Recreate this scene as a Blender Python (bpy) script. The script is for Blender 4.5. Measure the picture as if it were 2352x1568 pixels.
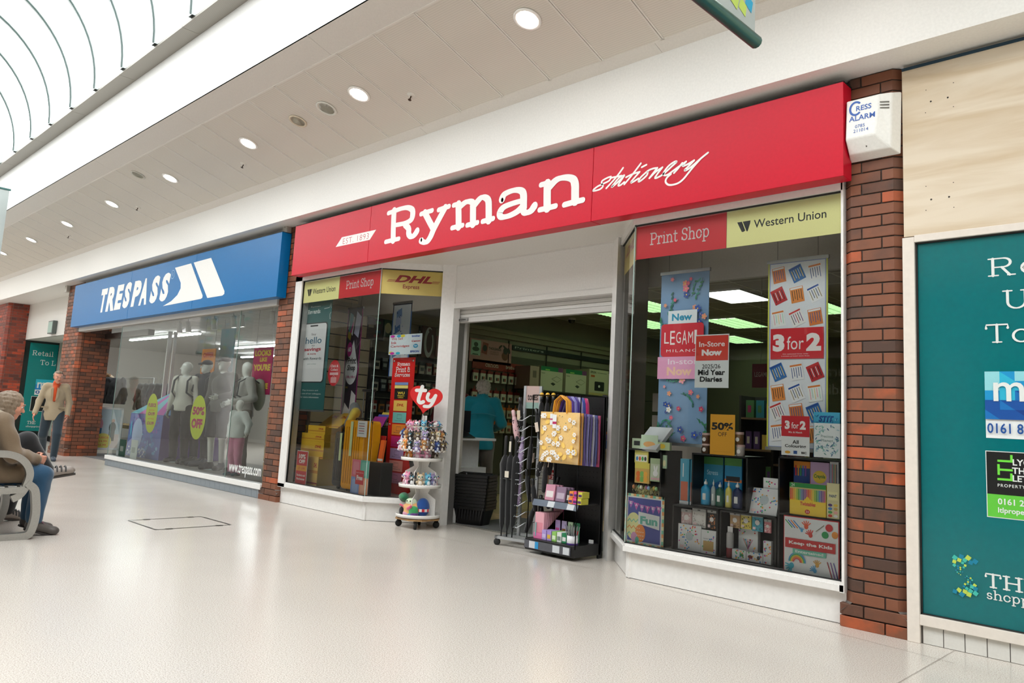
import bpy, bmesh, math, random
import numpy as np
from mathutils import Vector, Matrix, Euler
S = bpy.context.scene
COL = S.collection
for o in list(bpy.data.objects): bpy.data.objects.remove(o)
PI = math.pi
rnd = random.Random(7)

# ---------------------------------------------------------------- camera, world, light, exposure
CAMH, CAMD = 1.15, 5.1325
YAW, PITCH, ROLL = math.radians(44.64754), math.radians(7.51742), math.radians(3.08992)
FPX, PCX, PCY = 1781.06, 1176.0, 736.04          # focal length and principal point for a 2352 x 1568 picture
cF = Vector((-math.sin(YAW)*math.cos(PITCH), math.cos(YAW)*math.cos(PITCH), math.sin(PITCH)))
r0 = Vector((math.cos(YAW), math.sin(YAW), 0)); u0 = r0.cross(cF)
cR = r0*math.cos(ROLL)+u0*math.sin(ROLL); cU = u0*math.cos(ROLL)-r0*math.sin(ROLL)
cam_d = bpy.data.cameras.new('camera'); cam = bpy.data.objects.new('camera', cam_d); COL.objects.link(cam)
m3 = Matrix((cR, cU, -cF)).transposed()
cam.matrix_world = Matrix.Translation((0, -CAMD, CAMH)) @ m3.to_4x4()
cam_d.sensor_width = 36; cam_d.lens = FPX/2352*36
cam_d.shift_y = (PCY-784)/2352
cam_d.clip_start = .05; cam_d.clip_end = 200
S.camera = cam
S.view_settings.view_transform = 'Standard'; S.view_settings.look = 'None'
S.view_settings.gamma = 1; S.view_settings.use_curve_mapping = False
S.view_settings.exposure = 0.62
S.render.film_transparent = False
try:
    S.cycles.max_bounces = 8; S.cycles.diffuse_bounces = 5; S.cycles.transparent_max_bounces = 16
    S.cycles.sample_clamp_indirect = 4; S.cycles.caustics_reflective = False; S.cycles.caustics_refractive = False
except Exception: pass
wd = bpy.data.worlds.new('overcast_sky'); S.world = wd; wd.use_nodes = True
bg = wd.node_tree.nodes['Background']; bg.inputs[0].default_value = (.975, .978, .985, 1); bg.inputs[1].default_value = 4.2
def area(name, loc, rot, sx, sy, power, color=(1, 1, 1), portal=False):
    d = bpy.data.lights.new(name, 'AREA'); d.shape = 'RECTANGLE'; d.size = sx; d.size_y = sy; d.energy = power; d.color = color
    o = bpy.data.objects.new(name, d); COL.objects.link(o); o.location = loc; o.rotation_euler = rot
    if portal: d.cycles.is_portal = True
    return o
area('skylight_portal', (-10, -3.65, 5.44), (0, 0, 0), 44, 3.2, 1, portal=True)

def at(px, py, Y=0.0, axis=1):
    """pixel of the 2352 x 1568 photograph -> point on the plane axis = Y (surveying helper)"""
    d = cR*((px-PCX)/FPX) - cU*((py-PCY)/FPX) + cF
    C = Vector((0, -CAMD, CAMH))
    return C + d*((Y-C[axis])/d[axis])

# ---------------------------------------------------------------- colours and materials
def C(h):
    h = h.lstrip('#'); v = [int(h[i:i+2], 16)/255 for i in (0, 2, 4)]
    return tuple(x/12.92 if x <= .04045 else ((x+.055)/1.055)**2.4 for x in v)
_M = {}
def mat(kind, color=None):
    """procedural material; without a colour it reads the mesh's colour attribute"""
    key = (kind, color)
    if key in _M: return _M[key]
    m = bpy.data.materials.new(kind + ('' if color is None else '_c')); m.use_nodes = True; _M[key] = m
    nt = m.node_tree; b = nt.nodes['Principled BSDF']; L = nt.links.new; N = nt.nodes.new
    P = dict(matte=(.75, 0, 0, 40), paint=(.38, 0, 0, 60), gloss=(.18, 0, 0, 30), plastic=(.3, 0, 0, 80), paper=(.55, 0, 0, 200),
             print=(.42, 0, 0, 200), fabric=(.9, 0, .25, 350), plush=(.95, 0, .35, 500), skin=(.5, 0, .02, 300), metal=(.32, 1, 0, 90), brushed=(.42, .85, 0, 120),
             chrome=(.12, 1, 0, 30), wood=(.5, 0, 0, 18), hair=(.6, 0, .1, 400), leather=(.5, 0, .05, 250), rubber=(.7, 0, 0, 100), vinyl=(.32, 0, 0, 40))[kind]
    b.inputs['Roughness'].default_value = P[0]; b.inputs['Metallic'].default_value = P[1]
    if kind == 'vinyl': b.inputs['Specular IOR Level'].default_value = .2
    if P[2]: b.inputs['Coat Weight'].default_value = 0; b.inputs['Sheen Weight'].default_value = P[2]
    if color is None:
        a = N('ShaderNodeVertexColor'); a.layer_name = 'Col'; src = a.outputs['Color']
    else:
        a = N('ShaderNodeRGB'); a.outputs[0].default_value = (*color, 1); src = a.outputs[0]
    tc = N('ShaderNodeTexCoord'); nz = N('ShaderNodeTexNoise'); nz.inputs['Scale'].default_value = P[3]; nz.inputs['Detail'].default_value = 3
    L(tc.outputs['Object'], nz.inputs['Vector'])
    if kind == 'wood':
        mp = N('ShaderNodeMapping'); mp.inputs['Scale'].default_value = (1, 1, 9); L(tc.outputs['Object'], mp.inputs[0]); L(mp.outputs[0], nz.inputs['Vector'])
    mr = N('ShaderNodeMapRange'); L(nz.outputs['Fac'], mr.inputs['Value'])
    amp = dict(fabric=.22, plush=.3, hair=.5, wood=.35, leather=.2, brushed=.08).get(kind, .05)
    mr.inputs['From Min'].default_value = .25; mr.inputs['From Max'].default_value = .75
    mr.inputs['To Min'].default_value = 1-amp; mr.inputs['To Max'].default_value = 1+amp*.6
    vm = N('ShaderNodeVectorMath'); vm.operation = 'SCALE'; L(src, vm.inputs[0]); L(mr.outputs[0], vm.inputs['Scale'])
    L(vm.outputs[0], b.inputs['Base Color'])
    if kind in ('fabric', 'plush', 'hair', 'leather', 'skin'):
        bp = N('ShaderNodeBump'); bp.inputs['Strength'].default_value = dict(plush=.6, hair=.7).get(kind, .25); bp.inputs['Distance'].default_value = .002
        L(nz.outputs['Fac'], bp.inputs['Height']); L(bp.outputs[0], b.inputs['Normal'])
    return m
def node_mat(name):
    m = bpy.data.materials.new(name); m.use_nodes = True; nt = m.node_tree
    return m, nt, nt.nodes['Principled BSDF'], nt.nodes.new, nt.links.new
def emit_mat(name, color, strength):
    m, nt, b, N, L = node_mat(name); b.inputs['Base Color'].default_value = (*color, 1)
    b.inputs['Emission Color'].default_value = (*color, 1); b.inputs['Emission Strength'].default_value = strength
    return m
def glass_mat(name, tint=(1, 1, 1), refl=1.0, ior=1.5, rough=0.0):
    """thin window glass: a clear pane that lets the view and light through and reflects by its angle"""
    m = bpy.data.materials.new(name); m.use_nodes = True; nt = m.node_tree; N = nt.nodes.new; L = nt.links.new
    nt.nodes.remove(nt.nodes['Principled BSDF']); out = nt.nodes['Material Output']
    t = N('ShaderNodeBsdfTransparent'); t.inputs[0].default_value = (*tint, 1)
    g = N('ShaderNodeBsdfGlossy'); g.inputs['Roughness'].default_value = rough; g.inputs['Color'].default_value = (refl, refl, refl, 1)
    f = N('ShaderNodeFresnel'); f.inputs['IOR'].default_value = ior
    mx = N('ShaderNodeMixShader'); L(f.outputs[0], mx.inputs[0]); L(t.outputs[0], mx.inputs[1]); L(g.outputs[0], mx.inputs[2]); L(mx.outputs[0], out.inputs['Surface'])
    return m

# ---------------------------------------------------------------- mesh builder
FAC = Matrix(((1, 0, 0, 0), (0, 0, -1, 0), (0, 1, 0, 0), (0, 0, 0, 1)))       # drawing plane -> faces -Y (x right, y up)
def T(x, y, z): return Matrix.Translation((x, y, z))
def RZ(a): return Matrix.Rotation(a, 4, 'Z')
def RX(a): return Matrix.Rotation(a, 4, 'X')
def RY(a): return Matrix.Rotation(a, 4, 'Y')
def SC(x, y=None, z=None): return Matrix.Diagonal((x, x if y is None else y, x if z is None else z, 1))
WHITE = C('e8e7e4')
class MB:
    def __init__(s, c=WHITE): s.v = []; s.f = []; s.c = []; s.sm = []; s.M = Matrix.Identity(4); s.col = c; s.layer = 0.0
    def add(s, vs, fs, c=None, smooth=False):
        n = len(s.v); M = s.M
        s.v.extend([tuple(M @ Vector(p)) for p in vs])
        flip = M.determinant() < 0
        for f in fs:
            f = [i+n for i in f]; s.f.append(f[::-1] if flip else f); s.c.append(c or s.col); s.sm.append(smooth)
        return s
    def box(s, x0, x1, y0, y1, z0, z1, c=None):
        x0, x1 = sorted((x0, x1)); y0, y1 = sorted((y0, y1)); z0, z1 = sorted((z0, z1))
        v = [(x, y, z) for z in (z0, z1) for y in (y0, y1) for x in (x0, x1)]
        return s.add(v, [(0, 2, 3, 1), (4, 5, 7, 6), (0, 1, 5, 4), (2, 6, 7, 3), (0, 4, 6, 2), (1, 3, 7, 5)], c)
    def cbox(s, cx, cy, cz, sx, sy, sz, c=None): return s.box(cx-sx/2, cx+sx/2, cy-sy/2, cy+sy/2, cz-sz/2, cz+sz/2, c)
    def rbox(s, x0, x1, y0, y1, z0, z1, r, c=None, n=3):
        """box with rounded corners in plan (x, z outline, extruded in y)"""
        pts = rrect(x0, z0, x1-x0, z1-z0, r, n)
        return s.prism(pts, y0, y1, c, axis='y')
    def prism(s, pts, a, b, c=None, axis='z', smooth=False, caps=True):
        n = len(pts)
        def mk(p, h): return {'z': (p[0], p[1], h), 'y': (p[0], h, p[1]), 'x': (h, p[0], p[1])}[axis]
        v = [mk(p, a) for p in pts]+[mk(p, b) for p in pts]
        ar = sum(pts[i][0]*pts[(i+1) % n][1]-pts[(i+1) % n][0]*pts[i][1] for i in range(n))
        fl = (ar < 0) ^ (axis == 'y') ^ (a > b)
        side = [(i, (i+1) % n, n+(i+1) % n, n+i) for i in range(n)]
        cp = [tuple(range(n))[::-1], tuple(range(n, 2*n))] if caps else []
        if fl: side = [f[::-1] for f in side]; cp = [f[::-1] for f in cp]
        s.add(v, side, c, smooth)
        n0 = len(s.v)-2*n
        for f in cp: s.f.append([i+n0 for i in (f if s.M.determinant() > 0 else f[::-1])]); s.c.append(c or s.col); s.sm.append(False)
        return s
    def tube(s, path, r, c=None, n=8, caps=True, smooth=True, flat=1.0):
        path = [Vector(p) for p in path]; m = len(path); rs = r if isinstance(r, (list, tuple)) else [r]*m
        vs = []; up = None
        for i, p in enumerate(path):
            t = (path[min(i+1, m-1)]-path[max(i-1, 0)]); t = t.normalized() if t.length > 1e-9 else Vector((0, 0, 1))
            if up is None: up = Vector((0, 0, 1)) if abs(t.z) < .9 else Vector((1, 0, 0))
            a = (up-t*up.dot(t)); a = a.normalized() if a.length > 1e-6 else t.orthogonal().normalized(); up = a; b = t.cross(a)
            for k in range(n):
                q = 2*PI*k/n; vs.append(p+(a*math.cos(q)*flat+b*math.sin(q))*rs[i])
        fs = [(i*n+k, i*n+(k+1) % n, (i+1)*n+(k+1) % n, (i+1)*n+k) for i in range(m-1) for k in range(n)]
        s.add(vs, fs, c, smooth)
        if caps:
            n0 = len(vs); s.add(vs[:n], [tuple(range(n))[::-1]], c); s.add(vs[-n:], [tuple(range(n))], c)
        return s
    def lathe(s, prof, c=None, n=16, smooth=True, sx=1, sy=1):
        vs = [(r*math.cos(2*PI*k/n)*sx, r*math.sin(2*PI*k/n)*sy, z) for r, z in prof for k in range(n)]
        fs = [(i*n+k, i*n+(k+1) % n, (i+1)*n+(k+1) % n, (i+1)*n+k) for i in range(len(prof)-1) for k in range(n)]
        s.add(vs, fs, c, smooth)
        if prof[0][0] > 1e-6: s.add(vs[:n], [tuple(range(n))[::-1]], c)
        if prof[-1][0] > 1e-6: s.add(vs[-n:], [tuple(range(n))], c)
        return s
    def ball(s, x, y, z, rx, ry=None, rz=None, c=None, n=10, m=6):
        ry = rx if ry is None else ry; rz = rx if rz is None else rz
        M0 = s.M; s.M = M0 @ T(x, y, z) @ SC(rx, ry, rz)
        s.lathe([(max(math.sin(PI*i/m), 0), -math.cos(PI*i/m)) for i in range(m+1)], c, n); s.M = M0
        return s
    # flat print: every call lies a hair above the last one
    def _z(s): s.layer += .00012; return s.layer
    def rect(s, x, y, w, h, c): z = s._z(); return s.add([(x, y, z), (x+w, y, z), (x+w, y+h, z), (x, y+h, z)], [(0, 1, 2, 3)], c)
    def poly(s, pts, c):
        z = s._z(); ar = sum(pts[i-1][0]*pts[i][1]-pts[i][0]*pts[i-1][1] for i in range(len(pts)))
        return s.add([(p[0], p[1], z) for p in pts], [tuple(range(len(pts)))[::(1 if ar > 0 else -1)]], c)
    def oval(s, x, y, rx, ry, c, n=20, a=0):
        return s.poly([(x+rx*math.cos(t)*math.cos(a)-ry*math.sin(t)*math.sin(a), y+rx*math.cos(t)*math.sin(a)+ry*math.sin(t)*math.cos(a)) for t in [2*PI*k/n for k in range(n)]], c)
    def stroke(s, pts, w, c, cap=True, up=True):
        z = s._z() if up else s.layer; ws = w if isinstance(w, (list, tuple)) else [w]*len(pts)
        vs = []; n = len(pts)
        for i, p in enumerate(pts):
            a = pts[max(i-1, 0)]; b = pts[min(i+1, n-1)]; dx, dy = b[0]-a[0], b[1]-a[1]; L = math.hypot(dx, dy) or 1
            nx, ny = -dy/L*ws[i]/2, dx/L*ws[i]/2; vs += [(p[0]+nx, p[1]+ny, z), (p[0]-nx, p[1]-ny, z)]
        s.add(vs, [(2*i, 2*i+1, 2*i+3, 2*i+2) for i in range(n-1)], c)
        if cap:
            for p, r in ((pts[0], ws[0]/2), (pts[-1], ws[-1]/2)):
                s.layer = z-.0001
                s.oval(p[0], p[1], r, r, c, 10); s.layer = z
        return s
    def text(s, t, x, y, size, c, align='l', bold=0.0, sx=1.0, shear=0.0, lift=0.0, spacing=1.0, depth=0.0):
        vs, fs, w = glyphs(t, bold, spacing, depth/size if depth else 0)
        w *= size*sx; ox = x-(w/2 if align == 'c' else w if align == 'r' else 0); z = s._z()+lift
        s.add([(ox+(p[0]+shear*p[1])*size*sx, y+p[1]*size, z+p[2]*size) for p in vs], fs, c)
        return s
    def build(s, name, m='matte', parent=None, bevel=0, M=None, sub=0):
        me = bpy.data.meshes.new(name); me.from_pydata(s.v, [], s.f)
        a = me.color_attributes.new('Col', 'FLOAT_COLOR', 'CORNER')
        cols = np.ones((len(me.loops), 4), np.float32); k = 0
        for f, c in zip(s.f, s.c): cols[k:k+len(f), :3] = c; k += len(f)
        a.data.foreach_set('color', cols.ravel()); me.polygons.foreach_set('use_smooth', s.sm)
        me.materials.append(mat(m) if isinstance(m, str) else m); me.update()
        o = bpy.data.objects.new(name, me); COL.objects.link(o)
        if parent: o.parent = parent
        if M is not None: o.matrix_local = M
        if bevel:
            b = o.modifiers.new('bevel', 'BEVEL'); b.width = bevel; b.segments = 2; b.limit_method = 'ANGLE'
        return o
def rrect(x, y, w, h, r, n=4):
    P = []
    for cx, cy, a in ((x+w-r, y+r, -PI/2), (x+w-r, y+h-r, 0), (x+r, y+h-r, PI/2), (x+r, y+r, PI)):
        P += [(cx+r*math.cos(a+PI/2*k/n), cy+r*math.sin(a+PI/2*k/n)) for k in range(n+1)]
    return P
_G = {}
def glyphs(t, bold, spacing, depth):
    k = (t, bold, spacing, round(depth, 3))
    if k in _G: return _G[k]
    cu = bpy.data.curves.new('t', 'FONT'); cu.body = t; cu.size = 1.0; cu.offset = bold; cu.space_character = spacing; cu.resolution_u = 3
    cu.extrude = depth/2
    o = bpy.data.objects.new('t', cu); me = bpy.data.meshes.new_from_object(o)
    vs = [tuple(v.co) for v in me.vertices]; fs = [tuple(p.vertices) for p in me.polygons]
    w = max([v[0] for v in vs], default=0)
    bpy.data.objects.remove(o); bpy.data.curves.remove(cu); bpy.data.meshes.remove(me)
    _G[k] = (vs, fs, w); return _G[k]

def fit(b, t, x0, y0, x1, y1, c, bold=.0, shear=0.0, spacing=1.0, lift=0.0):
    """lettering drawn to fill the rectangle x0..x1, y0..y1 exactly"""
    vs, fs, w = glyphs(t, bold, spacing, 0); X = [p[0]+shear*p[1] for p in vs]; Y = [p[1] for p in vs]
    ax, bx, ay, by = min(X), max(X), min(Y), max(Y); z = b._z()+lift
    b.add([(x0+(xx-ax)/(bx-ax)*(x1-x0), y0+(yy-ay)/(by-ay)*(y1-y0), z) for xx, yy in zip(X, Y)], fs, c); return b
def ribbon(b, pts, wv, wh, c, cap=.5):
    """pen stroke whose width follows its direction (uprights wv, bars wh)"""
    ws = []
    for i in range(len(pts)):
        p, q = pts[max(i-1, 0)], pts[min(i+1, len(pts)-1)]; L = math.hypot(q[0]-p[0], q[1]-p[1]) or 1
        ws.append(wh+(wv-wh)*abs(q[1]-p[1])/L)
    b.stroke(pts, ws, c, cap=bool(cap))
def smooth(pts, n=5):
    o = []; P = [pts[0]]+list(pts)+[pts[-1]]
    for i in range(1, len(P)-2):
        a, b_, c_, d = P[i-1:i+3]
        for k in range(n):
            t = k/n; o.append(tuple(.5*((2*b_[j])+(-a[j]+c_[j])*t+(2*a[j]-5*b_[j]+4*c_[j]-d[j])*t*t+(-a[j]+3*b_[j]-3*c_[j]+d[j])*t**3) for j in (0, 1)))
    return o+[tuple(pts[-1])]
def AR(cx, cy, rx, ry, a, b, n=10): return [(cx+rx*math.cos(math.radians(a+(b-a)*i/n)), cy+ry*math.sin(math.radians(a+(b-a)*i/n))) for i in range(n+1)]
# a slab-serif pen alphabet (cap height .72, x height .5)
SLAB = {
 'R': (.74, [[(.14, .03), (.14, .69)], [(.03, .03), (.27, .03)], [(.03, .69), (.4, .69)]+AR(.4, .52, .17, .17, 90, -90)+[(.14, .35)], [(.36, .34), (.55, .03)], [(.5, .03), (.68, .03)]]),
 'P': (.66, [[(.14, .03), (.14, .69)], [(.03, .03), (.28, .03)], [(.03, .69), (.4, .69)]+AR(.4, .51, .18, .18, 90, -90)+[(.14, .33)]]),
 'S': (.6, [AR(.29, .53, .2, .17, 10, 250)+AR(.29, .2, .21, .17, 75, -170), [(.5, .66), (.5, .54)], [(.07, .2), (.07, .07)]]),
 'T': (.68, [[(.34, .03), (.34, .69)], [(.22, .03), (.46, .03)], [(.05, .56), (.05, .69), (.63, .69), (.63, .56)]]),
 'H': (.8, [[(.16, .03), (.16, .69)], [(.64, .03), (.64, .69)], [(.16, .37), (.64, .37)], [(.04, .03), (.28, .03)], [(.52, .03), (.76, .03)], [(.04, .69), (.28, .69)], [(.52, .69), (.76, .69)]]),
 'E': (.66, [[(.15, .03), (.15, .69)], [(.03, .03), (.6, .03), (.6, .17)], [(.03, .69), (.58, .69), (.58, .56)], [(.15, .37), (.42, .37)]]),
 'U': (.76, [[(.15, .69), (.15, .26)]+AR(.38, .26, .23, .24, 180, 360)+[(.61, .69)], [(.03, .69), (.27, .69)], [(.5, .69), (.73, .69)]]),
 'L': (.62, [[(.15, .03), (.15, .69)], [(.03, .69), (.28, .69)], [(.03, .03), (.57, .03), (.57, .19)]]),
 'a': (.56, [[(.08, .38)]+AR(.25, .36, .16, .12, 160, 0)+[(.41, .03), (.52, .03)], [(.41, .28), (.25, .28)]+AR(.22, .15, .15, .13, 90, 270)+[(.28, .02), (.41, .1)]]),
 'c': (.5, [AR(.27, .25, .2, .23, 35, 325, 14), [(.44, .48), (.44, .36)]]),
 'd': (.62, [AR(.27, .25, .2, .23, 30, 330, 14), [(.46, .03), (.46, .71)], [(.38, .71), (.46, .71)], [(.46, .03), (.56, .03)]]),
 'e': (.54, [[(.08, .26), (.46, .26)]+AR(.27, .26, .19, .22, 0, 320, 14)]),
 'f': (.4, [[(.16, .03), (.16, .58)]+AR(.27, .58, .11, .11, 180, 60), [(.06, .47), (.32, .47)], [(.06, .03), (.28, .03)]]),
 'g': (.56, [AR(.25, .27, .19, .2, 30, 330, 14), [(.44, .47), (.44, -.05)]+AR(.26, -.05, .18, .13, 0, -150)]),
 'h': (.66, [[(.14, .03), (.14, .71)], [(.04, .71), (.14, .71)], [(.04, .03), (.25, .03)], [(.14, .34)]+AR(.33, .3, .18, .17, 140, 0)+[(.51, .03)], [(.41, .03), (.61, .03)]]),
 'i': (.32, [[(.16, .03), (.16, .47), (.06, .47)], [(.05, .03), (.27, .03)], [(.15, .64), (.16, .66)]]),
 'l': (.32, [[(.16, .03), (.16, .71), (.06, .71)], [(.05, .03), (.27, .03)]]),
 'm': (.94, [[(.14, .03), (.14, .47), (.04, .47)], [(.04, .03), (.24, .03)], [(.14, .34)]+AR(.31, .3, .15, .17, 140, 0)+[(.46, .03)], [(.37, .03), (.56, .03)], [(.46, .34)]+AR(.63, .3, .15, .17, 140, 0)+[(.78, .03)], [(.69, .03), (.89, .03)]]),
 'n': (.66, [[(.14, .03), (.14, .47), (.04, .47)], [(.04, .03), (.25, .03)], [(.14, .34)]+AR(.33, .3, .18, .17, 140, 0)+[(.51, .03)], [(.41, .03), (.61, .03)]]),
 'o': (.56, [AR(.28, .25, .21, .23, 0, 360, 18)]),
 'p': (.62, [[(.14, -.2), (.14, .47), (.04, .47)], [(.04, -.2), (.26, -.2)], AR(.33, .25, .2, .23, 160, -160, 14)]),
 'r': (.48, [[(.14, .03), (.14, .47), (.04, .47)], [(.04, .03), (.27, .03)], [(.14, .3)]+AR(.33, .3, .17, .17, 150, 60)+[(.43, .36)]]),
 's': (.46, [AR(.22, .35, .14, .12, 20, 250, 8)+AR(.22, .13, .15, .11, 70, -170, 8)]),
 't': (.42, [[(.17, .64), (.17, .13)]+AR(.27, .13, .1, .11, 180, 330), [(.04, .47), (.34, .47)]]),
 'u': (.64, [[(.04, .47), (.13, .47), (.13, .2)]+AR(.3, .2, .17, .17, 180, 320), [(.38, .47), (.49, .47), (.49, .03), (.6, .03)]]),
 'v': (.56, [[(.1, .47), (.28, .03), (.46, .47)], [(.02, .47), (.2, .47)], [(.36, .47), (.54, .47)]]),
 'w': (.8, [[(.1, .47), (.25, .03), (.4, .47), (.55, .03), (.7, .47)], [(.02, .47), (.2, .47)], [(.6, .47), (.78, .47)]]),
 'y': (.56, [[(.1, .47), (.29, .05)], [(.47, .47), (.24, -.12), (.14, -.2), (.07, -.18)], [(.02, .47), (.2, .47)], [(.37, .47), (.55, .47)]]),
 '&': (.68, [[(.6, .36), (.45, .1)]+AR(.26, .18, .18, .16, -40, -260)+AR(.28, .55, .13, .14, -100, -350)+[(.58, .03)]]),
 ' ': (.28, []), '.': (.2, [[(.1, .02), (.1, .03)]]), "'": (.2, [[(.1, .7), (.08, .58)]])}
def slab(b, t, x0, y0, x1, y1, c, wv=.1, wh=.07, gap=.02, lift=0.0):
    """slab-serif lettering fitted between x0 and x1; y0 baseline, y1 top of the capitals"""
    W = sum(SLAB[ch][0]+gap for ch in t)-gap; sx = (x1-x0)/W; sy = (y1-y0)/.72; x = 0
    for ch in t:
        for pl in SLAB[ch][1]: ribbon(b, [(x0+(x+p[0])*sx, y0+p[1]*sy) for p in pl], wv*sx, wh*sy, c)
        x += SLAB[ch][0]+gap
    return b
def fat(b, t, x, y, h, c, align='l', **k):
    """slab-serif line at natural width; h = capital height"""
    W = sum(SLAB[ch][0]+.02 for ch in t)*h/.72; x0 = x-(W/2 if align == 'c' else 0); return slab(b, t, x0, y, x0+W, y+h, c, **k)

# ---------------------------------------------------------------- objects
def tag(o, label=None, cat=None, group=None, kind=None):
    if label: o['label'] = label
    if cat: o['category'] = cat
    if group: o['group'] = group
    if kind: o['kind'] = kind
    return o
def thing(name, label, cat, loc=(0, 0, 0), rz=0, group=None):
    o = bpy.data.objects.new(name, None); COL.objects.link(o); o.empty_display_size = .1
    o.location = loc; o.rotation_euler = (0, 0, rz); return tag(o, label, cat, group)
def struct(name, label=None, loc=(0, 0, 0)):
    o = bpy.data.objects.new(name, None); COL.objects.link(o); o.location = loc; o['kind'] = 'structure'
    if label: o['label'] = label
    return o
def dup(root, loc=None, rz=None, label=None, group=None, M=None):
    r = root.copy(); COL.objects.link(r)
    if loc is not None: r.location = loc
    if rz is not None: r.rotation_euler = (0, 0, rz)
    if M is not None: r.matrix_local = M
    if label: r['label'] = label
    if group: r['group'] = group
    def rec(a, b):
        for ch in list(a.children):
            if ch.name not in COL.objects: continue
            c = ch.copy(); COL.objects.link(c); c.parent = b; rec(ch, c)
    rec(root, r); return r
def link_copy(o, parent=None, M=None):
    c = o.copy(); COL.objects.link(c); c.parent = parent
    if M is not None: c.matrix_local = M
    return c

# ---------------------------------------------------------------- organic shapes: smooth union of rounded cones, meshed by surface nets
def cone(a, b, ra, rb, c=None, k=None, sc=(1, 1, 1)): return ('c', np.array(a, float), np.array(b, float), ra, rb, c, k, sc)
def egg(p, r, c=None, k=None, rot=None): return ('e', np.array(p, float), np.array(r if hasattr(r, '__len__') else (r,)*3, float), None, rot, c, k, None)
def limb(pts, rs, c=None, k=None): return [cone(pts[i], pts[i+1], rs[i], rs[i+1], c, k) for i in range(len(pts)-1)]
def _dist(pr, X, Y, Z):
    if pr[0] == 'c':
        a, b, ra, rb = pr[1:5]; ab = b-a; L2 = max(ab@ab, 1e-12)
        t = np.clip(((X-a[0])*ab[0]+(Y-a[1])*ab[1]+(Z-a[2])*ab[2])/L2, 0, 1)
        return np.sqrt((X-a[0]-t*ab[0])**2+(Y-a[1]-t*ab[1])**2+(Z-a[2]-t*ab[2])**2)-(ra+(rb-ra)*t)
    p, r = pr[1], pr[2]; x, y, z = X-p[0], Y-p[1], Z-p[2]
    if pr[4] is not None:
        R = np.array(pr[4].to_matrix() if hasattr(pr[4], 'to_matrix') else pr[4]); x, y, z = R[0, 0]*x+R[1, 0]*y+R[2, 0]*z, R[0, 1]*x+R[1, 1]*y+R[2, 1]*z, R[0, 2]*x+R[1, 2]*y+R[2, 2]*z
    q = np.sqrt((x/r[0])**2+(y/r[1])**2+(z/r[2])**2); q2 = np.sqrt((x/r[0]**2)**2+(y/r[1]**2)**2+(z/r[2]**2)**2)
    return q*(q-1)/np.maximum(q2, 1e-9)
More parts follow.
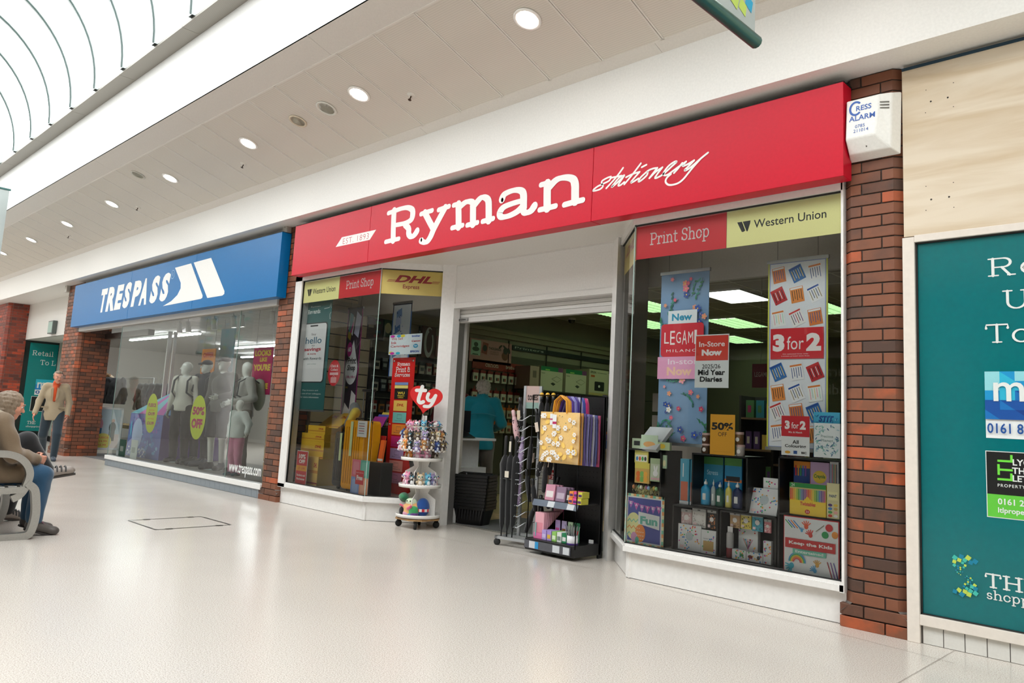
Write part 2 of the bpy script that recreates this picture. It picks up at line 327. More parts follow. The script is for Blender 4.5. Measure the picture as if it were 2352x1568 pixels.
def sdf(prims, h=.01, k=.02, cuts=None, noise=0, col=WHITE, seed=1):
    lo = np.array([1e9]*3); hi = -lo; bb = []
    for p in prims:
        if p[0] == 'c': r = max(p[3], p[4]); l = np.minimum(p[1], p[2])-r; u = np.maximum(p[1], p[2])+r
        else: r = p[2].max() if p[4] is not None else p[2]; l = p[1]-r; u = p[1]+r
        bb.append((l, u)); lo = np.minimum(lo, l); hi = np.maximum(hi, u)
    lo = lo-3*h-k*.3; hi = hi+3*h+k*.3
    n = np.ceil((hi-lo)/h).astype(int)+1
    ax = [lo[i]+h*np.arange(n[i]) for i in range(3)]
    F = np.full(n, .5); best = np.full(n, 9.0); ci = np.zeros(n, np.int16)
    pal = []
    for p, (l, u) in zip(prims, bb):
        kk = k if p[6] is None else p[6]; m = kk+2.5*h
        i0 = np.maximum(((l-m-lo)/h).astype(int), 0); i1 = np.minimum(((u+m-lo)/h).astype(int)+2, n)
        s = tuple(slice(a, b) for a, b in zip(i0, i1))
        X, Y, Z = np.meshgrid(*[ax[i][s[i]] for i in range(3)], indexing='ij', sparse=True)
        d = _dist(p, X, Y, Z); f = F[s]
        hh = np.maximum(kk-np.abs(f-d), 0)/max(kk, 1e-6); F[s] = np.minimum(f, d)-hh*hh*kk*.25
        c = p[5] or col
        if c not in pal: pal.append(c)
        bs = best[s]; w = d < bs; ci[s] = np.where(w, pal.index(c), ci[s]); best[s] = np.where(w, d, bs)
    if noise:
        rg = np.random.RandomState(seed); X, Y, Z = np.meshgrid(*ax, indexing='ij', sparse=True)
        for _ in range(7):
            w = rg.randn(3)*noise[1]; F += noise[0]*np.sin(X*w[0]+Y*w[1]+Z*w[2]+rg.rand()*6)/3
    if cuts:
        for ca, cn in cuts:
            X, Y, Z = np.meshgrid(*ax, indexing='ij', sparse=True)
            F = np.maximum(F, (X-ca[0])*cn[0]+(Y-ca[1])*cn[1]+(Z-ca[2])*cn[2])
    I = F < 0
    cs = [(a, b, c) for a in (0, 1) for b in (0, 1) for c in (0, 1)]
    sl = lambda o: tuple(slice(o[i], n[i]-1+o[i]) for i in range(3))
    cnt = sum(I[sl(o)].astype(np.int8) for o in cs); act = (cnt > 0) & (cnt < 8)
    idx = np.argwhere(act); vid = np.full(act.shape, -1); vid[act] = np.arange(len(idx))
    acc = np.zeros((len(idx), 3)); num = np.zeros(len(idx))
    fv = {o: F[tuple((idx+np.array(o)).T)] for o in cs}
    for o in cs:
        for a in range(3):
            if o[a]: continue
            q = tuple(1 if i == a else o[i] for i in range(3)); f0, f1 = fv[o], fv[q]; m = (f0 < 0) != (f1 < 0)
            t = np.where(m, f0/np.where(m, f0-f1, 1), 0)
            p = np.tile(np.array(o, float), (len(idx), 1)); p[:, a] += t; acc += p*m[:, None]; num += m
    V = lo+(idx+acc/num[:, None])*h
    Q = []
    for a in range(3):
        b, c = (a+1) % 3, (a+2) % 3
        s0 = [slice(1, n[i]-1) for i in range(3)]; s0[a] = slice(0, n[a]-1); s1 = list(s0); s1[a] = slice(1, n[a])
        A, B = I[tuple(s0)], I[tuple(s1)]; ch = A != B; e = np.argwhere(ch)+np.array([0 if i == a else 1 for i in range(3)])
        ins = A[ch]
        def g(db, dc):
            q = e.copy(); q[:, b] -= db; q[:, c] -= dc; return vid[tuple(q.T)]
        q = np.stack([g(1, 1), g(0, 1), g(0, 0), g(1, 0)], 1); q[~ins] = q[~ins][:, ::-1]; Q.append(q)
    Q = np.concatenate(Q); Q = Q[(Q >= 0).all(1)]
    col_i = ci[tuple((idx+1).T)]
    return V, Q, np.array(pal)[col_i]
def organic(name, prims, m='fabric', parent=None, h=.01, k=.02, M=None, cuts=None, noise=0, col=WHITE, mesh_only=False, smooth=1):
    V, Q, vc = sdf(prims, h, k, cuts, noise, col)
    for _ in range(smooth):      # one light relaxation pass keeps the nets even
        acc = np.zeros_like(V); cn = np.zeros(len(V))
        for i in range(4):
            a, b = Q[:, i], Q[:, (i+1) % 4]; np.add.at(acc, a, V[b]); np.add.at(cn, a, 1)
        V = V*.45+acc/np.maximum(cn, 1)[:, None]*.55
    me = bpy.data.meshes.new(name); me.vertices.add(len(V)); me.vertices.foreach_set('co', V.astype(np.float32).ravel())
    me.loops.add(len(Q)*4); me.loops.foreach_set('vertex_index', Q.astype(np.int32).ravel())
    me.polygons.add(len(Q)); me.polygons.foreach_set('loop_start', np.arange(0, len(Q)*4, 4, dtype=np.int32))
    try: me.polygons.foreach_set('loop_total', np.full(len(Q), 4, np.int32))
    except Exception: pass
    me.polygons.foreach_set('use_smooth', np.ones(len(Q), bool)); me.update(calc_edges=True); me.validate()
    a = me.color_attributes.new('Col', 'FLOAT_COLOR', 'POINT'); cc = np.ones((len(V), 4), np.float32); cc[:, :3] = vc; a.data.foreach_set('color', cc.ravel())
    me.materials.append(mat(m) if isinstance(m, str) else m)
    if mesh_only: return me
    o = bpy.data.objects.new(name, me); COL.objects.link(o)
    if parent: o.parent = parent
    if M is not None: o.matrix_local = M
    return o

# ================================================================ SETTING
Z3 = 3.6                                   # underside of the bulkhead above the shopfronts
def floor_mat():
    m, nt, b, N, L = node_mat('polished_terrazzo')
    tc = N('ShaderNodeTexCoord'); v = N('ShaderNodeTexVoronoi'); v.inputs['Scale'].default_value = 70; L(tc.outputs['Object'], v.inputs['Vector'])
    n = N('ShaderNodeTexNoise'); n.inputs['Scale'].default_value = 160; n.inputs['Detail'].default_value = 4; L(tc.outputs['Object'], n.inputs['Vector'])
    r = N('ShaderNodeValToRGB'); r.color_ramp.elements[0].position = .3; r.color_ramp.elements[0].color = (*C('a89c92'), 1); r.color_ramp.elements[1].position = .62; r.color_ramp.elements[1].color = (*C('d9d3cb'), 1)
    e = r.color_ramp.elements.new(.5); e.color = (*C('cbc4bb'), 1); L(n.outputs['Fac'], r.inputs[0])
    r2 = N('ShaderNodeValToRGB'); r2.color_ramp.elements[0].color = (*C('b5aba2'), 1); r2.color_ramp.elements[0].position = .05; r2.color_ramp.elements[1].color = (1, 1, 1, 1); r2.color_ramp.elements[1].position = .2; L(v.outputs['Distance'], r2.inputs[0])
    mx = N('ShaderNodeMix'); mx.data_type = 'RGBA'; mx.blend_type = 'MULTIPLY'; mx.inputs[0].default_value = .25; L(r.outputs[0], mx.inputs[6]); L(r2.outputs[0], mx.inputs[7])
    L(mx.outputs[2], b.inputs['Base Color'])
    n2 = N('ShaderNodeTexNoise'); n2.inputs['Scale'].default_value = 1.5; L(tc.outputs['Object'], n2.inputs['Vector'])
    mr = N('ShaderNodeMapRange'); mr.inputs['To Min'].default_value = .16; mr.inputs['To Max'].default_value = .26; L(n2.outputs['Fac'], mr.inputs['Value']); L(mr.outputs[0], b.inputs['Roughness'])
    b.inputs['Specular IOR Level'].default_value = .55
    return m
fm = floor_mat()
b = MB(); b.add([(-32, -8, 0), (8, -8, 0), (8, .88, 0), (-32, .88, 0)], [(0, 1, 2, 3)]); b.add([(-27, .88, 0), (-18.6, .88, 0), (-18.6, 1.45, 0), (-27, 1.45, 0)], [(0, 1, 2, 3)]); b.build('floor', fm)['kind'] = 'structure'
fo = bpy.data.objects['floor']
J = C('8f867d'); b = MB(J)                    # saw-cut joints and the access cover set in the floor
def seam(p, q, w=.004, c=J):
    p, q = Vector(p), Vector(q); d = (q-p).normalized()*w/2; n = Vector((-d.y, d.x)); b.add([(*(p-n), .003), (*(q-n), .003), (*(q+n), .003), (*(p+n), .003)], [(0, 1, 2, 3)], c)
for s in ((-9.3, .0), (8, .0)): pass
seam((-7.4, -.02), (-3.9, .09)); seam((-3.9, .02), (-1.3, -.3), .003); seam((-5.92, .1), (-5.92, .8), .003)
seam((-1.376, -2.6), (-1.376, .0), .003)
b.build('floor_joint', 'matte', fo)
b = MB(C('6e6862'))
pc = [(-8.115, -2.127), (-8.14, -1.385), (-7.475, -1.38), (-7.43, -2.125)]
for i in range(4): seam(pc[i], pc[(i+1) % 4], .02, C('7a746d'))
for x, y in ((-8.12, -1.95), (-8.14, -1.5), (-7.47, -1.5), (-7.44, -2.0)): b.box(x-.02, x+.02, y-.03, y+.03, .0005, .004, C('57524c'))
t = b.build('access_cover', 'metal'); tag(t, 'flush rectangular access cover outlined in the pale floor in front of the sportswear window', 'floor cover')

# --- long bulkhead and sloping ceiling of the walkway, with the barrel rooflight beyond
WC = C('e9e7e3')
def run(name, pts, c=WC, m='paint', x0=-26.5, x1=8, closed=True):
    """profile in (y, z) drawn out along the mall"""
    b = MB(c); b.prism(pts, x0, x1, c, axis='x'); o = b.build(name, m); o['kind'] = 'structure'; return o
YB, ZB = -.265, None
YB = -.265; ZS = 4.105                        # bulkhead face: bottom 3.6, top ZS where the slope starts
SL = math.tan(math.radians(18.2))
def zs(y): return ZS+(YB-y)*SL                # sloping soffit height
YT = -1.62                                    # where the bright beam stands
run('trim_1', [(YB, Z3), (YB, ZS+.02), (YB+.06, ZS+.02), (YB+.06, Z3+.05), (1.4, Z3+.05), (1.4, Z3)])
g = MB(C('b9b5ae'))
ce = struct('ceiling', 'sloping soffit of grey metal tiles between white trims')
bk = MB(C('77736e')); bk.add([(-26.5, YB+.05, zs(YB)+.06), (8, YB+.05, zs(YB)+.06), (8, YT, zs(YT)+.06), (-26.5, YT, zs(YT)+.06)], [(0, 1, 2, 3)]); bk.build('ceiling_void', 'matte', ce)
TL0, TL1 = YB-.115, -1.475                    # tiled strip between the two margin trims
def soffit(b, x0, x1, y0, y1, t=.015, d=0.0, c=None):
    b.add([(x, y, zs(y)+d+dz) for dz in (0, t) for y in (y0, y1) for x in (x0, x1)], [(0, 1, 3, 2), (4, 6, 7, 5), (0, 4, 5, 1), (2, 3, 7, 6), (0, 2, 6, 4), (1, 5, 7, 3)], c)
m1 = MB(C('dcd6cf'))
for k in range(12): soffit(m1, -26.5+k*2.9, -26.5+k*2.9+2.897, YB, TL0+.0, d=0)
m1.build('margin_trim', 'paint', ce)
m2 = MB(C('d6d0c8'))
for k in range(12): soffit(m2, -26.5+k*2.9, -26.5+k*2.9+2.897, YT-.12, TL1, d=0)
m2.build('margin_trim', 'paint', ce)
def tile_mat():
    m, nt, b, N, L = node_mat('perforated_tile')
    b.inputs['Base Color'].default_value = (*C('b9b2a8'), 1); b.inputs['Roughness'].default_value = .55
    tc = N('ShaderNodeTexCoord'); v = N('ShaderNodeTexVoronoi'); v.inputs['Scale'].default_value = 160; v.inputs['Randomness'].default_value = 0; L(tc.outputs['Object'], v.inputs['Vector'])
    r = N('ShaderNodeValToRGB'); r.color_ramp.elements[0].position = .25; r.color_ramp.elements[0].color = (*C('aaa398'), 1); r.color_ramp.elements[1].position = .33; r.color_ramp.elements[1].color = (*C('d6cfc4'), 1)
    L(v.outputs['Distance'], r.inputs[0]); L(r.outputs[0], b.inputs['Base Color']); return m
tm = tile_mat()
PX = .5805
tb = MB(C('dcd6ce'))
def panel_mesh():
    b = MB(C('b9b2a8')); w = PX-.022
    b.add([(x, y*math.cos(math.radians(18.2)), 0) for y in (0, 1) for x in (0, 1)], [(0, 1, 3, 2)]); return b
k0 = -37
proto = None
for k in range(k0, 16):
    x = -4.964+PX*k
    if x > 7.5: break
    if proto is None:
        b = MB(C('bdb6ac')); soffit(b, 0, PX-.03, TL0-.012, TL1+.012, .012); proto = b.build('ceiling_tile', tm, ce); proto.location = (x+.015, 0, 0)
    else:
        o = link_copy(proto, ce); o.location = (x+.015, 0, 0)
    soffit(tb, x-.018, x-.003, TL0, TL1, .014, -.004); soffit(tb, x+.003, x+.018, TL0, TL1, .014, -.004)
soffit(tb, -26.5, 8, TL0-.012, TL0+.002, .014, -.004); soffit(tb, -26.5, 8, TL1-.002, TL1+.012, .014, -.004)
tb.build('ceiling_grid', 'paint', ce)
# bright upright beam, perforated ledge and the rooflight
YV, ZV = -1.93, 5.42
zb = zs(YT-.12)
run('trim_2', [(YT-.12, zb), (YT-.12, ZV), (YT+.05, ZV), (YT+.05, zb+.08)], C('dddcd9'))
def ledge_mat():
    m, nt, b, N, L = node_mat('perforated_ledge'); b.inputs['Roughness'].default_value = .5
    tc = N('ShaderNodeTexCoord'); w = N('ShaderNodeTexWave'); w.inputs['Scale'].default_value = 16; w.bands_direction = 'X'; L(tc.outputs['Object'], w.inputs['Vector'])
    r = N('ShaderNodeValToRGB'); r.color_ramp.elements[0].color = (*C('86827b'), 1); r.color_ramp.elements[1].color = (*C('989389'), 1); L(w.outputs['Color'], r.inputs[0]); L(r.outputs[0], b.inputs['Base Color']); return m
lm_ = ledge_mat(); le = struct('trim_3')
for k in range(18):
    b = MB(); b.box(-26.5+k*1.98, -26.5+k*1.98+1.972, YV-.02, YT-.11, ZV, ZV+.03); b.build('ledge_panel', lm_, le)
# barrel rooflight
win = struct('window_1', 'white barrel rooflight with curved glazing bars')
YC, RV = -3.66, 1.70
def arc(r, n=28, a0=0.0, a1=PI): return [(YC+r*math.cos(a0+(a1-a0)*i/n), ZV+.02+r*math.sin(a0+(a1-a0)*i/n)) for i in range(n+1)]
def pane_mat():
    m = bpy.data.materials.new('rooflight_pane'); m.use_nodes = True; nt = m.node_tree; N = nt.nodes.new; L = nt.links.new
    nt.nodes.remove(nt.nodes['Principled BSDF']); out = nt.nodes['Material Output']
    t = N('ShaderNodeBsdfTransparent'); t.inputs[0].default_value = (.93, .96, .96, 1)
    g = N('ShaderNodeBsdfGlossy'); g.inputs['Roughness'].default_value = .1; mx = N('ShaderNodeMixShader'); mx.inputs[0].default_value = .06
    L(t.outputs[0], mx.inputs[1]); L(g.outputs[0], mx.inputs[2]); L(mx.outputs[0], out.inputs['Surface']); return m
pm = pane_mat(); RS = 1.05
pane0 = bar0 = None
for k in range(-17, 16):
    x = -8.885+k*RS+.55
    if pane0 is None:
        b = MB(); A = arc(RV, 24); b.add([(xx, y, z) for (y, z) in A for xx in (.02, RS-.02)], [(2*i, 2*i+1, 2*i+3, 2*i+2) for i in range(24)], smooth=True); pane0 = b.build('pane', pm, win); pane0.location = (x, 0, 0)
        b = MB(C('8f9694')); A = arc(RV-.03, 36); B = arc(RV+.02, 36)
        for i in range(36):
            (y0, z0), (y1, z1), (y2, z2), (y3, z3) = A[i], A[i+1], B[i+1], B[i]
            vs = [(xx, yy, zz) for xx in (-.05, .05) for yy, zz in ((y0, z0), (y1, z1), (y2, z2), (y3, z3))]
            b.add(vs, [(0, 1, 2, 3), (4, 7, 6, 5), (0, 4, 5, 1), (2, 6, 7, 3)], smooth=False)
        A = arc(RV-.045, 36)
        b.tube([(.048, y, z) for y, z in A], .011, C('2c403c'), 4)
        bar0 = b.build('glazing_bar', 'paint', win); bar0.location = (x-.05, 0, 0)
    else:
        o = link_copy(pane0, win); o.location = (x, 0, 0)
        o = link_copy(bar0, win); o.location = (x-.05, 0, 0)
# other side of the mall (mirrored), seen only in reflections
def mir(p): return [(2*YC-y, z) for y, z in p]
run('trim_4', mir([(YT-.12, zb), (YT-.12, ZV), (YT+.05, ZV), (YT+.05, zb+.08)]), C('f1f1ef'))
run('trim_5', mir([(YV-.02, ZV), (YT-.1, ZV), (YT-.1, ZV+.03), (YV-.02, ZV+.03)]), C('c4bfb6'))
run('trim_6', mir([(YB, ZS), (YT-.12, zb), (YT-.12, zb+.02), (YB, ZS+.02)]), C('c9c3ba'))
run('trim_7', mir([(YB, Z3), (YB, ZS+.02), (YB+.06, ZS+.02), (YB+.06, Z3+.05), (.5, Z3+.05), (.5, Z3)]))
b = MB(C('d8d3cc')); b.box(-26.5, 8, -7.75, -7.7, 0, Z3)
for x, w, c in ((-25, 5, '2d2f33'), (-19.4, 5.4, '3a2f2a'), (-13.4, 5, '1f4a4a'), (-7.9, 4.2, '23262a'), (-3.2, 4.4, '16323a'), (1.8, 4, '40302a')):
    b.box(x, x+w, -7.7, -7.66, .15, 2.5, C('23262a')); b.box(x-.1, x+w+.1, -7.7, -7.5, 2.7, 3.45, C(c))
b.build('wall_opposite', 'gloss')['kind'] = 'structure'
sg = MB(C('e9e6dc'))
for t_, x, z, s_ in (('HOLLAND & BARRETT', -3.2, 2.9, .5), ('natural', -5.0, 2.2, .25), ('remedies', -5.0, 1.9, .25), ('health', -.2, 2.2, .3), ('foods', -.2, 1.9, .3), ('Vision Express', -12.0, 2.9, .42), ('BUXTON', -17.9, 3.0, .42), ('Game over?', -3.4, 1.5, .2), ('Never.', -3.2, 1.2, .2)):
    sg.M = T(x, -7.49 if z > 2.5 else -7.65, z) @ Matrix(((-1, 0, 0, 0), (0, 0, 1, 0), (0, 1, 0, 0), (0, 0, 0, 1))); sg.text(t_, 0, 0, s_, C('e9e6dc'), 'c')
o = sg.build('shop_lettering', 'print', bpy.data.objects['wall_opposite'])
b = MB(C('dedad4')); b.box(8, 8.05, -8, 3, 0, 7.2); b.build('wall_right', 'paint')['kind'] = 'structure'
b = MB(C('dedad4')); b.box(-27.0, -26.95, -8, 8.3, 0, 7.2); b.build('wall_left', 'paint')['kind'] = 'structure'

# ceiling fittings ------------------------------------------------
LE = emit_mat('downlight_glow', (1, .97, .93), 30)
def on_slope(x, y): return T(x, y, zs(y)) @ RX(-math.radians(18.2))
dl = thing('downlight', 'x', 'ceiling light')
b = MB(C('eeeae4')); b.lathe([(.117, .0), (.117, -.006), (.106, -.011), (.089, -.008), (.084, .004)], n=32); b.build('bezel', 'paint', dl)
b = MB(); b.lathe([(0, -.004), (.086, -.004)], n=32); bb = b.build('diffuser', LE, dl)
names = ['nearest', 'second', 'third', 'fourth', 'fifth', 'sixth', 'seventh', 'eighth', 'ninth', 'tenth']
for i in range(-2, 9):
    x = -4.09-2.325*i; o = dl if i == -2 else dup(dl)
    o.matrix_local = on_slope(x, YB-.735) @ T(0, 0, -.004)
    if i < 0: l = 'round recessed downlight in the sloping soffit outside the right edge, %s one' % ['farther', 'nearer'][i+2]
    else: l = 'round recessed downlight in the sloping soffit, %s from the right edge' % names[i]
    tag(o, l, 'ceiling light', 'recessed downlights along the soffit')
def grille(px, r, c, lab):
    x, y = px; g = thing('ceiling_speaker', lab, 'speaker'); g.matrix_local = on_slope(x, y) @ T(0, 0, -.004)
    b = MB(C(c)); b.lathe([(r, 0), (r, -.006), (r*.84, -.009), (r*.78, -.003)], n=28); b.build('rim', 'paint', g)
    b = MB(C('cbc8b6')); b.lathe([(0, -.003), (r*.79, -.003)], n=28); b.build('mesh_cover', 'matte', g)
grille((-7.01, -1.0), .115, 'd8d6cc', 'greenish round speaker grille beside the second downlight')
grille((-7.588, -1.0), .105, 'd2c4ac', 'yellowed round speaker grille left of the greenish one')
grille((-11.62, -1.25), .105, 'c9c4b8', 'round speaker grille left of the fourth downlight')
sp = thing('sprinkler_head', 'x', 'sprinkler')
b = MB(C('dcd6cc')); b.lathe([(.045, 0), (.045, -.003), (.012, -.012)], n=16); b.build('escutcheon', 'paint', sp)
b = MB(C('4a3a2c')); b.tube([(0, 0, -.005), (0, 0, -.055)], .006, n=6); b.lathe([(0, -.055), (.018, -.055), (.018, -.058)], n=10); b.build('nozzle', 'metal', sp)
for i, (x, w) in enumerate(((-5.865, 'below the second downlight'), (-9.32, 'below the third downlight'), (-12.9, 'between the fourth and fifth downlights'), (-16.4, 'near the sixth downlight'))):
    o = sp if i == 0 else dup(sp)
    o.matrix_local = on_slope(x, -.76); tag(o, 'small sprinkler head in the soffit, '+w, 'sprinkler', 'sprinkler heads in the soffit')

# ---------------------------------------------------------------- brick pillars
def brick_mat(name, a, bb, c):
    m, nt, b, N, L = node_mat(name); b.inputs['Roughness'].default_value = .6
    oi = N('ShaderNodeObjectInfo'); r = N('ShaderNodeValToRGB'); cr = r.color_ramp; cr.elements[0].color = (*C(a), 1); cr.elements[1].color = (*C(c), 1); e = cr.elements.new(.45); e.color = (*C(bb), 1)
    e = cr.elements.new(.82); e.color = (*C(bb), 1)
    tc = N('ShaderNodeTexCoord'); n = N('ShaderNodeTexNoise'); n.inputs['Scale'].default_value = 7; n.inputs['Detail'].default_value = 6; n.noise_dimensions = '4D'
    ml = N('ShaderNodeMath'); ml.operation = 'MULTIPLY'; ml.inputs[1].default_value = 40; L(oi.outputs['Random'], ml.inputs[0]); L(ml.outputs[0], n.inputs['W']); L(tc.outputs['Object'], n.inputs['Vector'])
    ad = N('ShaderNodeMath'); ad.operation = 'MULTIPLY_ADD'; ad.inputs[1].default_value = .9; L(n.outputs['Fac'], ad.inputs[0])
    sb = N('ShaderNodeMath'); sb.operation = 'SUBTRACT'; sb.inputs[1].default_value = .45; L(oi.outputs['Random'], sb.inputs[0]); L(sb.outputs[0], ad.inputs[2]); L(ad.outputs[0], r.inputs[0])
    L(r.outputs[0], b.inputs['Base Color'])
    n2 = N('ShaderNodeTexNoise'); n2.inputs['Scale'].default_value = 180; L(tc.outputs['Object'], n2.inputs['Vector']); bp = N('ShaderNodeBump'); bp.inputs['Strength'].default_value = .2; bp.inputs['Distance'].default_value = .002; L(n2.outputs['Fac'], bp.inputs['Height']); L(bp.outputs[0], b.inputs['Normal'])
    return m
BM = brick_mat('brown_brick', '4c352a', '7b4a32', 'a9532f'); BMR = brick_mat('red_brick', '5a2a20', '8a3824', 'b8482a')
MORT = C('3a332e')
def brick_mesh(outline, h=.066, r=.003):
    """one brick: plan outline extruded, edges eased"""
    b = MB(); n = len(outline); cx = sum(p[0] for p in outline)/n; cy = sum(p[1] for p in outline)/n
    ins = [(p[0]+(cx-p[0])*.02, p[1]+(cy-p[1])*.03) for p in outline]
    vs = [(*p, 0) for p in ins]+[(*p, r) for p in outline]+[(*p, h-r) for p in outline]+[(*p, h) for p in ins]
    fs = [tuple(range(n))[::-1], tuple(range(3*n, 4*n))]+[(l*n+i, l*n+(i+1) % n, (l+1)*n+(i+1) % n, (l+1)*n+i) for l in range(3) for i in range(n)]
    ar = sum(outline[i-1][0]*outline[i][1]-outline[i][0]*outline[i-1][1] for i in range(n))
    if ar < 0: fs = [f[::-1] for f in fs]
    b.add(vs, fs); return b
def pillar(label, x0, x1, depth, ch, bm, mort, splits, ret=(0,), top=Z3, plinth=True, name='brick_pillar'):
    """front face on y = 0 between x0 and x1 (outer corners), chamfers ch wide; splits: list of joint positions (0..1) for even and odd courses"""
    t = thing(name, label, 'pillar', (0, 0, 0)); W = x1-x0; g = .010; n = int(round(top/.075)); protos = {}
    cb = MB(C(mort)); i_ = .009
    cb.prism([(x0+i_, depth), (x0+i_, ch), (x0+ch, i_), (x1-ch, i_), (x1-i_, ch), (x1-i_, depth)], 0, top, axis='z'); cb.build('mortar_core', 'matte', t)
    for k in range(n):
        z = k*.075; sp = [0]+splits[k % 2]+[1]; pl = plinth and k < 2; e = .006 if pl else 0
        for j in range(len(sp)-1):
            key = (k % 2, j, pl)
            if key not in protos:
                a = x0+W*sp[j]+(g/2 if j else -e*4); q = x0+W*sp[j+1]-(g/2 if j < len(sp)-2 else -e); o = []
                c = .012 if pl else ch
                first, last = j == 0, j == len(sp)-2
                o = ([(a, .102), (a, c-e), (a+c, -e)] if first else [(a, .102), (a, -e)])+([(q-c, -e), (q, c-e), (q, .102)] if last else [(q, -e), (q, .102)])
                ob = brick_mesh(o).build('brick', bm, t); ob.location.z = z; protos[key] = ob
            else:
                ob = link_copy(protos[key], t); ob.location = (0, 0, z)
        # the side that goes back from the mall
        y = .112; j = 0
        while y < depth-.02:
            l = min((.1025 if (k+j) % 2 == 0 and j == 0 else .215), depth-y)
            for s in ret:
                key = ('s', s, round(l, 3), round(y, 3))
                xa = (x1-.1, x1) if s > 0 else (x0, x0+.1)
                if s == 0: continue
                if key not in protos: protos[key] = brick_mesh([(xa[0], y), (xa[1], y), (xa[1], y+l-.0), (xa[0], y+l)]).build('brick', bm, t); protos[key].location.z = z
                else: ob = link_copy(protos[key], t); ob.location = (0, 0, z)
            y += l+.01; j += 1
    if plinth:                                # little stone-coloured stop wedges where the chamfer dies into the square base
        w = MB(C('8f8780'))
        for sx, xx in ((1, x0), (-1, x1)):
            w.add([(xx-.012*sx, -.012, .095), (xx+ch*sx, -.003, .152), (xx-.003*sx, ch, .152), (xx+ch*sx, ch, .152)], [(0, 1, 2), (0, 2, 1), (1, 3, 2)])
        w.build('chamfer_stop', 'matte', t)
    return t
pillar('brown brick pillar between the red stationery shopfront and the boarded unit, carrying the alarm box', -2.005, -1.625, .34, .055, BM, '3a322d', [[.66], [.33]])
pillar('brown brick pillar between the blue sportswear shopfront and the red stationery shopfront', -9.53, -9.085, .34, .05, BM, '3a322d', [[.62], [.3]], ret=(1,))
pillar('wide brown brick pillar at the left end of the blue sportswear shopfront', -18.76, -17.66, .62, .06, BM, '3a322d', [[.2, .41, .62, .82], [.1, .31, .52, .72, .91]], ret=(1,))
pillar('red brick pillar at the far left edge of the view', -24.9, -23.74, .5, .06, BMR, '8a7f78', [[.2, .41, .62, .82], [.1, .31, .52, .72, .91]], ret=(1,), plinth=False)

# ================================================================ STATIONERY SHOPFRONT (red fascia)
RED = C('c4122c'); FR = C('e6e4e1')
GL = glass_mat('shop_glass', (.96, .98, .97), 1.0, 1.34)
# --- white shopfront frame: plinth, sill, heads, posts ------------------------------------------
ZSIL, ZHED = .265, 2.83
PL = [(-9.085, .0), (-7.235, .0), (-6.70, .53)]       # glass line of the left window
PR = [(-4.235, .53), (-3.715, .0), (-2.005, .0)]
def wallseg(b, p, q, y0, y1, z0, z1, c=None):
    """box along the plan line p-q, thickness from y0 to y1 measured into the shop"""
    p, q = Vector(p), Vector(q); d = (q-p).normalized(); n = Vector((-d.y, d.x))
    P = [p+n*y0, q+n*y0, q+n*y1, p+n*y1]
    b.prism([(v.x, v.y) for v in P], z0, z1, c)
front = struct('wall_front', 'white framed stationery shopfront with splayed entrance')
b = MB(FR)
for A in (PL, PR):
    for i in (0, 1):
        wallseg(b, A[i], A[i+1], .05, .11, .004, .2)          # plinth panels
b.build('plinth', 'gloss', front)
b = MB(C('2a2a2a'))
for A in (PL, PR):
    for i in (0, 1): wallseg(b, A[i], A[i+1], .055, .1, 0, .0045)
b.build('plinth_gasket', 'matte', front)
b = MB(FR)
for A in (PL, PR):
    for i in (0, 1):
        wallseg(b, A[i], A[i+1], -.0, .12, .205, ZSIL-.02); wallseg(b, A[i], A[i+1], .012, .12, ZSIL-.02, ZSIL)
        wallseg(b, A[i], A[i+1], -.0, .12, ZHED, ZHED+.07)
b.build('sill_and_head', 'gloss', front)
b = MB(C('1c1c1c'))
for A in (PL, PR):
    for i in (0, 1):
        wallseg(b, A[i], A[i+1], .02, .034, ZSIL, ZSIL+.008); wallseg(b, A[i], A[i+1], .02, .034, ZHED-.01, ZHED)
b.box(-8.925, -8.918, .018, .04, ZSIL, ZHED); b.box(-2.022, -2.016, .018, .04, ZSIL, ZHED)
b.build('glazing_gasket', 'rubber', front)
b = MB(FR)
b.box(-9.085, -8.925, 0, .12, .2, ZHED+.07); b.box(-2.016, -2.0, 0, .12, .2, ZHED+.07)
b.box(-2.03, -2.016, .0, .12, .2, ZSIL); 
for p, q, r in (((-6.70, .53), (-6.70, .66), 1), ((-4.235, .53), (-4.235, .66), -1)):
    b.prism([(p[0]-.02*r*0, .49), (p[0]+.12*r, .585), (p[0]+.12*r, .68), (p[0]-.0*r, .68)][::r], .0, ZHED+.07)
b.build('post', 'gloss', front)
XA, XB = -6.60, -4.345                                   # clear opening
b = MB(FR); b.box(XA-.12, XB+.12, .60, .66, 2.40, 2.93); b.build('overdoor_panel', 'paint', front)
b = MB(C('d9d6d2')); b.box(XA-.0, XB+.0, .585, .602, 2.40, 2.455); b.box(XA, XB, .59, .602, 2.885, 2.93); b.box(XA-.09, XA-.07, .59, .602, 2.455, 2.9); b.box(XB+.07, XB+.09, .59, .602, 2.455, 2.9)
b.build('panel_moulding', 'paint', front)
b = MB(FR)
for x0, x1 in ((XA-.12, XA-.04), (XB+.04, XB+.12)): b.box(x0, x1, .60, .86, 0, 2.42)
b.build('door_jamb', 'gloss', front)
b = MB(C('b9b7b4')); b.box(XA-.045, XA-.02, .70, .80, 0, 2.4); b.box(XB+.02, XB+.045, .70, .80, 0, 2.4); b.build('shutter_guide', 'brushed', front)
sh = struct('door_1', 'rolled-up white shutter over the entrance')
for k in range(3):
    b = MB(C('dad7d3')); b.prism([(.70, 2.40+.04*k-.09), (.73, 2.40+.04*k-.095), (.745, 2.40+.04*k-.07), (.73, 2.40+.04*k-.055), (.70, 2.40+.04*k-.055)], XA-.03, XB+.03, axis='x'); b.build('shutter_slat', 'paint', sh)
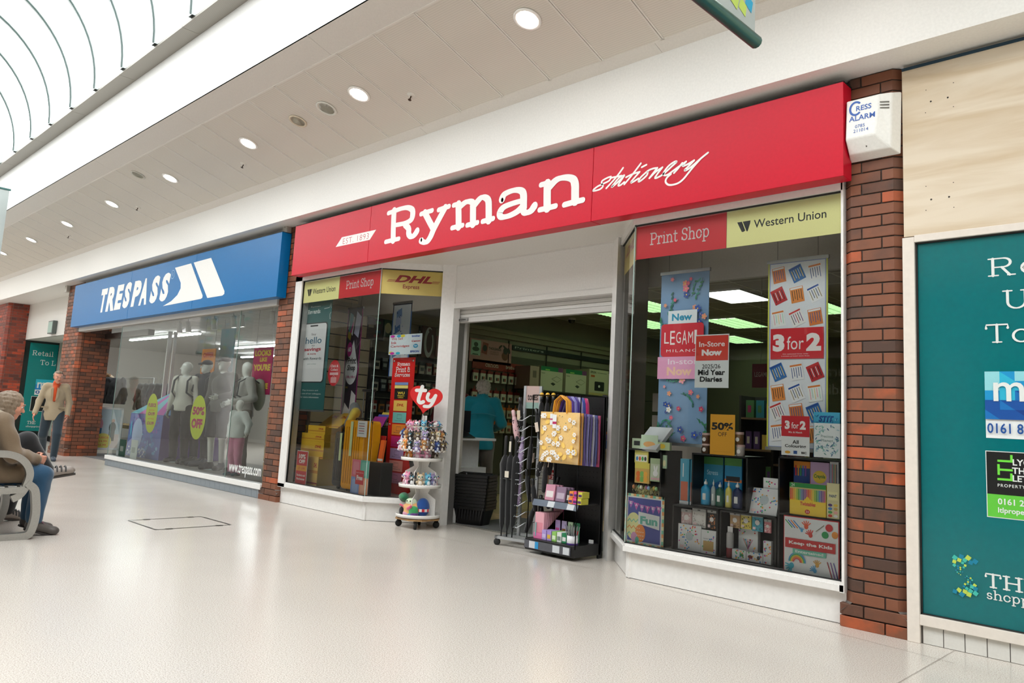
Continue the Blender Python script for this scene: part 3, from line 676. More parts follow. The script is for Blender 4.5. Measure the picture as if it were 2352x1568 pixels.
b = MB(C('c9c6c2')); b.box(XA-.03, XB+.03, .69, .76, 2.25, 2.305); b.build('bottom_rail', 'paint', sh)
b = MB(C('a7a5a2')); b.box(XA-.03, XA+.16, .672, .69, 2.262, 2.295)
for k in range(5): b.cbox(XA+.0+.03*k, .67, 2.278, .012, .01, .012, C('5b5955'))
b.build('lock_plate', 'brushed', sh)
# soffit of the entrance lobby and the wall above everything
b = MB(C('d9d5cf')); b.prism([(-9.085, .0), (-2.0, .0), (-2.0, .12), (-3.7, .12), (-4.2, .64), (-6.74, .64), (-7.25, .12), (-9.085, .12)], 2.90, 2.93); b.build('lobby_soffit', 'paint', front)
b = MB(C('dfdbd6')); b.box(-9.03, -2.0, .0, .05, 2.93, Z3+.04); b.build('fascia_backing', 'matte', front)
# glass: left window two sheets, right window two sheets
for nm, A in (('window_2', PL), ('window_3', PR)):
    w = struct(nm, 'clear glass shop window %s of the stationery doorway' % ('left' if A is PL else 'right'))
    for i in (0, 1):
        b = MB(); p, q = Vector(A[i]), Vector(A[i+1]); d = (q-p).normalized(); n = Vector((-d.y, d.x))
        p2, q2 = p+n*.027, q+n*.027
        if A is PL and i == 0: p2.x = -8.92
        if A is PR and i == 1: q2.x = -2.02
        b.add([(p2.x, p2.y, ZSIL), (q2.x, q2.y, ZSIL), (q2.x, q2.y, ZHED), (p2.x, p2.y, ZHED)], [(0, 1, 2, 3)]); b.build('pane', GL, w)
    b = MB(C('9fb5ad')); c = A[1]; b.box(c[0]-.004, c[0]+.004, .024, .03, ZSIL, ZHED); b.build('glass_edge', 'plastic', w)
# --- red fascia ---------------------------------------------------------------------------------
fs_ = thing('fascia_sign', 'long red fascia sign reading Ryman stationery in white above the stationery shop', 'sign', (0, -.15, 0))
Z0, Z1 = 2.875, 3.525
xs = [-8.95, -7.29, -4.93, -4.05, -1.94]
for i, (a, q) in enumerate(((-8.95, -7.283), (-7.279, -4.05+.0), (-4.046, -1.94))):
    b = MB(RED); b.box(a, q, 0, .14, Z0, Z1); b.build('sign_panel', 'vinyl', fs_, bevel=.003)
b = MB(RED); W_ = C('eceae7')
fs2 = MB(W_); fs2.M = T(0, -.0015, 0) @ FAC
def tr(pts, s, ox, oy, Y=-.152):
    o = []
    for x, y in pts: p = at(ox+x/s, oy+y/s, Y); o.append((p.x, p.z))
    return o
for pl in ([(212, 490), (205, 640), (202, 805)], [(150, 515), (215, 492), (290, 465), (360, 455), (408, 480), (412, 540), (390, 590), (330, 622), (235, 642)], [(330, 640), (368, 680), (372, 740), (400, 768), (435, 745), (462, 705)], [(120, 825), (200, 805), (265, 790)],
           [(502, 525), (560, 505), (625, 485)], [(545, 510), (592, 600), (640, 690)], [(692, 480), (750, 460), (808, 440)], [(765, 455), (700, 575), (640, 690), (600, 780), (555, 828), (500, 815)], [(500, 805), (515, 803)],
           [(855, 430), (915, 412)], [(908, 420), (910, 540), (910, 660)], [(838, 675), (900, 658), (955, 645)], [(920, 450), (985, 398), (1040, 390), (1064, 420), (1066, 520), (1065, 630)], [(1002, 645), (1115, 615)], [(1080, 430), (1150, 352), (1200, 348), (1232, 385), (1236, 480), (1236, 590)], [(1168, 605), (1285, 572)],
           [(1378, 365), (1405, 315), (1460, 283), (1530, 265), (1588, 275), (1612, 320), (1612, 430), (1615, 490), (1642, 510), (1692, 488), (1732, 435)], [(1375, 375), (1390, 370)], [(1600, 380), (1500, 408), (1400, 450), (1358, 510), (1375, 555), (1450, 545), (1540, 500), (1600, 445)],
           [(1800, 210), (1885, 187)], [(1870, 195), (1868, 330), (1868, 460)], [(1785, 480), (1870, 460), (1960, 437)], [(1890, 235), (1970, 155), (2060, 130), (2140, 145), (2168, 200), (2170, 290), (2170, 385)], [(2052, 425), (2160, 395), (2255, 372)]):
    ribbon(fs2, smooth(tr(pl, 4.704, 860, 380), 4), .088, .05, W_)
fs2.build('ryman_lettering'.replace('ryman', 'white'), 'print', fs_)
sc = MB(W_); sc.M = T(0, -.0015, 0) @ FAC
for pl in ([(465, 628), (400, 650), (318, 700), (308, 745), (330, 790), (270, 845), (160, 867), (230, 800), (330, 750), (430, 700), (470, 650), (560, 630), (640, 612)], [(670, 480), (560, 630), (385, 825)],
           [(690, 605), (600, 650), (500, 770), (480, 805), (560, 740), (690, 612)], [(690, 612), (590, 765), (620, 775), (690, 720)], [(970, 405), (830, 590), (690, 758)], [(720, 640), (830, 585), (950, 548)], [(950, 548), (808, 715), (830, 722), (930, 660)], [(985, 470), (1065, 428)],
           [(1090, 530), (970, 640), (930, 712), (980, 690), (1075, 600), (1095, 530), (1180, 492), (1250, 482)], [(1250, 482), (1180, 570), (1115, 655)], [(1120, 650), (1220, 550), (1335, 472)], [(1335, 472), (1260, 570), (1210, 655), (1300, 620), (1380, 560), (1500, 450), (1575, 380), (1540, 378), (1440, 450), (1360, 555), (1360, 602), (1420, 598), (1530, 520), (1640, 440), (1735, 375)],
           [(1670, 400), (1600, 490), (1530, 568)], [(1735, 375), (1675, 450), (1760, 420), (1870, 355)], [(1870, 355), (1780, 450), (1710, 520), (1750, 515), (1850, 440), (1985, 322), (2105, 225)], [(1985, 322), (1860, 462), (1780, 560), (1680, 680), (1580, 748), (1450, 770), (1390, 720), (1410, 650), (1480, 585)]):
    ribbon(sc, smooth(tr(pl, 7.35, 1340, 320), 4), .017, .015, W_)
sc.build('script_lettering', 'print', fs_)
es = MB(W_); es.M = T(0, -.0015, 0) @ FAC
q4 = tr([(1240, 513), (1325, 380), (1787, 278), (1700, 415)], 5.88, 560, 480); es.poly(q4, W_)
fit(es, 'EST. 1893', *tr([(1335, 475)], 5.88, 560, 480)[0], *tr([(1690, 322)], 5.88, 560, 480)[0], C('b5162c'), shear=.0, bold=-.012, spacing=1.15)
es.build('date_plate', 'print', fs_)
for o in fs_.children: o.location = (0, 0, 0)
fs_.location = (0, 0, 0)
for o in fs_.children:
    if o.name.startswith('sign_panel'): o.location = (0, -.15, 0)
    else: o.location = (0, -.15, 0)
b = MB(C('1a1512')); b.box(-8.95, -1.94, -.14, .0, Z1+.002, Z1+.012); b.build('shadow_gap', 'matte', fs_)

# vinyl panels inside the window heads ----------------------------------------------------------
def on_line(p, q, d=.036):
    """drawing plane along the plan line p -> q, just behind the glass, facing the mall; x runs from p"""
    p, q = Vector(p), Vector(q); u = (q-p).normalized(); n = Vector((-u.y, u.x)); o = p+n*d
    return Matrix(((u.x, 0, -n.x, o.x), (u.y, 0, -n.y, o.y), (0, 1, 0, 0), (0, 0, 0, 1)))
YEL, YELW = C('fff070'), C('fff8a8')
def panel_thing(name, label, cat, M, w, h, col, thick=.003, m='print', group=None):
    t = thing(name, label, cat, group=group); t.matrix_local = M
    b = MB(col); b.box(0, w, 0, h, -thick, 0); b.build('board', m, t); return t
def wu(a, x0, y0, x1, y1, c):
    """two slanted bars mark and the name"""
    h = y1-y0; w = (x1-x0)*.16
    a.poly([(x0, y1), (x0+w*.36, y1), (x0+w*.62, y0+h*.1), (x0+w*.5, y0), (x0+w*.36, y0)], c)
    a.poly([(x0+w*.42, y1), (x0+w, y1), (x0+w*.98, y1-h*.25), (x0+w*.8, y0), (x0+w*.72, y0)], c)
    fit(a, 'Western Union', x0+w*1.25, y0+h*.2, x1, y1-h*.02, c, bold=.008)
V0, V1 = 2.54, 2.82
def head(label, A, i, x0, x1, col, draw):
    M = on_line(A[i], A[i+1]) @ T(x0, V0, 0); t = panel_thing('window_vinyl', label, 'window sign', M, x1-x0, V1-V0, col)
    a = MB(); a.M = T(0, 0, .0005); draw(a, x1-x0, V1-V0); a.build('lettering', 'print', t); return t
K = C('151515')
RD2 = C('e02834')
ps = lambda a, w, h: slab(a, 'Print Shop', w*.17, h*.38, w*.83, h*.74, C('e6d2d0'))
head('yellow window sign with a black striped logo above the left window', PL, 0, .165, .98, YELW, lambda a, w, h: wu(a, w*.1, h*.3, w*.9, h*.62, K))
head('red Print Shop window sign above the left window, beside the express panel', PL, 0, .985, 1.845, RD2, ps)
def dhl(a, w, h, big=True):
    r = C('b0121f'); y0, y1 = h*.5, h*.8
    for i in range(3): yy = y0+(y1-y0)*.04+i*(y1-y0)*.12; a.rect(w*.1+.008*i, yy, w*.12, (y1-y0)*.06, r); a.rect(w*.80+.008*i, yy, w*.12, (y1-y0)*.06, r)
    fit(a, 'DHL', w*.22, y0, w*.82, y1, r, bold=.045, shear=.35)
    if big: fit(a, 'Express', w*.36, h*.2, w*.62, h*.42, C('b4402a'), bold=.02)
head('yellow express courier sign with dark red italic letters on the splayed left window', PL, 1, .01, .735, C('ffe07a'), dhl)
head('red Print Shop window sign above the right window', PR, 1, .005, .83, RD2, ps)
head('yellow window sign with a black striped logo above the right window', PR, 1, .833, 1.69, YELW, lambda a, w, h: wu(a, w*.1, h*.38, w*.88, h*.66, K))
head('pale yellow courier vinyl on the narrow splayed pane beside the entrance', PR, 0, .03, .7, C('e6cf7a'), lambda a, w, h: dhl(a, w, h, False))

# ================================================================ BOARDED UNIT ON THE RIGHT
b = MB(C('e6dccb'))
def timber_mat():
    m, nt, b, N, L = node_mat('bare_timber_board'); b.inputs['Roughness'].default_value = .7
    tc = N('ShaderNodeTexCoord'); mp = N('ShaderNodeMapping'); mp.inputs['Scale'].default_value = (.6, 1, 5); L(tc.outputs['Object'], mp.inputs[0])
    n = N('ShaderNodeTexNoise'); n.inputs['Scale'].default_value = 1.6; n.inputs['Detail'].default_value = 8; n.inputs['Distortion'].default_value = .7; L(mp.outputs[0], n.inputs['Vector'])
    r = N('ShaderNodeValToRGB'); r.color_ramp.elements[0].position = .33; r.color_ramp.elements[0].color = (*C('c9b598'), 1); r.color_ramp.elements[1].position = .58; r.color_ramp.elements[1].color = (*C('dbcdb8'), 1)
    L(n.outputs['Fac'], r.inputs[0]); L(r.outputs[0], b.inputs['Base Color']); return m
wr = thing('fascia_board', 'bare pale plywood fascia board with screw holes at the right edge', 'board')
b = MB(); b.box(-1.62, 4, 0, .03, 2.45, 3.555); b.build('plywood', timber_mat(), wr)
b = MB(C('1e3a4c')); b.box(-1.62, 4, -.004, .03, 3.555, 3.575); b.build('blue_sealed_edge', 'matte', wr)
for px, py, r in ((2138, 233, .006), (2177, 224, .006), (2127, 207, .003), (2190, 190, .003), (2126, 259, .003), (2190, 245, .003), (2139, 458, .006), (2180, 452, .006), (2127, 428, .003), (2190, 419, .003), (2127, 483, .003), (2191, 476, .003)):
    b = MB(C('3a322b')); b.M = T(0, -.001, 0) @ FAC; p = at(px, py, 0); b.oval(p.x, p.z, r, r, C('3a322b'), 10); b.build('screw_hole', 'matte', wr)
wt = struct('window_4', 'window of the boarded unit covered in teal vinyl')
FC = C('e2d9cf')
b = MB(FC); b.box(-1.625, -1.555, -.02, .06, 0, 2.44); b.box(-1.555, 4, -.02, .06, 2.405, 2.45); b.box(-1.555, 4, -.02, .06, .105, .165); b.box(-1.62, -1.575, -.0, .06, 0, 2.44); b.build('frame', 'gloss', wt, bevel=.003)
b = MB(C('1d1d1b')); b.box(-1.555, -1.545, .0, .03, .165, 2.405); b.box(-1.555, 4, .0, .03, 2.395, 2.405); b.box(-1.555, 4, .0, .03, .165, .172); b.build('gasket', 'rubber', wt)
TEAL = C('006a6e')
b = MB(); b.box(-1.55, 4, .014, .02, .165, 2.405); b.build('pane', mat('gloss', TEAL), wt)
tb = struct('baseboard_right', 'row of pale tiles under the teal window')
b0 = MB(C('d6d4ce')); b0.box(.0015, .1075, 0, .012, .002, .104); proto = b0.build('tile', 'paint', tb, bevel=.001); proto.location = (-1.545, .002, 0)
for k in range(1, 40): o = link_copy(proto, tb); o.location = (-1.545+.1105*k, .002, 0)
b = MB(C('55504b')); b.box(-1.555, 4, .006, .03, 0, .106); b.build('grout', 'matte', tb)
def fl(px, py, Y=.012): p = at(px, py, Y); return p.x, p.z
tv = thing('vinyl_notice', 'white To Let lettering and agent panels on the teal window at the right edge', 'notice'); tv.location = (0, .0125, 0)
a = MB(); a.M = FAC; WT = C('dfe3e0')
slab(a, 'Retail', *fl(2268, 636), fl(2268, 636)[0]+.62, fl(2268, 594)[1], WT, .075, .05)
slab(a, 'Unit', *fl(2302, 710), fl(2302, 710)[0]+.42, fl(2302, 667)[1], WT, .075, .05)
slab(a, 'To Let', *fl(2262, 788), fl(2262, 788)[0]+.6, fl(2262, 745)[1], WT, .075, .05)
a.build('lettering', 'print', tv); a = MB(); a.M = FAC; x0, y0 = fl(2265, 1005); x1, y1 = x0+.6, fl(2262, 853)[1]; ym = fl(2264, 962)[1]
a.rect(x0, y0, x1-x0, y1-y0, C('e4e8e8'))
r2 = random.Random(3); cols = ['8fd0d8', '2ab0d0', '1290c8', '0c6cb4', '0a4c9a', '083a84']
for j in range(5):
    for i in range(8):
        w = (x1-x0)/8; h = (y1-ym)/5; xx = x0+i*w; yy = y1-(j+1)*h; k = min(5, max(0, j+r2.choice((0, 0, 1, -1))))
        a.poly([(xx, yy), (xx+w, yy), (xx, yy+h)], C(cols[k])); a.poly([(xx+w, yy), (xx+w, yy+h), (xx, yy+h)], C(cols[min(5, k+r2.choice((0, 1)))]))
p = fl(2278, 920); q = fl(2278, 875)
a.text('media', p[0], p[1], (q[1]-p[1])/.5, WT, bold=.01)
fit(a, '0161 8', *fl(2269, 994), fl(2352, 990)[0], fl(2269, 971)[1], C('0c4a94'), bold=.015)
a.build('agent_board', 'print', tv); a = MB(); a.M = FAC; x0, y0 = fl(2269, 1185); x1, y1 = x0+.6, fl(2266, 1036)[1]; ym = fl(2269, 1133)[1]
a.rect(x0-.004, y0-.004, x1-x0, y1-y0+.008, WT); a.rect(x0, y0, x1-x0, y1-y0, C('0c0c0c')); a.rect(x0, y0, x1-x0, ym-y0, C('5fc23c'))
G_ = C('6cd640')
for py, t_ in ((1102, 'L'), (1080, 'T'), (1060, 'L')):
    p = fl(2291, py); a.rect(p[0], p[1], .075, .012, G_)
    if t_ == 'T': a.rect(p[0], p[1]-.024, .012, .06, G_)
    else: a.rect(p[0]+.063, p[1], .012, .042, G_)
for py, t_ in ((1068, 'LYONS'), (1087, 'THOMAS'), (1105, 'LETTINGS')): p = fl(2325, py); a.text(t_, p[0], p[1], .048, WT, bold=.02)
p = fl(2291, 1117); a.text('PROPERTY', p[0], p[1], .024, WT, spacing=1.25, bold=.01)
p = fl(2292, 1157); a.text('0161 260', p[0], p[1], .046, WT, bold=.02); p = fl(2292, 1176); a.text('ltlproperty', p[0], p[1], .04, WT, bold=.02)
a.build('agent_board', 'print', tv); a = MB(); a.M = FAC; slab(a, 'THE', *fl(2262, 1347), fl(2262, 1347)[0]+.27, fl(2262, 1315)[1], WT, .1, .07)
p = fl(2266, 1372); fat(a, 'shopping', p[0], p[1]-.005, .05, WT)
a.build('lettering', 'print', tv); a = MB(); a.M = FAC; pc_ = [C('3fb8a8'), C('b9cf52'), C('0a80a0')]
S1 = [(370, 915, 15), (418, 908, 15), (470, 918, 16), (403, 934, 13), (444, 935, 13), (489, 953, 14), (522, 945, 16), (366, 945, 12), (366, 972, 10), (428, 955, 9), (393, 980, 8), (448, 975, 8), (411, 990, 6), (437, 989, 7), (395, 997, 6), (379, 1010, 5), (412, 1004, 5), (389, 1024, 5), (411, 1020, 4), (428, 1023, 4), (400, 1034, 3), (414, 1044, 3),
      (461, 1055, 4), (450, 1065, 4), (472, 1065, 4), (489, 1070, 6), (500, 1084, 6), (470, 1082, 5), (487, 1100, 6), (470, 1098, 6), (448, 1114, 7), (468, 1112, 6), (492, 1119, 8), (440, 1131, 8), (520, 1124, 11), (500, 1135, 12), (461, 1147, 10), (527, 1150, 14), (403, 1158, 14), (447, 1170, 14), (489, 1166, 14), (372, 1168, 14), (425, 1191, 16), (478, 1192, 15), (527, 1184, 15)]
for i, (x, y, r) in enumerate(S1):
    px, py = 2080+x/3.268, 1000+y/3.268; p = fl(px, py); w = r/3.268*.0029; an = .5 if i % 2 else .2
    a.poly([(p[0]+w*math.cos(an+k*PI/2)*1.25, p[1]+w*math.sin(an+k*PI/2)*1.25) for k in range(4)], pc_[(i*5+i//3) % 3])
a.build('mosaic_logo', 'print', tv)
# boarded unit body behind
b = MB(C('55524e')); b.box(-1.62, 4, .3, .34, 0, 2.9); b.build('wall_boarded', 'matte')['kind'] = 'structure'
b = MB(C('cfc6b8')); b.box(-1.62, 8, .031, .06, 2.45, Z3+.05); b.box(4, 8, 0, .05, 0, 2.45); b.build('wall_beyond', 'matte')['kind'] = 'structure'

# ---------------------------------------------------------------- alarm box
al = thing('alarm_box', 'white wedge-shaped alarm box with blue lettering high on the right brick pillar', 'alarm')
al.location = (-1.93, 0, 3.0); b = MB(C('ecebe6'))
o8 = [(0, 0), (.015, -.03), (.33-.03, -.03), (.33-.0, 0)]
fr = [(.0, -.075, .02), (.27, -.075, .085), (.31, -.075, .39), (.015, -.075, .39)]
V = [(-.02, 0, 0), (.30, 0, 0), (.31, 0, .42), (-.02, 0, .42), (.0, -.08, .03), (.265, -.08, .03), (.275, -.075, .40), (0, -.075, .40), (.0, -.14, .12), (.185, -.14, .12), (.205, -.12, .39), (.0, -.12, .39)]
b.add(V, [(0, 1, 5, 4), (1, 2, 6, 5), (2, 3, 7, 6), (3, 0, 4, 7), (4, 5, 9, 8), (5, 6, 10, 9), (6, 7, 11, 10), (7, 4, 8, 11), (8, 9, 10, 11), (3, 2, 1, 0)]); b.build('housing', 'paint', al, bevel=.008)
a = MB(); a.M = Matrix(((1, 0, 0, .0), (0, .074, -1, -.1412), (0, 1, .074, .12), (0, 0, 0, 1))); BL = C('1c54a8')
a.stroke(AR(.062, .205, .036, .045, 50, 310, 16), .014, BL); a.text('RESS', .062, .185, .05, BL, bold=.015); a.text('ALARM', .022, .118, .052, BL, bold=.015); a.text('0785', .06, .066, .032, BL); a.text('211014', .05, .035, .032, BL)
a.build('lettering', 'print', al)
b = MB(C('6a6862'))
for k in range(3): b.M = T(.235, -.102, .335-.02*k) @ RZ(.55); b.box(-.028, .028, -.004, .002, -.003, .003)
b.M = T(.12, -.095, .06) @ RX(.6); b.lathe([(.006, 0), (.006, .01)], n=8); b.build('vent_slot', 'matte', al)
def sensor(px, py, lab, s=1.0):
    p = at(px, py, -.04); t = thing('sensor_box', lab, 'sensor', (p.x, 0, p.z))
    b = MB(C('b3aea4')); b.box(-.055*s, .055*s, -.075, 0, -.065*s, .065*s); b.build('housing', 'plastic', t, bevel=.006)
    b = MB(C('8d887e')); b.box(-.012, .012, -.078, -.074, .03*s, .045*s); b.build('indicator', 'plastic', t)
sensor(659, 529, 'small grey sensor box at the top of the pillar between the blue and red signs'); sensor(155, 663, 'small grey sensor box at the top of the wide pillar left of the blue sign', 1.2)

# ================================================================ SPORTSWEAR SHOPFRONT (blue fascia)
BLU = C('0068a6')
ts = thing('fascia_sign', 'long blue fascia sign with white TRESPASS lettering and slanted logo', 'sign')
for a_, q_ in ((-17.78, -14.605), (-14.6, -11.905), (-11.9, -9.29)):
    b = MB(BLU); b.box(a_, q_, -.15, -.01, 2.63, 3.50); b.build('sign_panel', 'vinyl', ts, bevel=.003)
a = MB(); a.M = T(0, -.1515, 0) @ FAC
def t3(x, y): p = at(100+x/3.92, 560+y/3.92, -.1515); return p.x, p.z
xa, za = t3(508, 622); xb, zb_ = t3(1142, 255)
xm = [t3(x, y) for x, y in ((508, 405), (1142, 255))]
lets = [(507, 620, 578, 397), (560, 612, 650, 378), (637, 597, 725, 360), (712, 583, 795, 338), (788, 568, 885, 322), (858, 557, 945, 303), (955, 540, 1050, 278), (1045, 523, 1145, 253)]
for ch, (x0, y0, x1, y1) in zip('TRESPASS', lets):
    p0 = t3(x0-6, y0); p1 = t3(x1+5, y1); fit(a, ch, p0[0], p0[1], p1[0], p1[1], W_, bold=.06, shear=.18)
a.poly([t3(*p) for p in [(1185, 215), (1330, 175), (1433, 465), (1430, 485), (1415, 495), (1075, 560), (1150, 515), (1205, 460), (1235, 400), (1236, 350)]], W_)
a.poly([t3(*p) for p in [(1353, 168), (1510, 125), (1630, 425), (1628, 450), (1610, 465), (1475, 487)]], W_)
p = t3(1165, 275); a.stroke(AR(p[0], p[1], .07, .07, 0, 360, 16), .012, C('8fb4d8'), cap=False); a.text('R', p[0], p[1]-.035, .1, C('8fb4d8'), 'c')
a.build('lettering', 'print', ts)
b = MB(C('3a4048')); b.box(-17.78, -9.29, -.14, -.0, 3.502, 3.51); b.build('shadow_gap', 'matte', ts)
tf = struct('wall_front_left', 'head and base of the sportswear shopfront')
b = MB(C('cfcac3')); b.box(-17.66, -9.5, -.02, .12, 2.55, 2.63); b.box(-17.66, -9.5, .0, .05, 2.63, Z3+.04); b.build('window_head', 'paint', tf)
b = MB(C('ecebe8')); b.box(-15.30, -9.5, -.015, .12, .115, .185); b.build('sill', 'paint', tf, bevel=.004)
b = MB(C('3c4044')); b.box(-15.29, -9.5, .012, .1, 0, .116); b.build('grout', 'matte', tf)
b0 = MB(C('7d868d')); b0.box(.0015, .1525, 0, .012, .003, .113); proto = None
for k in range(38):
    x = -15.29+.154*k
    if x > -9.52: break
    if proto is None: proto = b0.build('tile', 'paint', tf, bevel=.001); proto.location = (x, .001, 0)
    else: o = link_copy(proto, tf); o.location = (x, .001, 0)
w5 = struct('window_5', 'frameless glass window of the sportswear shop')
GL2 = glass_mat('sport_glass', (.93, .97, .95), 1.0, 1.28)
for x0, x1 in ((-15.29, -10.6), (-10.595, -9.5)):
    b = MB(); b.add([(x0, .03, .185), (x1, .03, .185), (x1, .03, 2.56), (x0, .03, 2.56)], [(0, 1, 2, 3)]); b.build('pane', GL2, w5)
b = MB(C('8fa69e')); b.box(-15.292, -15.286, .025, .035, .185, 2.56); b.box(-10.6, -10.595, .025, .035, .185, 2.56); b.build('glass_edge', 'plastic', w5)
b = MB(); b.add([(-15.29, .03, .1), (-15.29, .9, .1), (-15.29, .9, 2.56), (-15.29, .03, 2.56)], [(0, 1, 2, 3)]); b.build('pane', GL2, w5)
b = MB(C('c9ced0')); b.box(-15.31, -15.27, .88, .95, 0, 2.56); b.box(-15.31, -15.27, .99, 1.05, 0, 2.56); b.build('door_post', 'brushed', w5)
b = MB(C('dedbd5')); b.box(-23.74, -18.7, .485, .53, 2.66, Z3+.04); b.build('wall_recess', 'paint')['kind'] = 'structure'
b = MB(C('d0ccc5')); b.prism([(-23.74, .5), (-18.7, .5), (-18.7, .63), (-23.74, 1.32)], 2.66, 2.70); b.build('ceiling_recess', 'paint')['kind'] = 'structure'
b = MB(C('a9b0a4')); b.prism([(-18.7, .63), (-18.7, .66), (-23.74, 1.36), (-23.74, 1.32)], .14, 2.9); b.prism([(-18.7, .62), (-18.7, .67), (-23.74, 1.37), (-23.74, 1.31)], 0, .5, C('1c1c1c')) if 0 else None; b.prism([(-18.7, .62), (-18.7, .665), (-23.74, 1.365), (-23.74, 1.31)], 0, .14, C('1c1c1c')); b.build('wall_side', 'paint')['kind'] = 'structure'
# brass door guide and light box
p = at(124, 752, .47); t = thing('light_box', 'small grey-edged emergency light box on the white wall above the far teal window', 'light box', (p.x, .485, p.z))
b = MB(C('5c6460')); b.box(-.19, .19, -.1, 0, -.16, .16); b.build('housing', 'plastic', t, bevel=.01); b = MB(C('93b0a4')); b.box(-.16, .16, -.104, -.1, -.13, .13); b.build('lens', 'plastic', t)
# far teal unit (faces along the mall)
ft = struct('window_6', 'far teal window between the two left pillars'); XF = -23.74
b = MB(C('14201f')); b.box(XF-.05, XF-.02, .5, 1.32, 0, 2.66); b.build('frame', 'gloss', ft)
b = MB(C('007f7d')); b.box(XF-.02, XF-.0, .62, 1.3, .26, 2.6); b.build('pane', 'gloss', ft)
n_ = thing('vinyl_notice', 'white Retail Unit To Let lettering on the far teal window behind the walking man', 'notice'); a = MB(); a.M = T(XF+.002, 0, 0) @ Matrix(((0, 0, 1, 0), (1, 0, 0, 0), (0, 1, 0, 0), (0, 0, 0, 1)))
slab(a, 'Retail', .69, 2.27, 1.2, 2.40, WT, .09, .06); slab(a, 'To L', .9, 2.03, 1.28, 2.16, WT, .09, .06)
a.rect(.86, 1.22, .44, .42, C('1580c4')); a.rect(.86, 1.22, .44, .14, C('e4e8e8')); a.rect(.86, 1.5, .44, .14, C('28b4cc')); fit(a, 'me', .9, 1.4, 1.25, 1.56, WT, bold=.02); fit(a, '016', .88, 1.25, 1.2, 1.34, C('0c4a94'), bold=.02)
a.rect(.8, .78, .5, .4, WT); a.rect(.81, .79, .49, .38, C('0c0c0c')); slab(a, 'THE', .78, .44, .98, .52, WT); slab(a, 'shopping', .76, .36, 1.12, .4, WT)
a.build('lettering', 'print', n_)

# ================================================================ INSIDE THE STATIONERY SHOP
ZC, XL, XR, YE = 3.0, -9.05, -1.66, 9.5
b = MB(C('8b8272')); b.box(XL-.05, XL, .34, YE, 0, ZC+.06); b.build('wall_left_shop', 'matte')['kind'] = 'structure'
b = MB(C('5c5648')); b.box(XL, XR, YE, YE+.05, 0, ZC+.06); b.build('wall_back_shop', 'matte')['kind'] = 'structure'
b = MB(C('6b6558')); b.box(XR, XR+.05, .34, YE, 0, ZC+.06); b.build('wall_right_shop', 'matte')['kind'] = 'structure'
def tiled(nm, x0, x1, y0, y1, z, c, m):
    b = MB(C('8a8680')); b.box(x0, x1, y0, y1, z+.012, z+.04); o = b.build(nm, m); o['kind'] = 'structure'; t = None; b = MB(C('b8b4aa'))
    x = x0
    while x < x1-.3:
        y = y0
        while y < y1-.3:
            if t is None: q = MB(C(c)); q.box(.012, .588, .012, .588, .002, .014); t = q.build('ceiling_tile', 'matte', o); t.location = (x, y, z)
            else: link_copy(t, o).location = (x, y, z)
            y += .6
        b.box(x-.012, x+.012, y0, y1, z, z+.012); x += .6
    y = y0
    while y < y1: b.box(x0, x1, y-.012, y+.012, z, z+.012); y += .6
    b.build('ceiling_grid', 'paint', o)
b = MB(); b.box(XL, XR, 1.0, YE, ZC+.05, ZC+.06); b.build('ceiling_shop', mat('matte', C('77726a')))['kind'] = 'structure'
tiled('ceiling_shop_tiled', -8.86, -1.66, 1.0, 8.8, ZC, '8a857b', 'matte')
b = MB(C('cfcac0')); b.box(XL, XR, .95, 1.0, 2.50, ZC+.06); b.box(XL, XR, .12, 1.0, 2.95, 2.98); b.build('trim_8', 'paint')['kind'] = 'structure'
b = MB(C('c9ab84')); b.box(XL, XR, .87, YE, -.02, .003); b.build('floor_shop', 'wood')['kind'] = 'structure'
b = MB(C('3a3a3b')); b.box(XA-.1, XB+.1, .87, 2.0, 0, .006); b.build('entrance_mat', 'fabric'); tag(bpy.data.objects['entrance_mat'], 'dark grey entrance mat inside the doorway of the stationery shop', 'mat')
b = MB(C('b5b2ad')); b.box(XA-.1, XB+.1, .80, .87, 0, .007); b.box(XA-.1, XB+.1, .825, .832, .007, .011); b.build('threshold_strip', 'brushed'); tag(bpy.data.objects['threshold_strip'], 'grooved aluminium threshold strip across the stationery shop doorway', 'threshold')
b = MB(C('b9b4aa'))
b.prism([(-9.085, .06), (-7.26, .06), (-6.75, .57), (-6.75, .95), (-9.085, .95)], .2, ZSIL-.01); b.prism([(-4.19, .57), (-3.69, .06), (-2.005, .06), (-2.005, .95), (-4.19, .95)], .2, ZSIL-.01)
b.build('window_bed', 'paint', front)
b = MB(C('c4bfb5')); b.box(XA-.14, XA-.1, .66, .95, 0, 2.9); b.box(XB+.1, XB+.14, .66, .95, 0, 2.9); b.build('inner_reveal', 'paint', front)
PANEL = emit_mat('ceiling_panel_glow', (.93, 1, .93), 5.5); LOUV = emit_mat('louvre_glow', (.62, .9, .52), 2.4)
def ceiling_lamp(x, y, w, l, m, label, group=None, louvre=True):
    t = thing('ceiling_light', label, 'ceiling light', (x, y, ZC), group=group)
    b = MB(C('d8d8d2')); 
    for q in ((-w/2-.02, -w/2), (w/2, w/2+.02)): b.box(q[0], q[1], -l/2-.02, l/2+.02, -.02, 0)
    for q in ((-l/2-.02, -l/2), (l/2, l/2+.02)): b.box(-w/2, w/2, q[0], q[1], -.02, 0)
    b.build('frame', 'paint', t); b = MB(); b.box(-w/2, w/2, -l/2, l/2, -.008, -.002); df = b.build('diffuser', m, t)
    if louvre:
        b = MB(C('c8d8c4'))
        for k in range(1, 4): b.box(-w/2+k*w/4-.004, -w/2+k*w/4+.004, -l/2, l/2, -.028, -.009)
        for k in range(1, 12): b.box(-w/2, w/2, -l/2+k*l/12-.004, -l/2+k*l/12+.004, -.028, -.009)
        b.build('louvre', 'gloss', df)
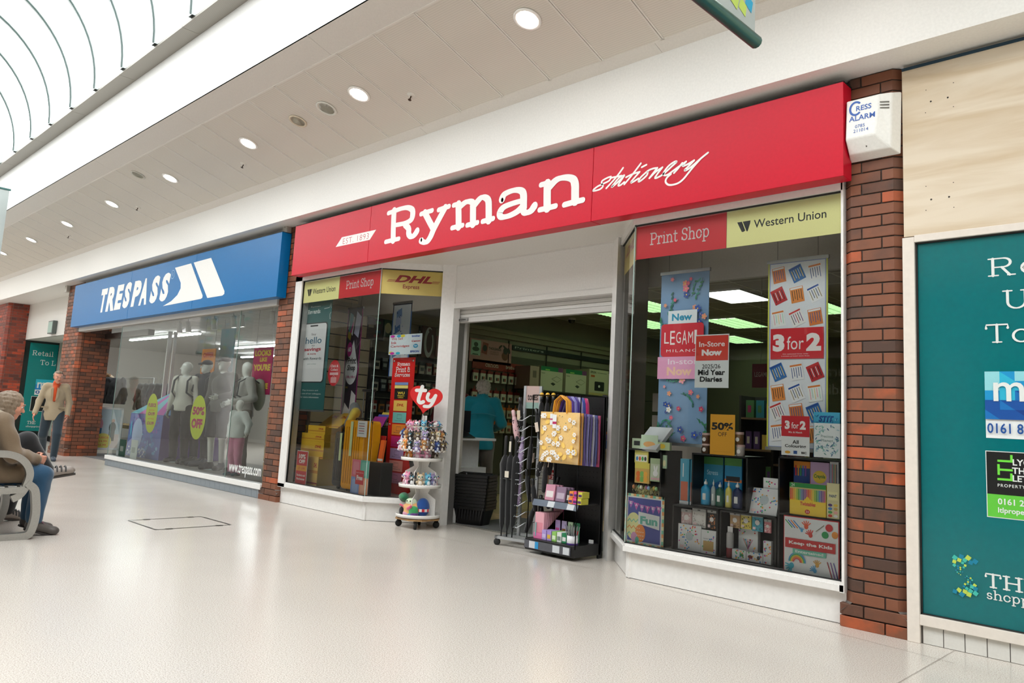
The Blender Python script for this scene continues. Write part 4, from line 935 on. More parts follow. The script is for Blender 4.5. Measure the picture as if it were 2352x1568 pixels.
p = [at(1680, 676, ZC, 2)]
ceiling_lamp(p[0].x, p[0].y+.1, .6, .9, PANEL, 'bright square ceiling panel seen through the right window beside the floral banner', louvre=False)
for i, (px, py) in enumerate(((1486, 700), (1690, 740), (1490, 742), (1690, 778), (1880, 705), (1392, 712), (1690, 800))):
    q = at(px, py, ZC, 2)
    if q.y > YE-.7: continue
    ceiling_lamp(q.x, q.y, .58, 1.15, LOUV, 'greenish louvred ceiling light in the stationery shop, %s' % ['nearest the window left of the floral banner', 'right of the floral banner', 'second one left of the floral banner', 'second one right of the floral banner', 'beside the pencil banner', 'above the doorway', 'deepest one in the shop'][i], 'louvred ceiling lights')
t = thing('dome_camera', 'dark dome camera on the shop ceiling seen through the doorway', 'camera', tuple(at(1313, 731, ZC, 2)))
b = MB(C('b8b4aa')); b.lathe([(.07, -.03), (.075, 0)], n=14); b.build('base', 'plastic', t); b = MB(C('161616')); b.lathe([(0, -.09), (.04, -.075), (.06, -.04), (.062, -.03)], n=14); b.build('dome', 'gloss', t)

# ---- left wall: posters, headers, pegs and packs (faces +X) -------------------------------------
LW = Matrix(((0, 0, 1, 0), (1, 0, 0, 0), (0, 1, 0, 0), (0, 0, 0, 1)))        # drawing x = +Y, y = up, faces +X
def lw(px, py, X=XL+.03): p = at(px, py, X, 0); return p.y, p.z
def wallpanel(name, label, cat, px0, py0, px1, py1, col, draw=None, X=XL+.03, kind='print', group=None, th=.01):
    y0, z0 = lw(px0, py0, X); y1, z1 = lw(px1, py1, X); t = thing(name, label, cat, (X, y0, z0), group=group)
    w, h = y1-y0, z1-z0; b = MB(col); b.M = LW; b.box(0, w, 0, h, -th, 0); b.build('board', kind, t)
    if draw: a = MB(); a.M = T(.0006, 0, 0) @ LW; draw(a, w, h); a.build('print', 'print', t)
    return t
b = MB(C('d8c8aa'))
b.box(0, .02, .36, 1.2, 0, .155); sl = b.build('slat', 'paint', bpy.data.objects['wall_left_shop']); sl.location = (XL, 0, .35)
for k in range(1, 15): link_copy(sl, sl.parent).location = (XL, 0, .35+k*.17)
b = MB(C('4a443c')); b.box(XL, XL+.006, .36, 1.2, .3, 2.95); b.build('slat_backing', 'matte', bpy.data.objects['wall_left_shop'])
b = MB(C('8c8470')); b.box(XL, XL+.1, .36, YE, 2.6, 2.66); b.box(XL, XL+.06, .36, YE, 2.52, 2.6); b.build('cornice', 'matte', bpy.data.objects['wall_left_shop'])
def d_thou(a, w, h):
    a.rect(w*.03, h*.28, w*.22, h*.66, C('9fc0ae')); a.oval(w*.14, h*.55, w*.08, h*.1, C('33402f')); a.oval(w*.14, h*.75, w*.05, h*.1, C('33402f')); a.rect(w*.07, h*.3, w*.13, h*.04, C('33402f'))
    a.poly([(w*.27, h*.42), (w*.4, h*.36), (w*.43, h*.86), (w*.3, h*.9)], C('8e3a34')); a.oval(w*.35, h*.64, w*.05, h*.14, C('2a1a18'))
    fit(a, 'THOUSANDS', w*.44, h*.6, w*.74, h*.72, C('2b1a1c'), bold=.03); fit(a, 'OF CARDS TO', w*.48, h*.48, w*.68, h*.55, C('5b3034')); fit(a, 'CHOOSE FROM', w*.48, h*.39, w*.68, h*.46, C('5b3034'))
    for dx in (.0, .1): a.oval(w*(.72+dx), h*.8, w*.05, h*.05, C('3a2222'), a=-.6 if dx else .6)
    a.oval(w*.84, h*.4, w*.08, h*.2, C('6e3a24')); a.oval(w*.85, h*.64, w*.06, h*.16, C('2a1818')); a.oval(w*.93, h*.66, w*.03, h*.14, C('2a1818'), a=.5)
wallpanel('poster', 'pink THOUSANDS of cards poster high on the shop wall, with a long-eared dog', 'poster', 1077, 828, 1176, 790, C('b57e80'), d_thou)
wallpanel('poster', 'pink poster with a large 60 high on the shop wall just inside the doorway', 'poster', 1000, 818, 1059, 780, C('a56a70'), lambda a, w, h: (fit(a, '60', w*.5, h*.35, w*.8, h*.62, C('8e1438'), bold=.02), fit(a, 'MINUTES', w*.45, h*.18, w*.85, h*.27, C('8e1438')), a.oval(w*.25, h*.55, w*.14, h*.3, C('40242a'))))
wallpanel('poster', 'dark Printers header board along the shop wall', 'sign', 1177, 803, 1408, 828, C('17181c'), lambda a, w, h: fit(a, 'Printers', w*.02, h*.35, w*.28, h*.8, C('b8b8b4')))
wallpanel('category_header', 'red header board with two ink brand names above the cartridge packs', 'sign', 1085, 842, 1187, 842, C('8c2a22'), None)
o = [x for x in bpy.data.objects if x.name.startswith('category_header')][0]
bpy.data.objects.remove(o.children[0]); b = MB(C('8c2a22')); b.M = LW; b.box(0, 1.2, -.02, .13, -.01, .0); b.build('board', 'print', o); a = MB(); a.M = T(.0006, 0, 0) @ LW; fat(a, 'Canon'.replace('C', 'c'), .28, .03, .07, C('d8c8c0')); fit(a, 'brother', .75, .03, .98, .09, C('d8c8c0'), bold=.01); a.build('print', 'print', o)
wallpanel('category_header', 'black header board above the packs beside the cashier', 'sign', 1000, 845, 1066, 838, C('15171c'), lambda a, w, h: [fit(a, 'hp', w*q, h*.2, w*(q+.12), h*.8, C('a0a4a8'), shear=.2) for q in (.5, .8)])
t = thing('hanging_sign', 'yellow parcels sign hanging just inside the doorway', 'sign', tuple(at(1033, 775, 2.3)))
b = MB(C('c79a10')); b.box(-.02, .16, 0, .01, 0, .36); b.build('board', 'print', t); b = MB(C('707070')); b.tube([(.07, .005, .36), (.07, .005, ZC-t.location.z)], .002, n=4); b.build('wire', 'metal', t); a = MB(); a.M = T(0, -.001, 0) @ FAC; fit(a, 'PARCELS', .0, .27, .15, .3, C('7a5a10')); fit(a, 'HERE', .0, .22, .07, .25, C('4a3410')); a.build('print', 'print', t)
def d_ring(a, w, h):
    a.oval(w*.5, h*.5, w*.34, h*.4, C('c8c8cc'), 28); a.oval(w*.54, h*.5, w*.22, h*.27, C('5a1c24'), 28); a.oval(w*.62, h*.78, w*.12, h*.1, C('5a1c24'), a=.8)
wallpanel('poster', 'dark red wall poster with a white open ring seen through the splayed pane', 'poster', 966, 828, 1003, 745, C('5a1c24'), d_ring)
def d_blk(a, w, h):
    r = random.Random(5)
    for k in range(5): a.rect(w*r.uniform(.05, .6), h*(.1+.17*k), w*.3, h*.1, C(r.choice(['8a8478', '3f6b3a', '7a2434', 'b8b0a0', '28405e'])))
wallpanel('poster', 'dark patterned wall poster seen between the black banner and the blue comic poster', 'poster', 842, 778, 885, 722, C('41252b'), d_blk)
wallpanel('poster', 'green edged wall poster behind the blue comic poster', 'poster', 878, 772, 905, 735, C('2d4a30'), lambda a, w, h: a.oval(w*.5, h*.5, w*.3, h*.3, C('c8c090')))
# pegboard and ink packs, one thing each
b = MB(C('4c463b')); b.box(XL+.002, XL+.02, 3.05, YE, .3, 2.25); b.build('pegboard', 'matte', bpy.data.objects['wall_left_shop'])
b = MB(C('2a2620'))
for k in range(9): b.box(XL+.02, XL+.03, 2.05+.95*k, 2.07+.95*k, .2, 2.5)
b.build('upright', 'matte', bpy.data.objects['wall_left_shop'])
r3 = random.Random(11)
packs = {}
def ink(kind, y, z, lab, grp, x=XL+.05):
    if kind not in packs:
        body, top, face = kind; t = thing('ink_pack', lab, 'ink cartridge pack', group=grp)
        b = MB(C(body)); b.box(0, .035, -.055, .055, 0, .13); b.build('carton', 'paper', t)
        b = MB(C(top)); b.box(.0, .036, -.056, .056, .13, .175); b.box(.015, .02, -.01, .01, .175, .22); b.build('hang_tab', 'paper', t)
        a = MB(); a.M = T(.0355, 0, 0) @ LW; a.rect(-.03, .03, .03, .05, C(face)); a.rect(.005, .03, .025, .05, C('8a1e22')); a.build('print', 'print', t)
        packs[kind] = t; t.location = (x, y, z)
    else: t = dup(packs[kind], (x, y, z), label=lab, group=grp)
    return t
KR = ('c8c2b4', '7e1c1c', '262626'); KO = ('a89c88', 'b8622c', '3a2a20'); KB = ('c4c0b8', '26282c', '2b4a80'); KG = ('4f6a4a', '26282c', 'a02828'); KW = ('3a3a3e', '202226', 'b0b0b0')
for k in range(7): ink(KR, 3.2+.16*k, 1.78, 'white and red ink pack, %s along in the row under the red header' % ('first', 'second', 'third', 'fourth', 'fifth', 'sixth', 'seventh', 'eighth')[k], 'red and white ink packs')
for k in range(7): ink(KR, 3.2+.16*k, 1.48, 'white and red ink pack, %s along in the second row under the red header' % ('first', 'second', 'third', 'fourth', 'fifth', 'sixth', 'seventh', 'eighth')[k], 'red and white ink packs, second row')
for row, z in enumerate((1.22, .98)):
    for k in range(8): ink(KO, 3.1+.15*k, z, 'orange topped ink pack, %s from the left in the %s row behind the customer' % (('first', 'second', 'third', 'fourth', 'fifth', 'sixth', 'seventh', 'eighth')[k], ('upper', 'lower')[row]), 'orange topped packs')
# the end of the shop seen through the left window: rows of packs along an inner gondola
gd = thing('pegboard_rack', 'dark pegboard rack of hanging packs seen through the left window', 'rack', (-9.02, 1.22, 0), PI/2)
b = MB(C('2c2926')); b.box(0, .9+.9, .0, .04, .25, 2.05); b.box(0, 1.8, -.28, .04, .0, .25); b.box(0, .03, -.02, .05, 0, 2.1); b.box(1.77, 1.8, -.02, .05, 0, 2.1); b.build('back_panel', 'matte', gd)
for k in range(5): b = MB(C('8a8680')); b.box(.02, 1.78, -.03, -.0, .5+.3*k, .512+.3*k); b.build('peg_rail', 'metal', gd)
pk = {}
cols5 = [('b8b2a6', '26282c'), ('3f5a3c', 'a8a294'), ('7a3a2a', 'c8c2b4'), ('30363e', '9aa0a4'), ('a8682c', '30261e'), ('c8c4bc', '7e1c1c')]
for z in range(5):
    for k in range(13):
        cc = cols5[r3.randrange(6)]
        if cc not in pk:
            t = thing('hanging_pack', 'small accessory pack hanging on the dark rack in the left window view', 'pack', group='accessory packs on the dark rack'); b = MB(C(cc[0])); b.box(-.045, .045, -.03, 0, 0, .16); b.build('carton', 'paper', t)
            b = MB(C(cc[1])); b.box(-.045, .045, -.031, -.0, .12, .165); b.box(-.03, .03, -.033, -.03, .04, .09); b.build('print', 'print', t); pk[cc] = t
        else: t = dup(pk[cc])
        t.location = (-8.99, 1.3+.135*k, .60+.3*z); t.rotation_euler = (0, 0, PI/2); t['label'] = 'small %s pack, %s in the %s row of the dark rack by the slatted wall' % (dict(zip([q[0] for q in cols5], ('grey', 'green', 'brown', 'slate', 'orange', 'white')))[cc[0]], ('leftmost', 'second', 'third', 'fourth', 'fifth', 'sixth', 'middle', 'eighth', 'ninth', 'tenth', 'eleventh', 'twelfth', 'rightmost')[k], ('lowest', 'second', 'middle', 'fourth', 'top')[z])
# printer boxes on the high shelf
b = MB(C('2a2824')); b.box(XL+.02, XL+.42, 4.1, 7.6, 1.70, 1.72); b.box(XL+.02, XL+.42, 4.1, 7.6, 1.15, 1.17); b.box(XL+.02, XL+.42, 4.1, 7.6, .6, .62); sh_ = b.build('carton_shelf', 'matte'); tag(sh_, 'black wall shelving carrying the printer cartons', 'shelf')
def carton(y, w, h, label, col, draw, z=1.72, d=.34, x=XL+.05):
    t = thing('printer_box', label, 'carton', (x, y, z)); b = MB(C(col)); b.M = LW; b.box(0, w, 0, h, 0, d); b.build('carton', 'paper', t, bevel=.002)
    a = MB(); a.M = T(d+.0006, 0, 0) @ LW; draw(a, w, h); a.build('print', 'print', t)
def d_green(a, w, h):
    a.rect(0, h*.82, w, h*.18, C('1c6a42')); a.rect(w*.78, h*.82, w*.22, h*.18, C('6a3a66')); a.rect(w*.2, h*.84, w*.2, h*.05, C('8cc060')); a.rect(w*.03, h*.7, w*.16, h*.02, C('50504a'))
    a.stroke([(w*.5, h*.5), (w*.75, h*.38), (w*.95, h*.52), (w*.72, h*.62), (w*.5, h*.5)], .006, C('3a3a36')); a.poly([(w*.45, h*.3), (w*.58, h*.22), (w*.68, h*.3), (w*.55, h*.36)], C('2a2a28'))
def d_eps(a, w, h):
    fit(a, 'EPSON', w*.06, h*.84, w*.34, h*.93, C('26262a'), bold=.03); a.rect(w*.08, h*.7, w*.2, h*.08, C('a8522c')); a.poly(rrect(w*.28, h*.18, w*.5, h*.36, .02), C('1e1e20')); a.rect(w*.0, 0, w, h*.1, C('b09a68')); a.oval(w*.52, h*.36, w*.05, h*.05, C('c8c8c0')); a.rect(w*.4, h*.87, w*.5, h*.02, C('5a5a56'))
carton(4.38, .56, .40, 'white printer carton with a green top band, left one on the high shelf', 'b3ad97', d_green); carton(5.02, .56, .40, 'white printer carton with a green top band, right one on the high shelf', 'b3ad97', d_green)
carton(5.66, .56, .46, 'printer carton with a square black printer pictured', 'ada58c', d_eps); carton(6.3, .58, .42, 'printer carton with a low wide black printer pictured, next to the post', 'ada58c', d_eps)
carton(4.12, .22, .38, 'plain pinkish carton end beside the green banded cartons', '9c8478', lambda a, w, h: a.rect(w*.3, h*.5, w*.4, h*.3, C('6a5850')))
carton(4.9, .6, .12, 'low white printer carton under the high shelf', 'a8a28c', lambda a, w, h: a.rect(w*.4, h*.3, w*.3, h*.4, C('2e2e2c')), z=1.52-.35)
carton(5.9, .5, .22, 'black printer carton with white text, left one on the middle shelf', '1c1c1e', lambda a, w, h: (fit(a, 'EPSON', w*.6, h*.5, w*.95, h*.75, C('c8c8c0'), bold=.02), a.rect(w*.08, h*.3, w*.4, h*.5, C('b8b4a4'))), z=1.17); carton(6.5, .5, .22, 'black printer carton with white text, right one on the middle shelf', '1c1c1e', lambda a, w, h: a.rect(w*.2, h*.3, w*.6, h*.5, C('b8b4a4')), z=1.17)

# ---- shelving deeper inside, seen through the right window -------------------------------------
def gondola(x0, x1, y, label, seed, hh=1.5, levels=4, rz=0):
    t = thing('gondola_shelf', label, 'shelving', (x0, y, 0)); w = x1-x0
    b = MB(C('26221d')); b.box(0, w, .2, .24, 0, hh); b.build('back_panel', 'matte', t)
    b = MB(C('26221d')); b.box(0, .03, -.2, .24, 0, hh); b.build('side_panel', 'matte', t); b = MB(C('26221d')); b.box(w-.03, w, -.2, .24, 0, hh); b.build('side_panel', 'matte', t)
    for k in range(levels):
        b = MB(C('6a5238')); b.box(.03, w-.03, -.2, .2, .1+k*(hh/levels), .125+k*(hh/levels)); b.build('shelf', 'wood', t)
    r = random.Random(seed); pal = ['2a3c70', '8c2a50', 'b89878', '1f6c78', 'c8c0b0', '9a2c2c', '54386c', '3b3b3b', 'd0b050', '3f6a3c']
    pr = {}; nmc = dict(zip(pal, ('navy', 'magenta', 'tan', 'teal', 'cream', 'red', 'purple', 'black', 'yellow', 'green'))); where = {3: 'the far left shelving', 4: 'the wide gondola', 6: 'the right gondola'}[seed]
    for k in range(levels):
        x = .06; q_ = 0
        while x < w-.16:
            ww, h_, c = r.choice([.07, .1, .13]), r.choice([.14, .2, .24]), r.choice(pal); key = (ww, h_, c)
            if key not in pr:
                o = thing('boxed_gift', 'small boxed stationery item on the dark shelving deeper in the shop', 'box', group='boxed items deeper in the shop'); b = MB(C(c)); b.box(0, ww-.012, -.12, .0, 0, h_); b.build('carton', 'paper', o); b = MB(C(r.choice(pal))); b.box(ww*.2, ww*.6, -.1215, -.12, h_*.3, h_*.7); b.build('print', 'print', o); pr[key] = o
            else: o = dup(pr[key])
            o.location = (x0+x, y, .126+k*(hh/levels)); x += ww+.02; o['label'] = '%s box on the %s shelf of %s, %s along' % (nmc[c], ('lowest', 'second', 'third', 'top')[k], where, ('first', 'second', 'third', 'fourth', 'fifth', 'sixth', 'seventh', 'eighth', 'ninth', 'tenth', 'eleventh', 'twelfth', 'thirteenth', 'fourteenth')[q_]); q_ += 1
    return t
gondola(-5.3, -4.3, 5.0, 'dark shelving of boxed items deep in the shop, left of the floral banner', 3, 1.7)
gondola(-4.15, -2.6, 3.6, 'wooden shelved gondola of boxed items behind the floral banner', 4, 1.45)
gondola(-2.45, -1.75, 2.6, 'dark gondola of boxed items behind the pencil banner', 6, 1.3, 4)
t = thing('display_board', 'beige freestanding board for fizzy drink makers seen through the narrow splayed pane', 'sign', (-4.9, 2.1, 0))
b = MB(C('8d8478')); b.box(0, .62, 0, .04, 0, 1.32); b.box(0, .62, 0, .05, 1.36, 1.56); b.build('board', 'paper', t); a = MB(); a.M = T(0, -.001, 0) @ FAC
for q, (s_, z) in enumerate((('sodastream', 1.44), ('OR FOR BETTER', 1.38), ('for a perfect', 1.18), ('sparkling beverage', 1.1), ('experience', 1.02))): fit(a, s_, .12, z, .56 if q != 4 else .4, z+.055, C('24221f'), bold=.01)
a.build('print', 'print', t)
t = thing('hanging_sign', 'small dark red brand sign hanging over the shelves between the two banners', 'sign', tuple(at(1727, 890, 2.8)))
b = MB(C('7a1c22')); b.box(0, .2, 0, .01, 0, .26); b.build('board', 'print', t); b = MB(C('707070')); b.tube([(.1, .005, .26), (.1, .005, ZC-t.location.z)], .002, n=4); b.build('wire', 'metal', t); a = MB(); a.M = T(0, -.001, 0) @ FAC; fit(a, 'LEGAMI', .03, .12, .17, .17, C('d8c8c0'), bold=.01); a.build('print', 'print', t)

# ================================================================ CHECKOUT
ct = thing('checkout_counter', 'white checkout counter with drawers under a projecting grey top', 'counter', (-7.05, 1.0, 0))
b = MB(C('d9d8d6')); b.box(-.75, .14, .05, .55, .08, .60); du = b.build('drawer_unit', 'gloss', ct)
b = MB(C('1c1c1c')); b.box(-.74, .12, .08, .52, 0, .08); b.build('plinth', 'matte', ct)
b = MB(C('9a9896'))
for k in range(4): b.box(-.74, .13, .046, .05, .14+.1*k, .144+.1*k)
b.build('drawer_gap', 'matte', du)
b = MB(C('cfcfcf')); b.box(-.25, .05, .1, .5, .60, .92); b.build('pedestal', 'gloss', ct)
b = MB(C('dcdcda')); b.box(-.75, .22, .0, .62, .92, .95); b.build('counter_top', 'gloss', ct, bevel=.004)
pr = thing('printer_carton', 'white carton with a row of black ink pictures beside the checkout', 'carton', (-7.0, .985, .12))
pr.location = (-6.91, .93, .6-.0)
b = MB(C('d8d7d5')); b.box(-.27, .02, .0, .1, -.19, .0); b.build('carton', 'paper', pr)
a = MB(); a.M = T(0, -.001, 0) @ FAC; a.rect(-.13, -.03, .13, .022, C('a81c28'))
for k in range(4): a.rect(-.08, -.06-.032*k, .075, .02, C('222226')); a.rect(-.115, -.06-.032*k, .02, .018, C('9c9c9c'))
a.oval(-.2, -.09, .018, .022, C('3a3a3a')); a.oval(-.2, -.09, .013, .017, C('d8d7d5')); a.build('print', 'print', pr)
for o in pr.children: o.location = (0, 0, 0)
pr.location = (-6.93, .94, .58)
pos = thing('till_screen', 'slanted grey and black checkout screen beside the customer in the teal jacket', 'till', (-7.22, 1.28, .95))
b = MB(C('a8a5a2')); b.M = RZ(-.5); b.prism([(-.14, 0), (.06, 0), (.1, .04), (.02, .3), (-.02, .3)], -.16, .16, axis='y'); b.build('housing', 'plastic', pos)
b = MB(C('15181c')); b.M = RZ(-.5) @ T(.16, 0, .16); b.box(-.01, .01, -.15, .15, -.1, .16); b.box(-.01, .03, -.03, .03, -.16, -.1); b.build('screen', 'gloss', pos)
pad = thing('card_terminal', 'black slanted signature tablet at the counter edge', 'tablet', (-6.95, 1.12, .95)); b = MB(C('1a1a1c')); b.M = RX(.0); b.prism([(-.12, .0), (.13, .0), (.12, .012), (-.1, .09)], -.1, .14, axis='y'); b.build('body', 'plastic', pad)
le_ = thing('leaflet', 'white and red leaflet lying on the counter top', 'leaflet', (-7.12, 1.02, .951)); b = MB(C('e0dedc')); b.box(-.1, .1, 0, .14, 0, .003); b.box(-.09, .0, .01, .05, .003, .004, C('a82828')); b.build('sheet', 'paper', le_)
# stacked baskets
bs = None
for k in range(11):
    if bs is None:
        bs = thing('shopping_basket', 'x', 'basket'); b = MB(C('0f0f10')); w0, w1, d0, d1, h = .155, .20, .11, .15, .2
        def ring(w, d, z): return [(x, y, z) for x, y in rrect(-w, -d, 2*w, 2*d, .03, 3)]
        R = [ring(w0, d0, 0), ring(w1, d1, h), ring(w1+.012, d1+.012, h), ring(w1+.012, d1+.012, h-.03), ring(w1-.004, d1-.004, h-.03), ring(w0-.006, d0-.006, .006)]; n = len(R[0])
        vs = [p for r_ in R for p in r_]; fs = [(i*n+j, i*n+(j+1) % n, (i+1)*n+(j+1) % n, (i+1)*n+j) for i in range(4) for j in range(n)]+[tuple(range(n))[::-1]]
        b.add(vs, fs); b.build('basket_shell', 'plastic', bs)
        b = MB(C('232325'))
        for q in range(9): b.box(-.14+.035*q-.003, -.14+.035*q+.003, -d1-.005, -d1-.0, .06, .15)
        b.build('rib', 'plastic', bs)
        b = MB(C('161617')); b.tube([(-w1, .0, h), (-w1+.02, .06, h+.012), (w1-.02, .06, h+.012), (w1, 0, h)], .006, n=6); b.build('handle', 'plastic', bs); o = bs
    else: o = dup(bs)
    o.location = (-6.52+.004*(k % 3), 1.02, .005+.035*k); o.rotation_euler = (0, 0, .35+.01*k)
    tag(o, 'black plastic shopping basket, %s in the stack by the doorway' % ['lowest', 'second from the bottom', 'third from the bottom', 'fourth from the bottom', 'fifth from the bottom', 'middle one', 'fifth from the top', 'fourth from the top', 'third from the top', 'second from the top', 'topmost'][k], 'basket', 'stack of black baskets')
# shelving with paper reams and colourful oddments right of the customer
mu = thing('promo_shelf', 'low stepped unit of paper reams and small goods behind the umbrella stand', 'shelving', (-7.0, 2.75, 0))
b = MB(C('b8ae9c')); b.box(0, .9, 0, .4, .0, .5); b.box(0, .9, .1, .4, .5, .86); b.build('plinth', 'paint', mu)
b = MB(C('cfc7b8')); b.box(-.02, .95, -.05, .42, .86, .89); b.build('shelf', 'paint', mu)
for j in range(6):
    t = thing('paper_ream', 'white wrapped paper ream, %s in the pile behind the customer' % ['lowest', 'second', 'third', 'fourth', 'fifth', 'topmost'][j], 'paper ream', (-6.95, 2.56, .16+.075*j)); b = MB(C('d4d0c8')); b.box(0, .3, 0, .19, 0, .07); b.build('wrapper', 'paper', t, bevel=.004); b = MB(C('8a8478')); b.box(.03, .2, -.001, 0, .03, .034); b.build('print', 'print', t)
t = thing('cardboard_pallet', 'white box plinth under the paper reams', 'box', (-6.98, 2.5, 0)); b = MB(C('cfcac0')); b.box(0, .38, 0, .24, 0, .16); b.build('box', 'paper', t)
t = thing('price_card', 'red and white 2 for offer card on the paper reams', 'price card', (-6.75, 2.49, .003)); b = MB(C('d8d6d0')); b.box(0, .17, 0, .004, .28, .58); b.box(.07, .1, 0, .003, 0, .3); b.build('card', 'paper', t); a = MB(); a.M = T(0, -.001, .28) @ FAC; a.rect(0, .18, .17, .12, C('a8181c')); fit(a, '2 for', .04, .24, .13, .28, C('e8e0dc'), bold=.03); fit(a, '12', .05, .19, .12, .23, C('e8e0dc'), bold=.03); a.rect(.03, .1, .1, .01, C('606060')); fit(a, '7.99', .05, .06, .11, .085, C('a8181c')); a.build('print', 'print', t)
r5 = random.Random(21); pals = ['c02838', '2a7c4a', '2c50a0', 'e0a020', 'd86a20', '6a3a90', 'c8c0b8', '30a0a8', 'd890a0', '202020']
for j in range(26):
    t = thing('small_box', 'small %s box on the stepped unit, %s in the %s row' % (('crimson', 'green', 'blue', 'amber', 'orange', 'violet', 'cream', 'turquoise', 'pink', 'black')[j % 10], ('first', 'second', 'third', 'fourth', 'fifth', 'sixth', 'seventh', 'eighth', 'ninth', 'tenth', 'eleventh', 'twelfth', 'last')[j % 13], ('front', 'back')[j//13]), 'box', (-6.95+.034*(j % 13)*2, 2.8+.1*(j//13), .891 if j < 13 else .891), group='small bright boxes right of the teal jacket'); h = r5.uniform(.05, .14)+(.12 if j > 12 else 0)
    b = MB(C(pals[j % 10])); b.box(0, .055, 0, .05, 0, h); b.box(.01, .045, -.001, 0, h*.3, h*.6, C(pals[(j*3+1) % 10])); b.build('carton', 'paper', t)

# ================================================================ WINDOW DISPLAYS
def wr_(x, y): return 1380+x/2.852, 900+y/2.852          # right window reading grid
def wl_(x, y): return 640+x/2.45, 580+y/2.45             # left window reading grid
def item(name, label, cat, g, rect, Y, d, col, draw=None, z0=None, kind='paper', group=None, tilt=0, bevel=.002, part='carton', ry=0):
    """boxed thing whose front fills the reading rectangle (x0,y0 bottom left; x1,y1 top right) on the plane Y"""
    x0, y0, x1, y1 = rect; p = at(*g(x0, y0), Y); q = at(*g(x1, y1), Y); w = q.x-p.x; h = q.z-p.z; z = p.z if z0 is None else z0
    h = q.z-z
    t = thing(name, label, cat, (p.x, Y, z), group=group); t.rotation_euler = (-tilt, ry, 0)
    b = MB(col if isinstance(col, tuple) else C(col)); b.box(0, w, 0, d, 0, h); b.build(part, kind, t, bevel=bevel)
    if draw: a = MB(); a.M = T(0, -.0008, 0) @ FAC; draw(a, w, h); a.build('print', 'print', t)
    return t, w, h
R_ = random.Random(4)
def dots(a, w, h, n=26, cs=('d8483c', '3c8ccf', '3fae6c', 'e8a83c', 'c050a0'), r=.006, x0=.06, y0=.05, x1=.94, y1=.95):
    for _ in range(n): a.oval(w*R_.uniform(x0, x1), h*R_.uniform(y0, y1), r, r, C(R_.choice(cs)), 8); a.layer -= .0001
# --- hanging banners ---
def banner(label, px, py, w, h, Y, col, draw, wires=True, name='hanging_banner'):
    p = at(px, py, Y); t = thing(name, label, 'banner', (p.x, Y, p.z-h))
    b = MB(C(col)); b.box(0, w, 0, .004, 0, h); b.build('sheet', 'print', t)
    b = MB(C('b9bdc0')); b.box(-.008, w+.008, -.008, .012, h-.005, h+.022); b.build('top_rail', 'metal', t); b = MB(C('b9bdc0')); b.box(-.008, w+.008, -.008, .012, -.02, .003); b.build('bottom_rail', 'metal', t)
    if wires:
        for q in (.16, .84): b = MB(C('5a5a58')); b.tube([(w*q, .002, h+.02), (w*q, .002, 2.95-(p.z-h))], .0016, n=4); b.build('wire', 'metal', t)
    a = MB(); a.M = T(0, -.0008, 0) @ FAC; draw(a, w, h); a.build('print', 'print', t); return t
def d_floral(a, w, h):
    r = random.Random(9)
    for k in range(16):
        x, y = w*r.uniform(.1, .9), h*r.uniform(.02, .97); pts = [(x, y)]; an = r.uniform(0, 6)
        for q in range(5): an += r.uniform(-.7, .9); x += .03*math.cos(an); y += .035*math.sin(an); pts.append((min(max(x, .01), w-.01), min(max(y, .01), h-.01)))
        a.stroke(pts, .005, C('2f6a58'))
        for p in pts[1:]: a.oval(p[0], p[1], .019, .008, C(r.choice(['2f7a52', '3a8a78', '286858'])), 8, a=r.uniform(0, 3))
    fl = ['d84a78', 'e87a8c', '3a5ab0', 'f0a0a8', 'e8e4e0', 'c83c68', '2c4c9c', 'e89878']
    for k in range(46):
        x, y, rr, c = w*r.uniform(.06, .94), h*r.uniform(.02, .98), r.uniform(.012, .03), C(r.choice(fl))
        for q in range(5): a.oval(min(max(x+rr*.62*math.cos(q*1.257), .01), w-.01), y+rr*.62*math.sin(q*1.257), rr*.48, rr*.4, c, 8, a=q*1.257); a.layer -= .00012
        a.layer += .00012; a.oval(x, y, rr*.24, rr*.24, C('e8c860'), 7)
    a.rect(w*.2, h*.69, w*.6, h*.083, C('dfe5ea')); fit(a, 'New', w*.28, h*.712, w*.7, h*.755, C('1890b4'), bold=.035)
    a.rect(0, h*.37, w, h*.13, C('e6a0c4')); fit(a, 'In-store', w*.22, h*.455, w*.94, h*.488, C('f0dce6'), bold=.01); fit(a, 'Now', w*.2, h*.39, w*.72, h*.44, C('f2c4a8'), bold=.04)
    a.poly(rrect(w*.06, h*.5, w*.88, h*.195, .03), C('cf1f32')); 
    for i, ch in enumerate('LEGAMI'): fit(a, ch, w*(.13+.125*i), h*(.575+(.004, -.004)[i % 2]), w*(.23+.125*i-(.05 if ch == 'I' else 0)), h*(.645+(.0, .008)[i % 2]), C('f0e6e4'), bold=.0)
    fit(a, 'MILANO', w*.18, h*.527, w*.82, h*.543, C('f0e6e4'), spacing=1.3)
banner('tall blue floral banner reading New and In-store Now hanging in the right window', 1520, 632, .455, 1.4, .35, '7293b6', d_floral)
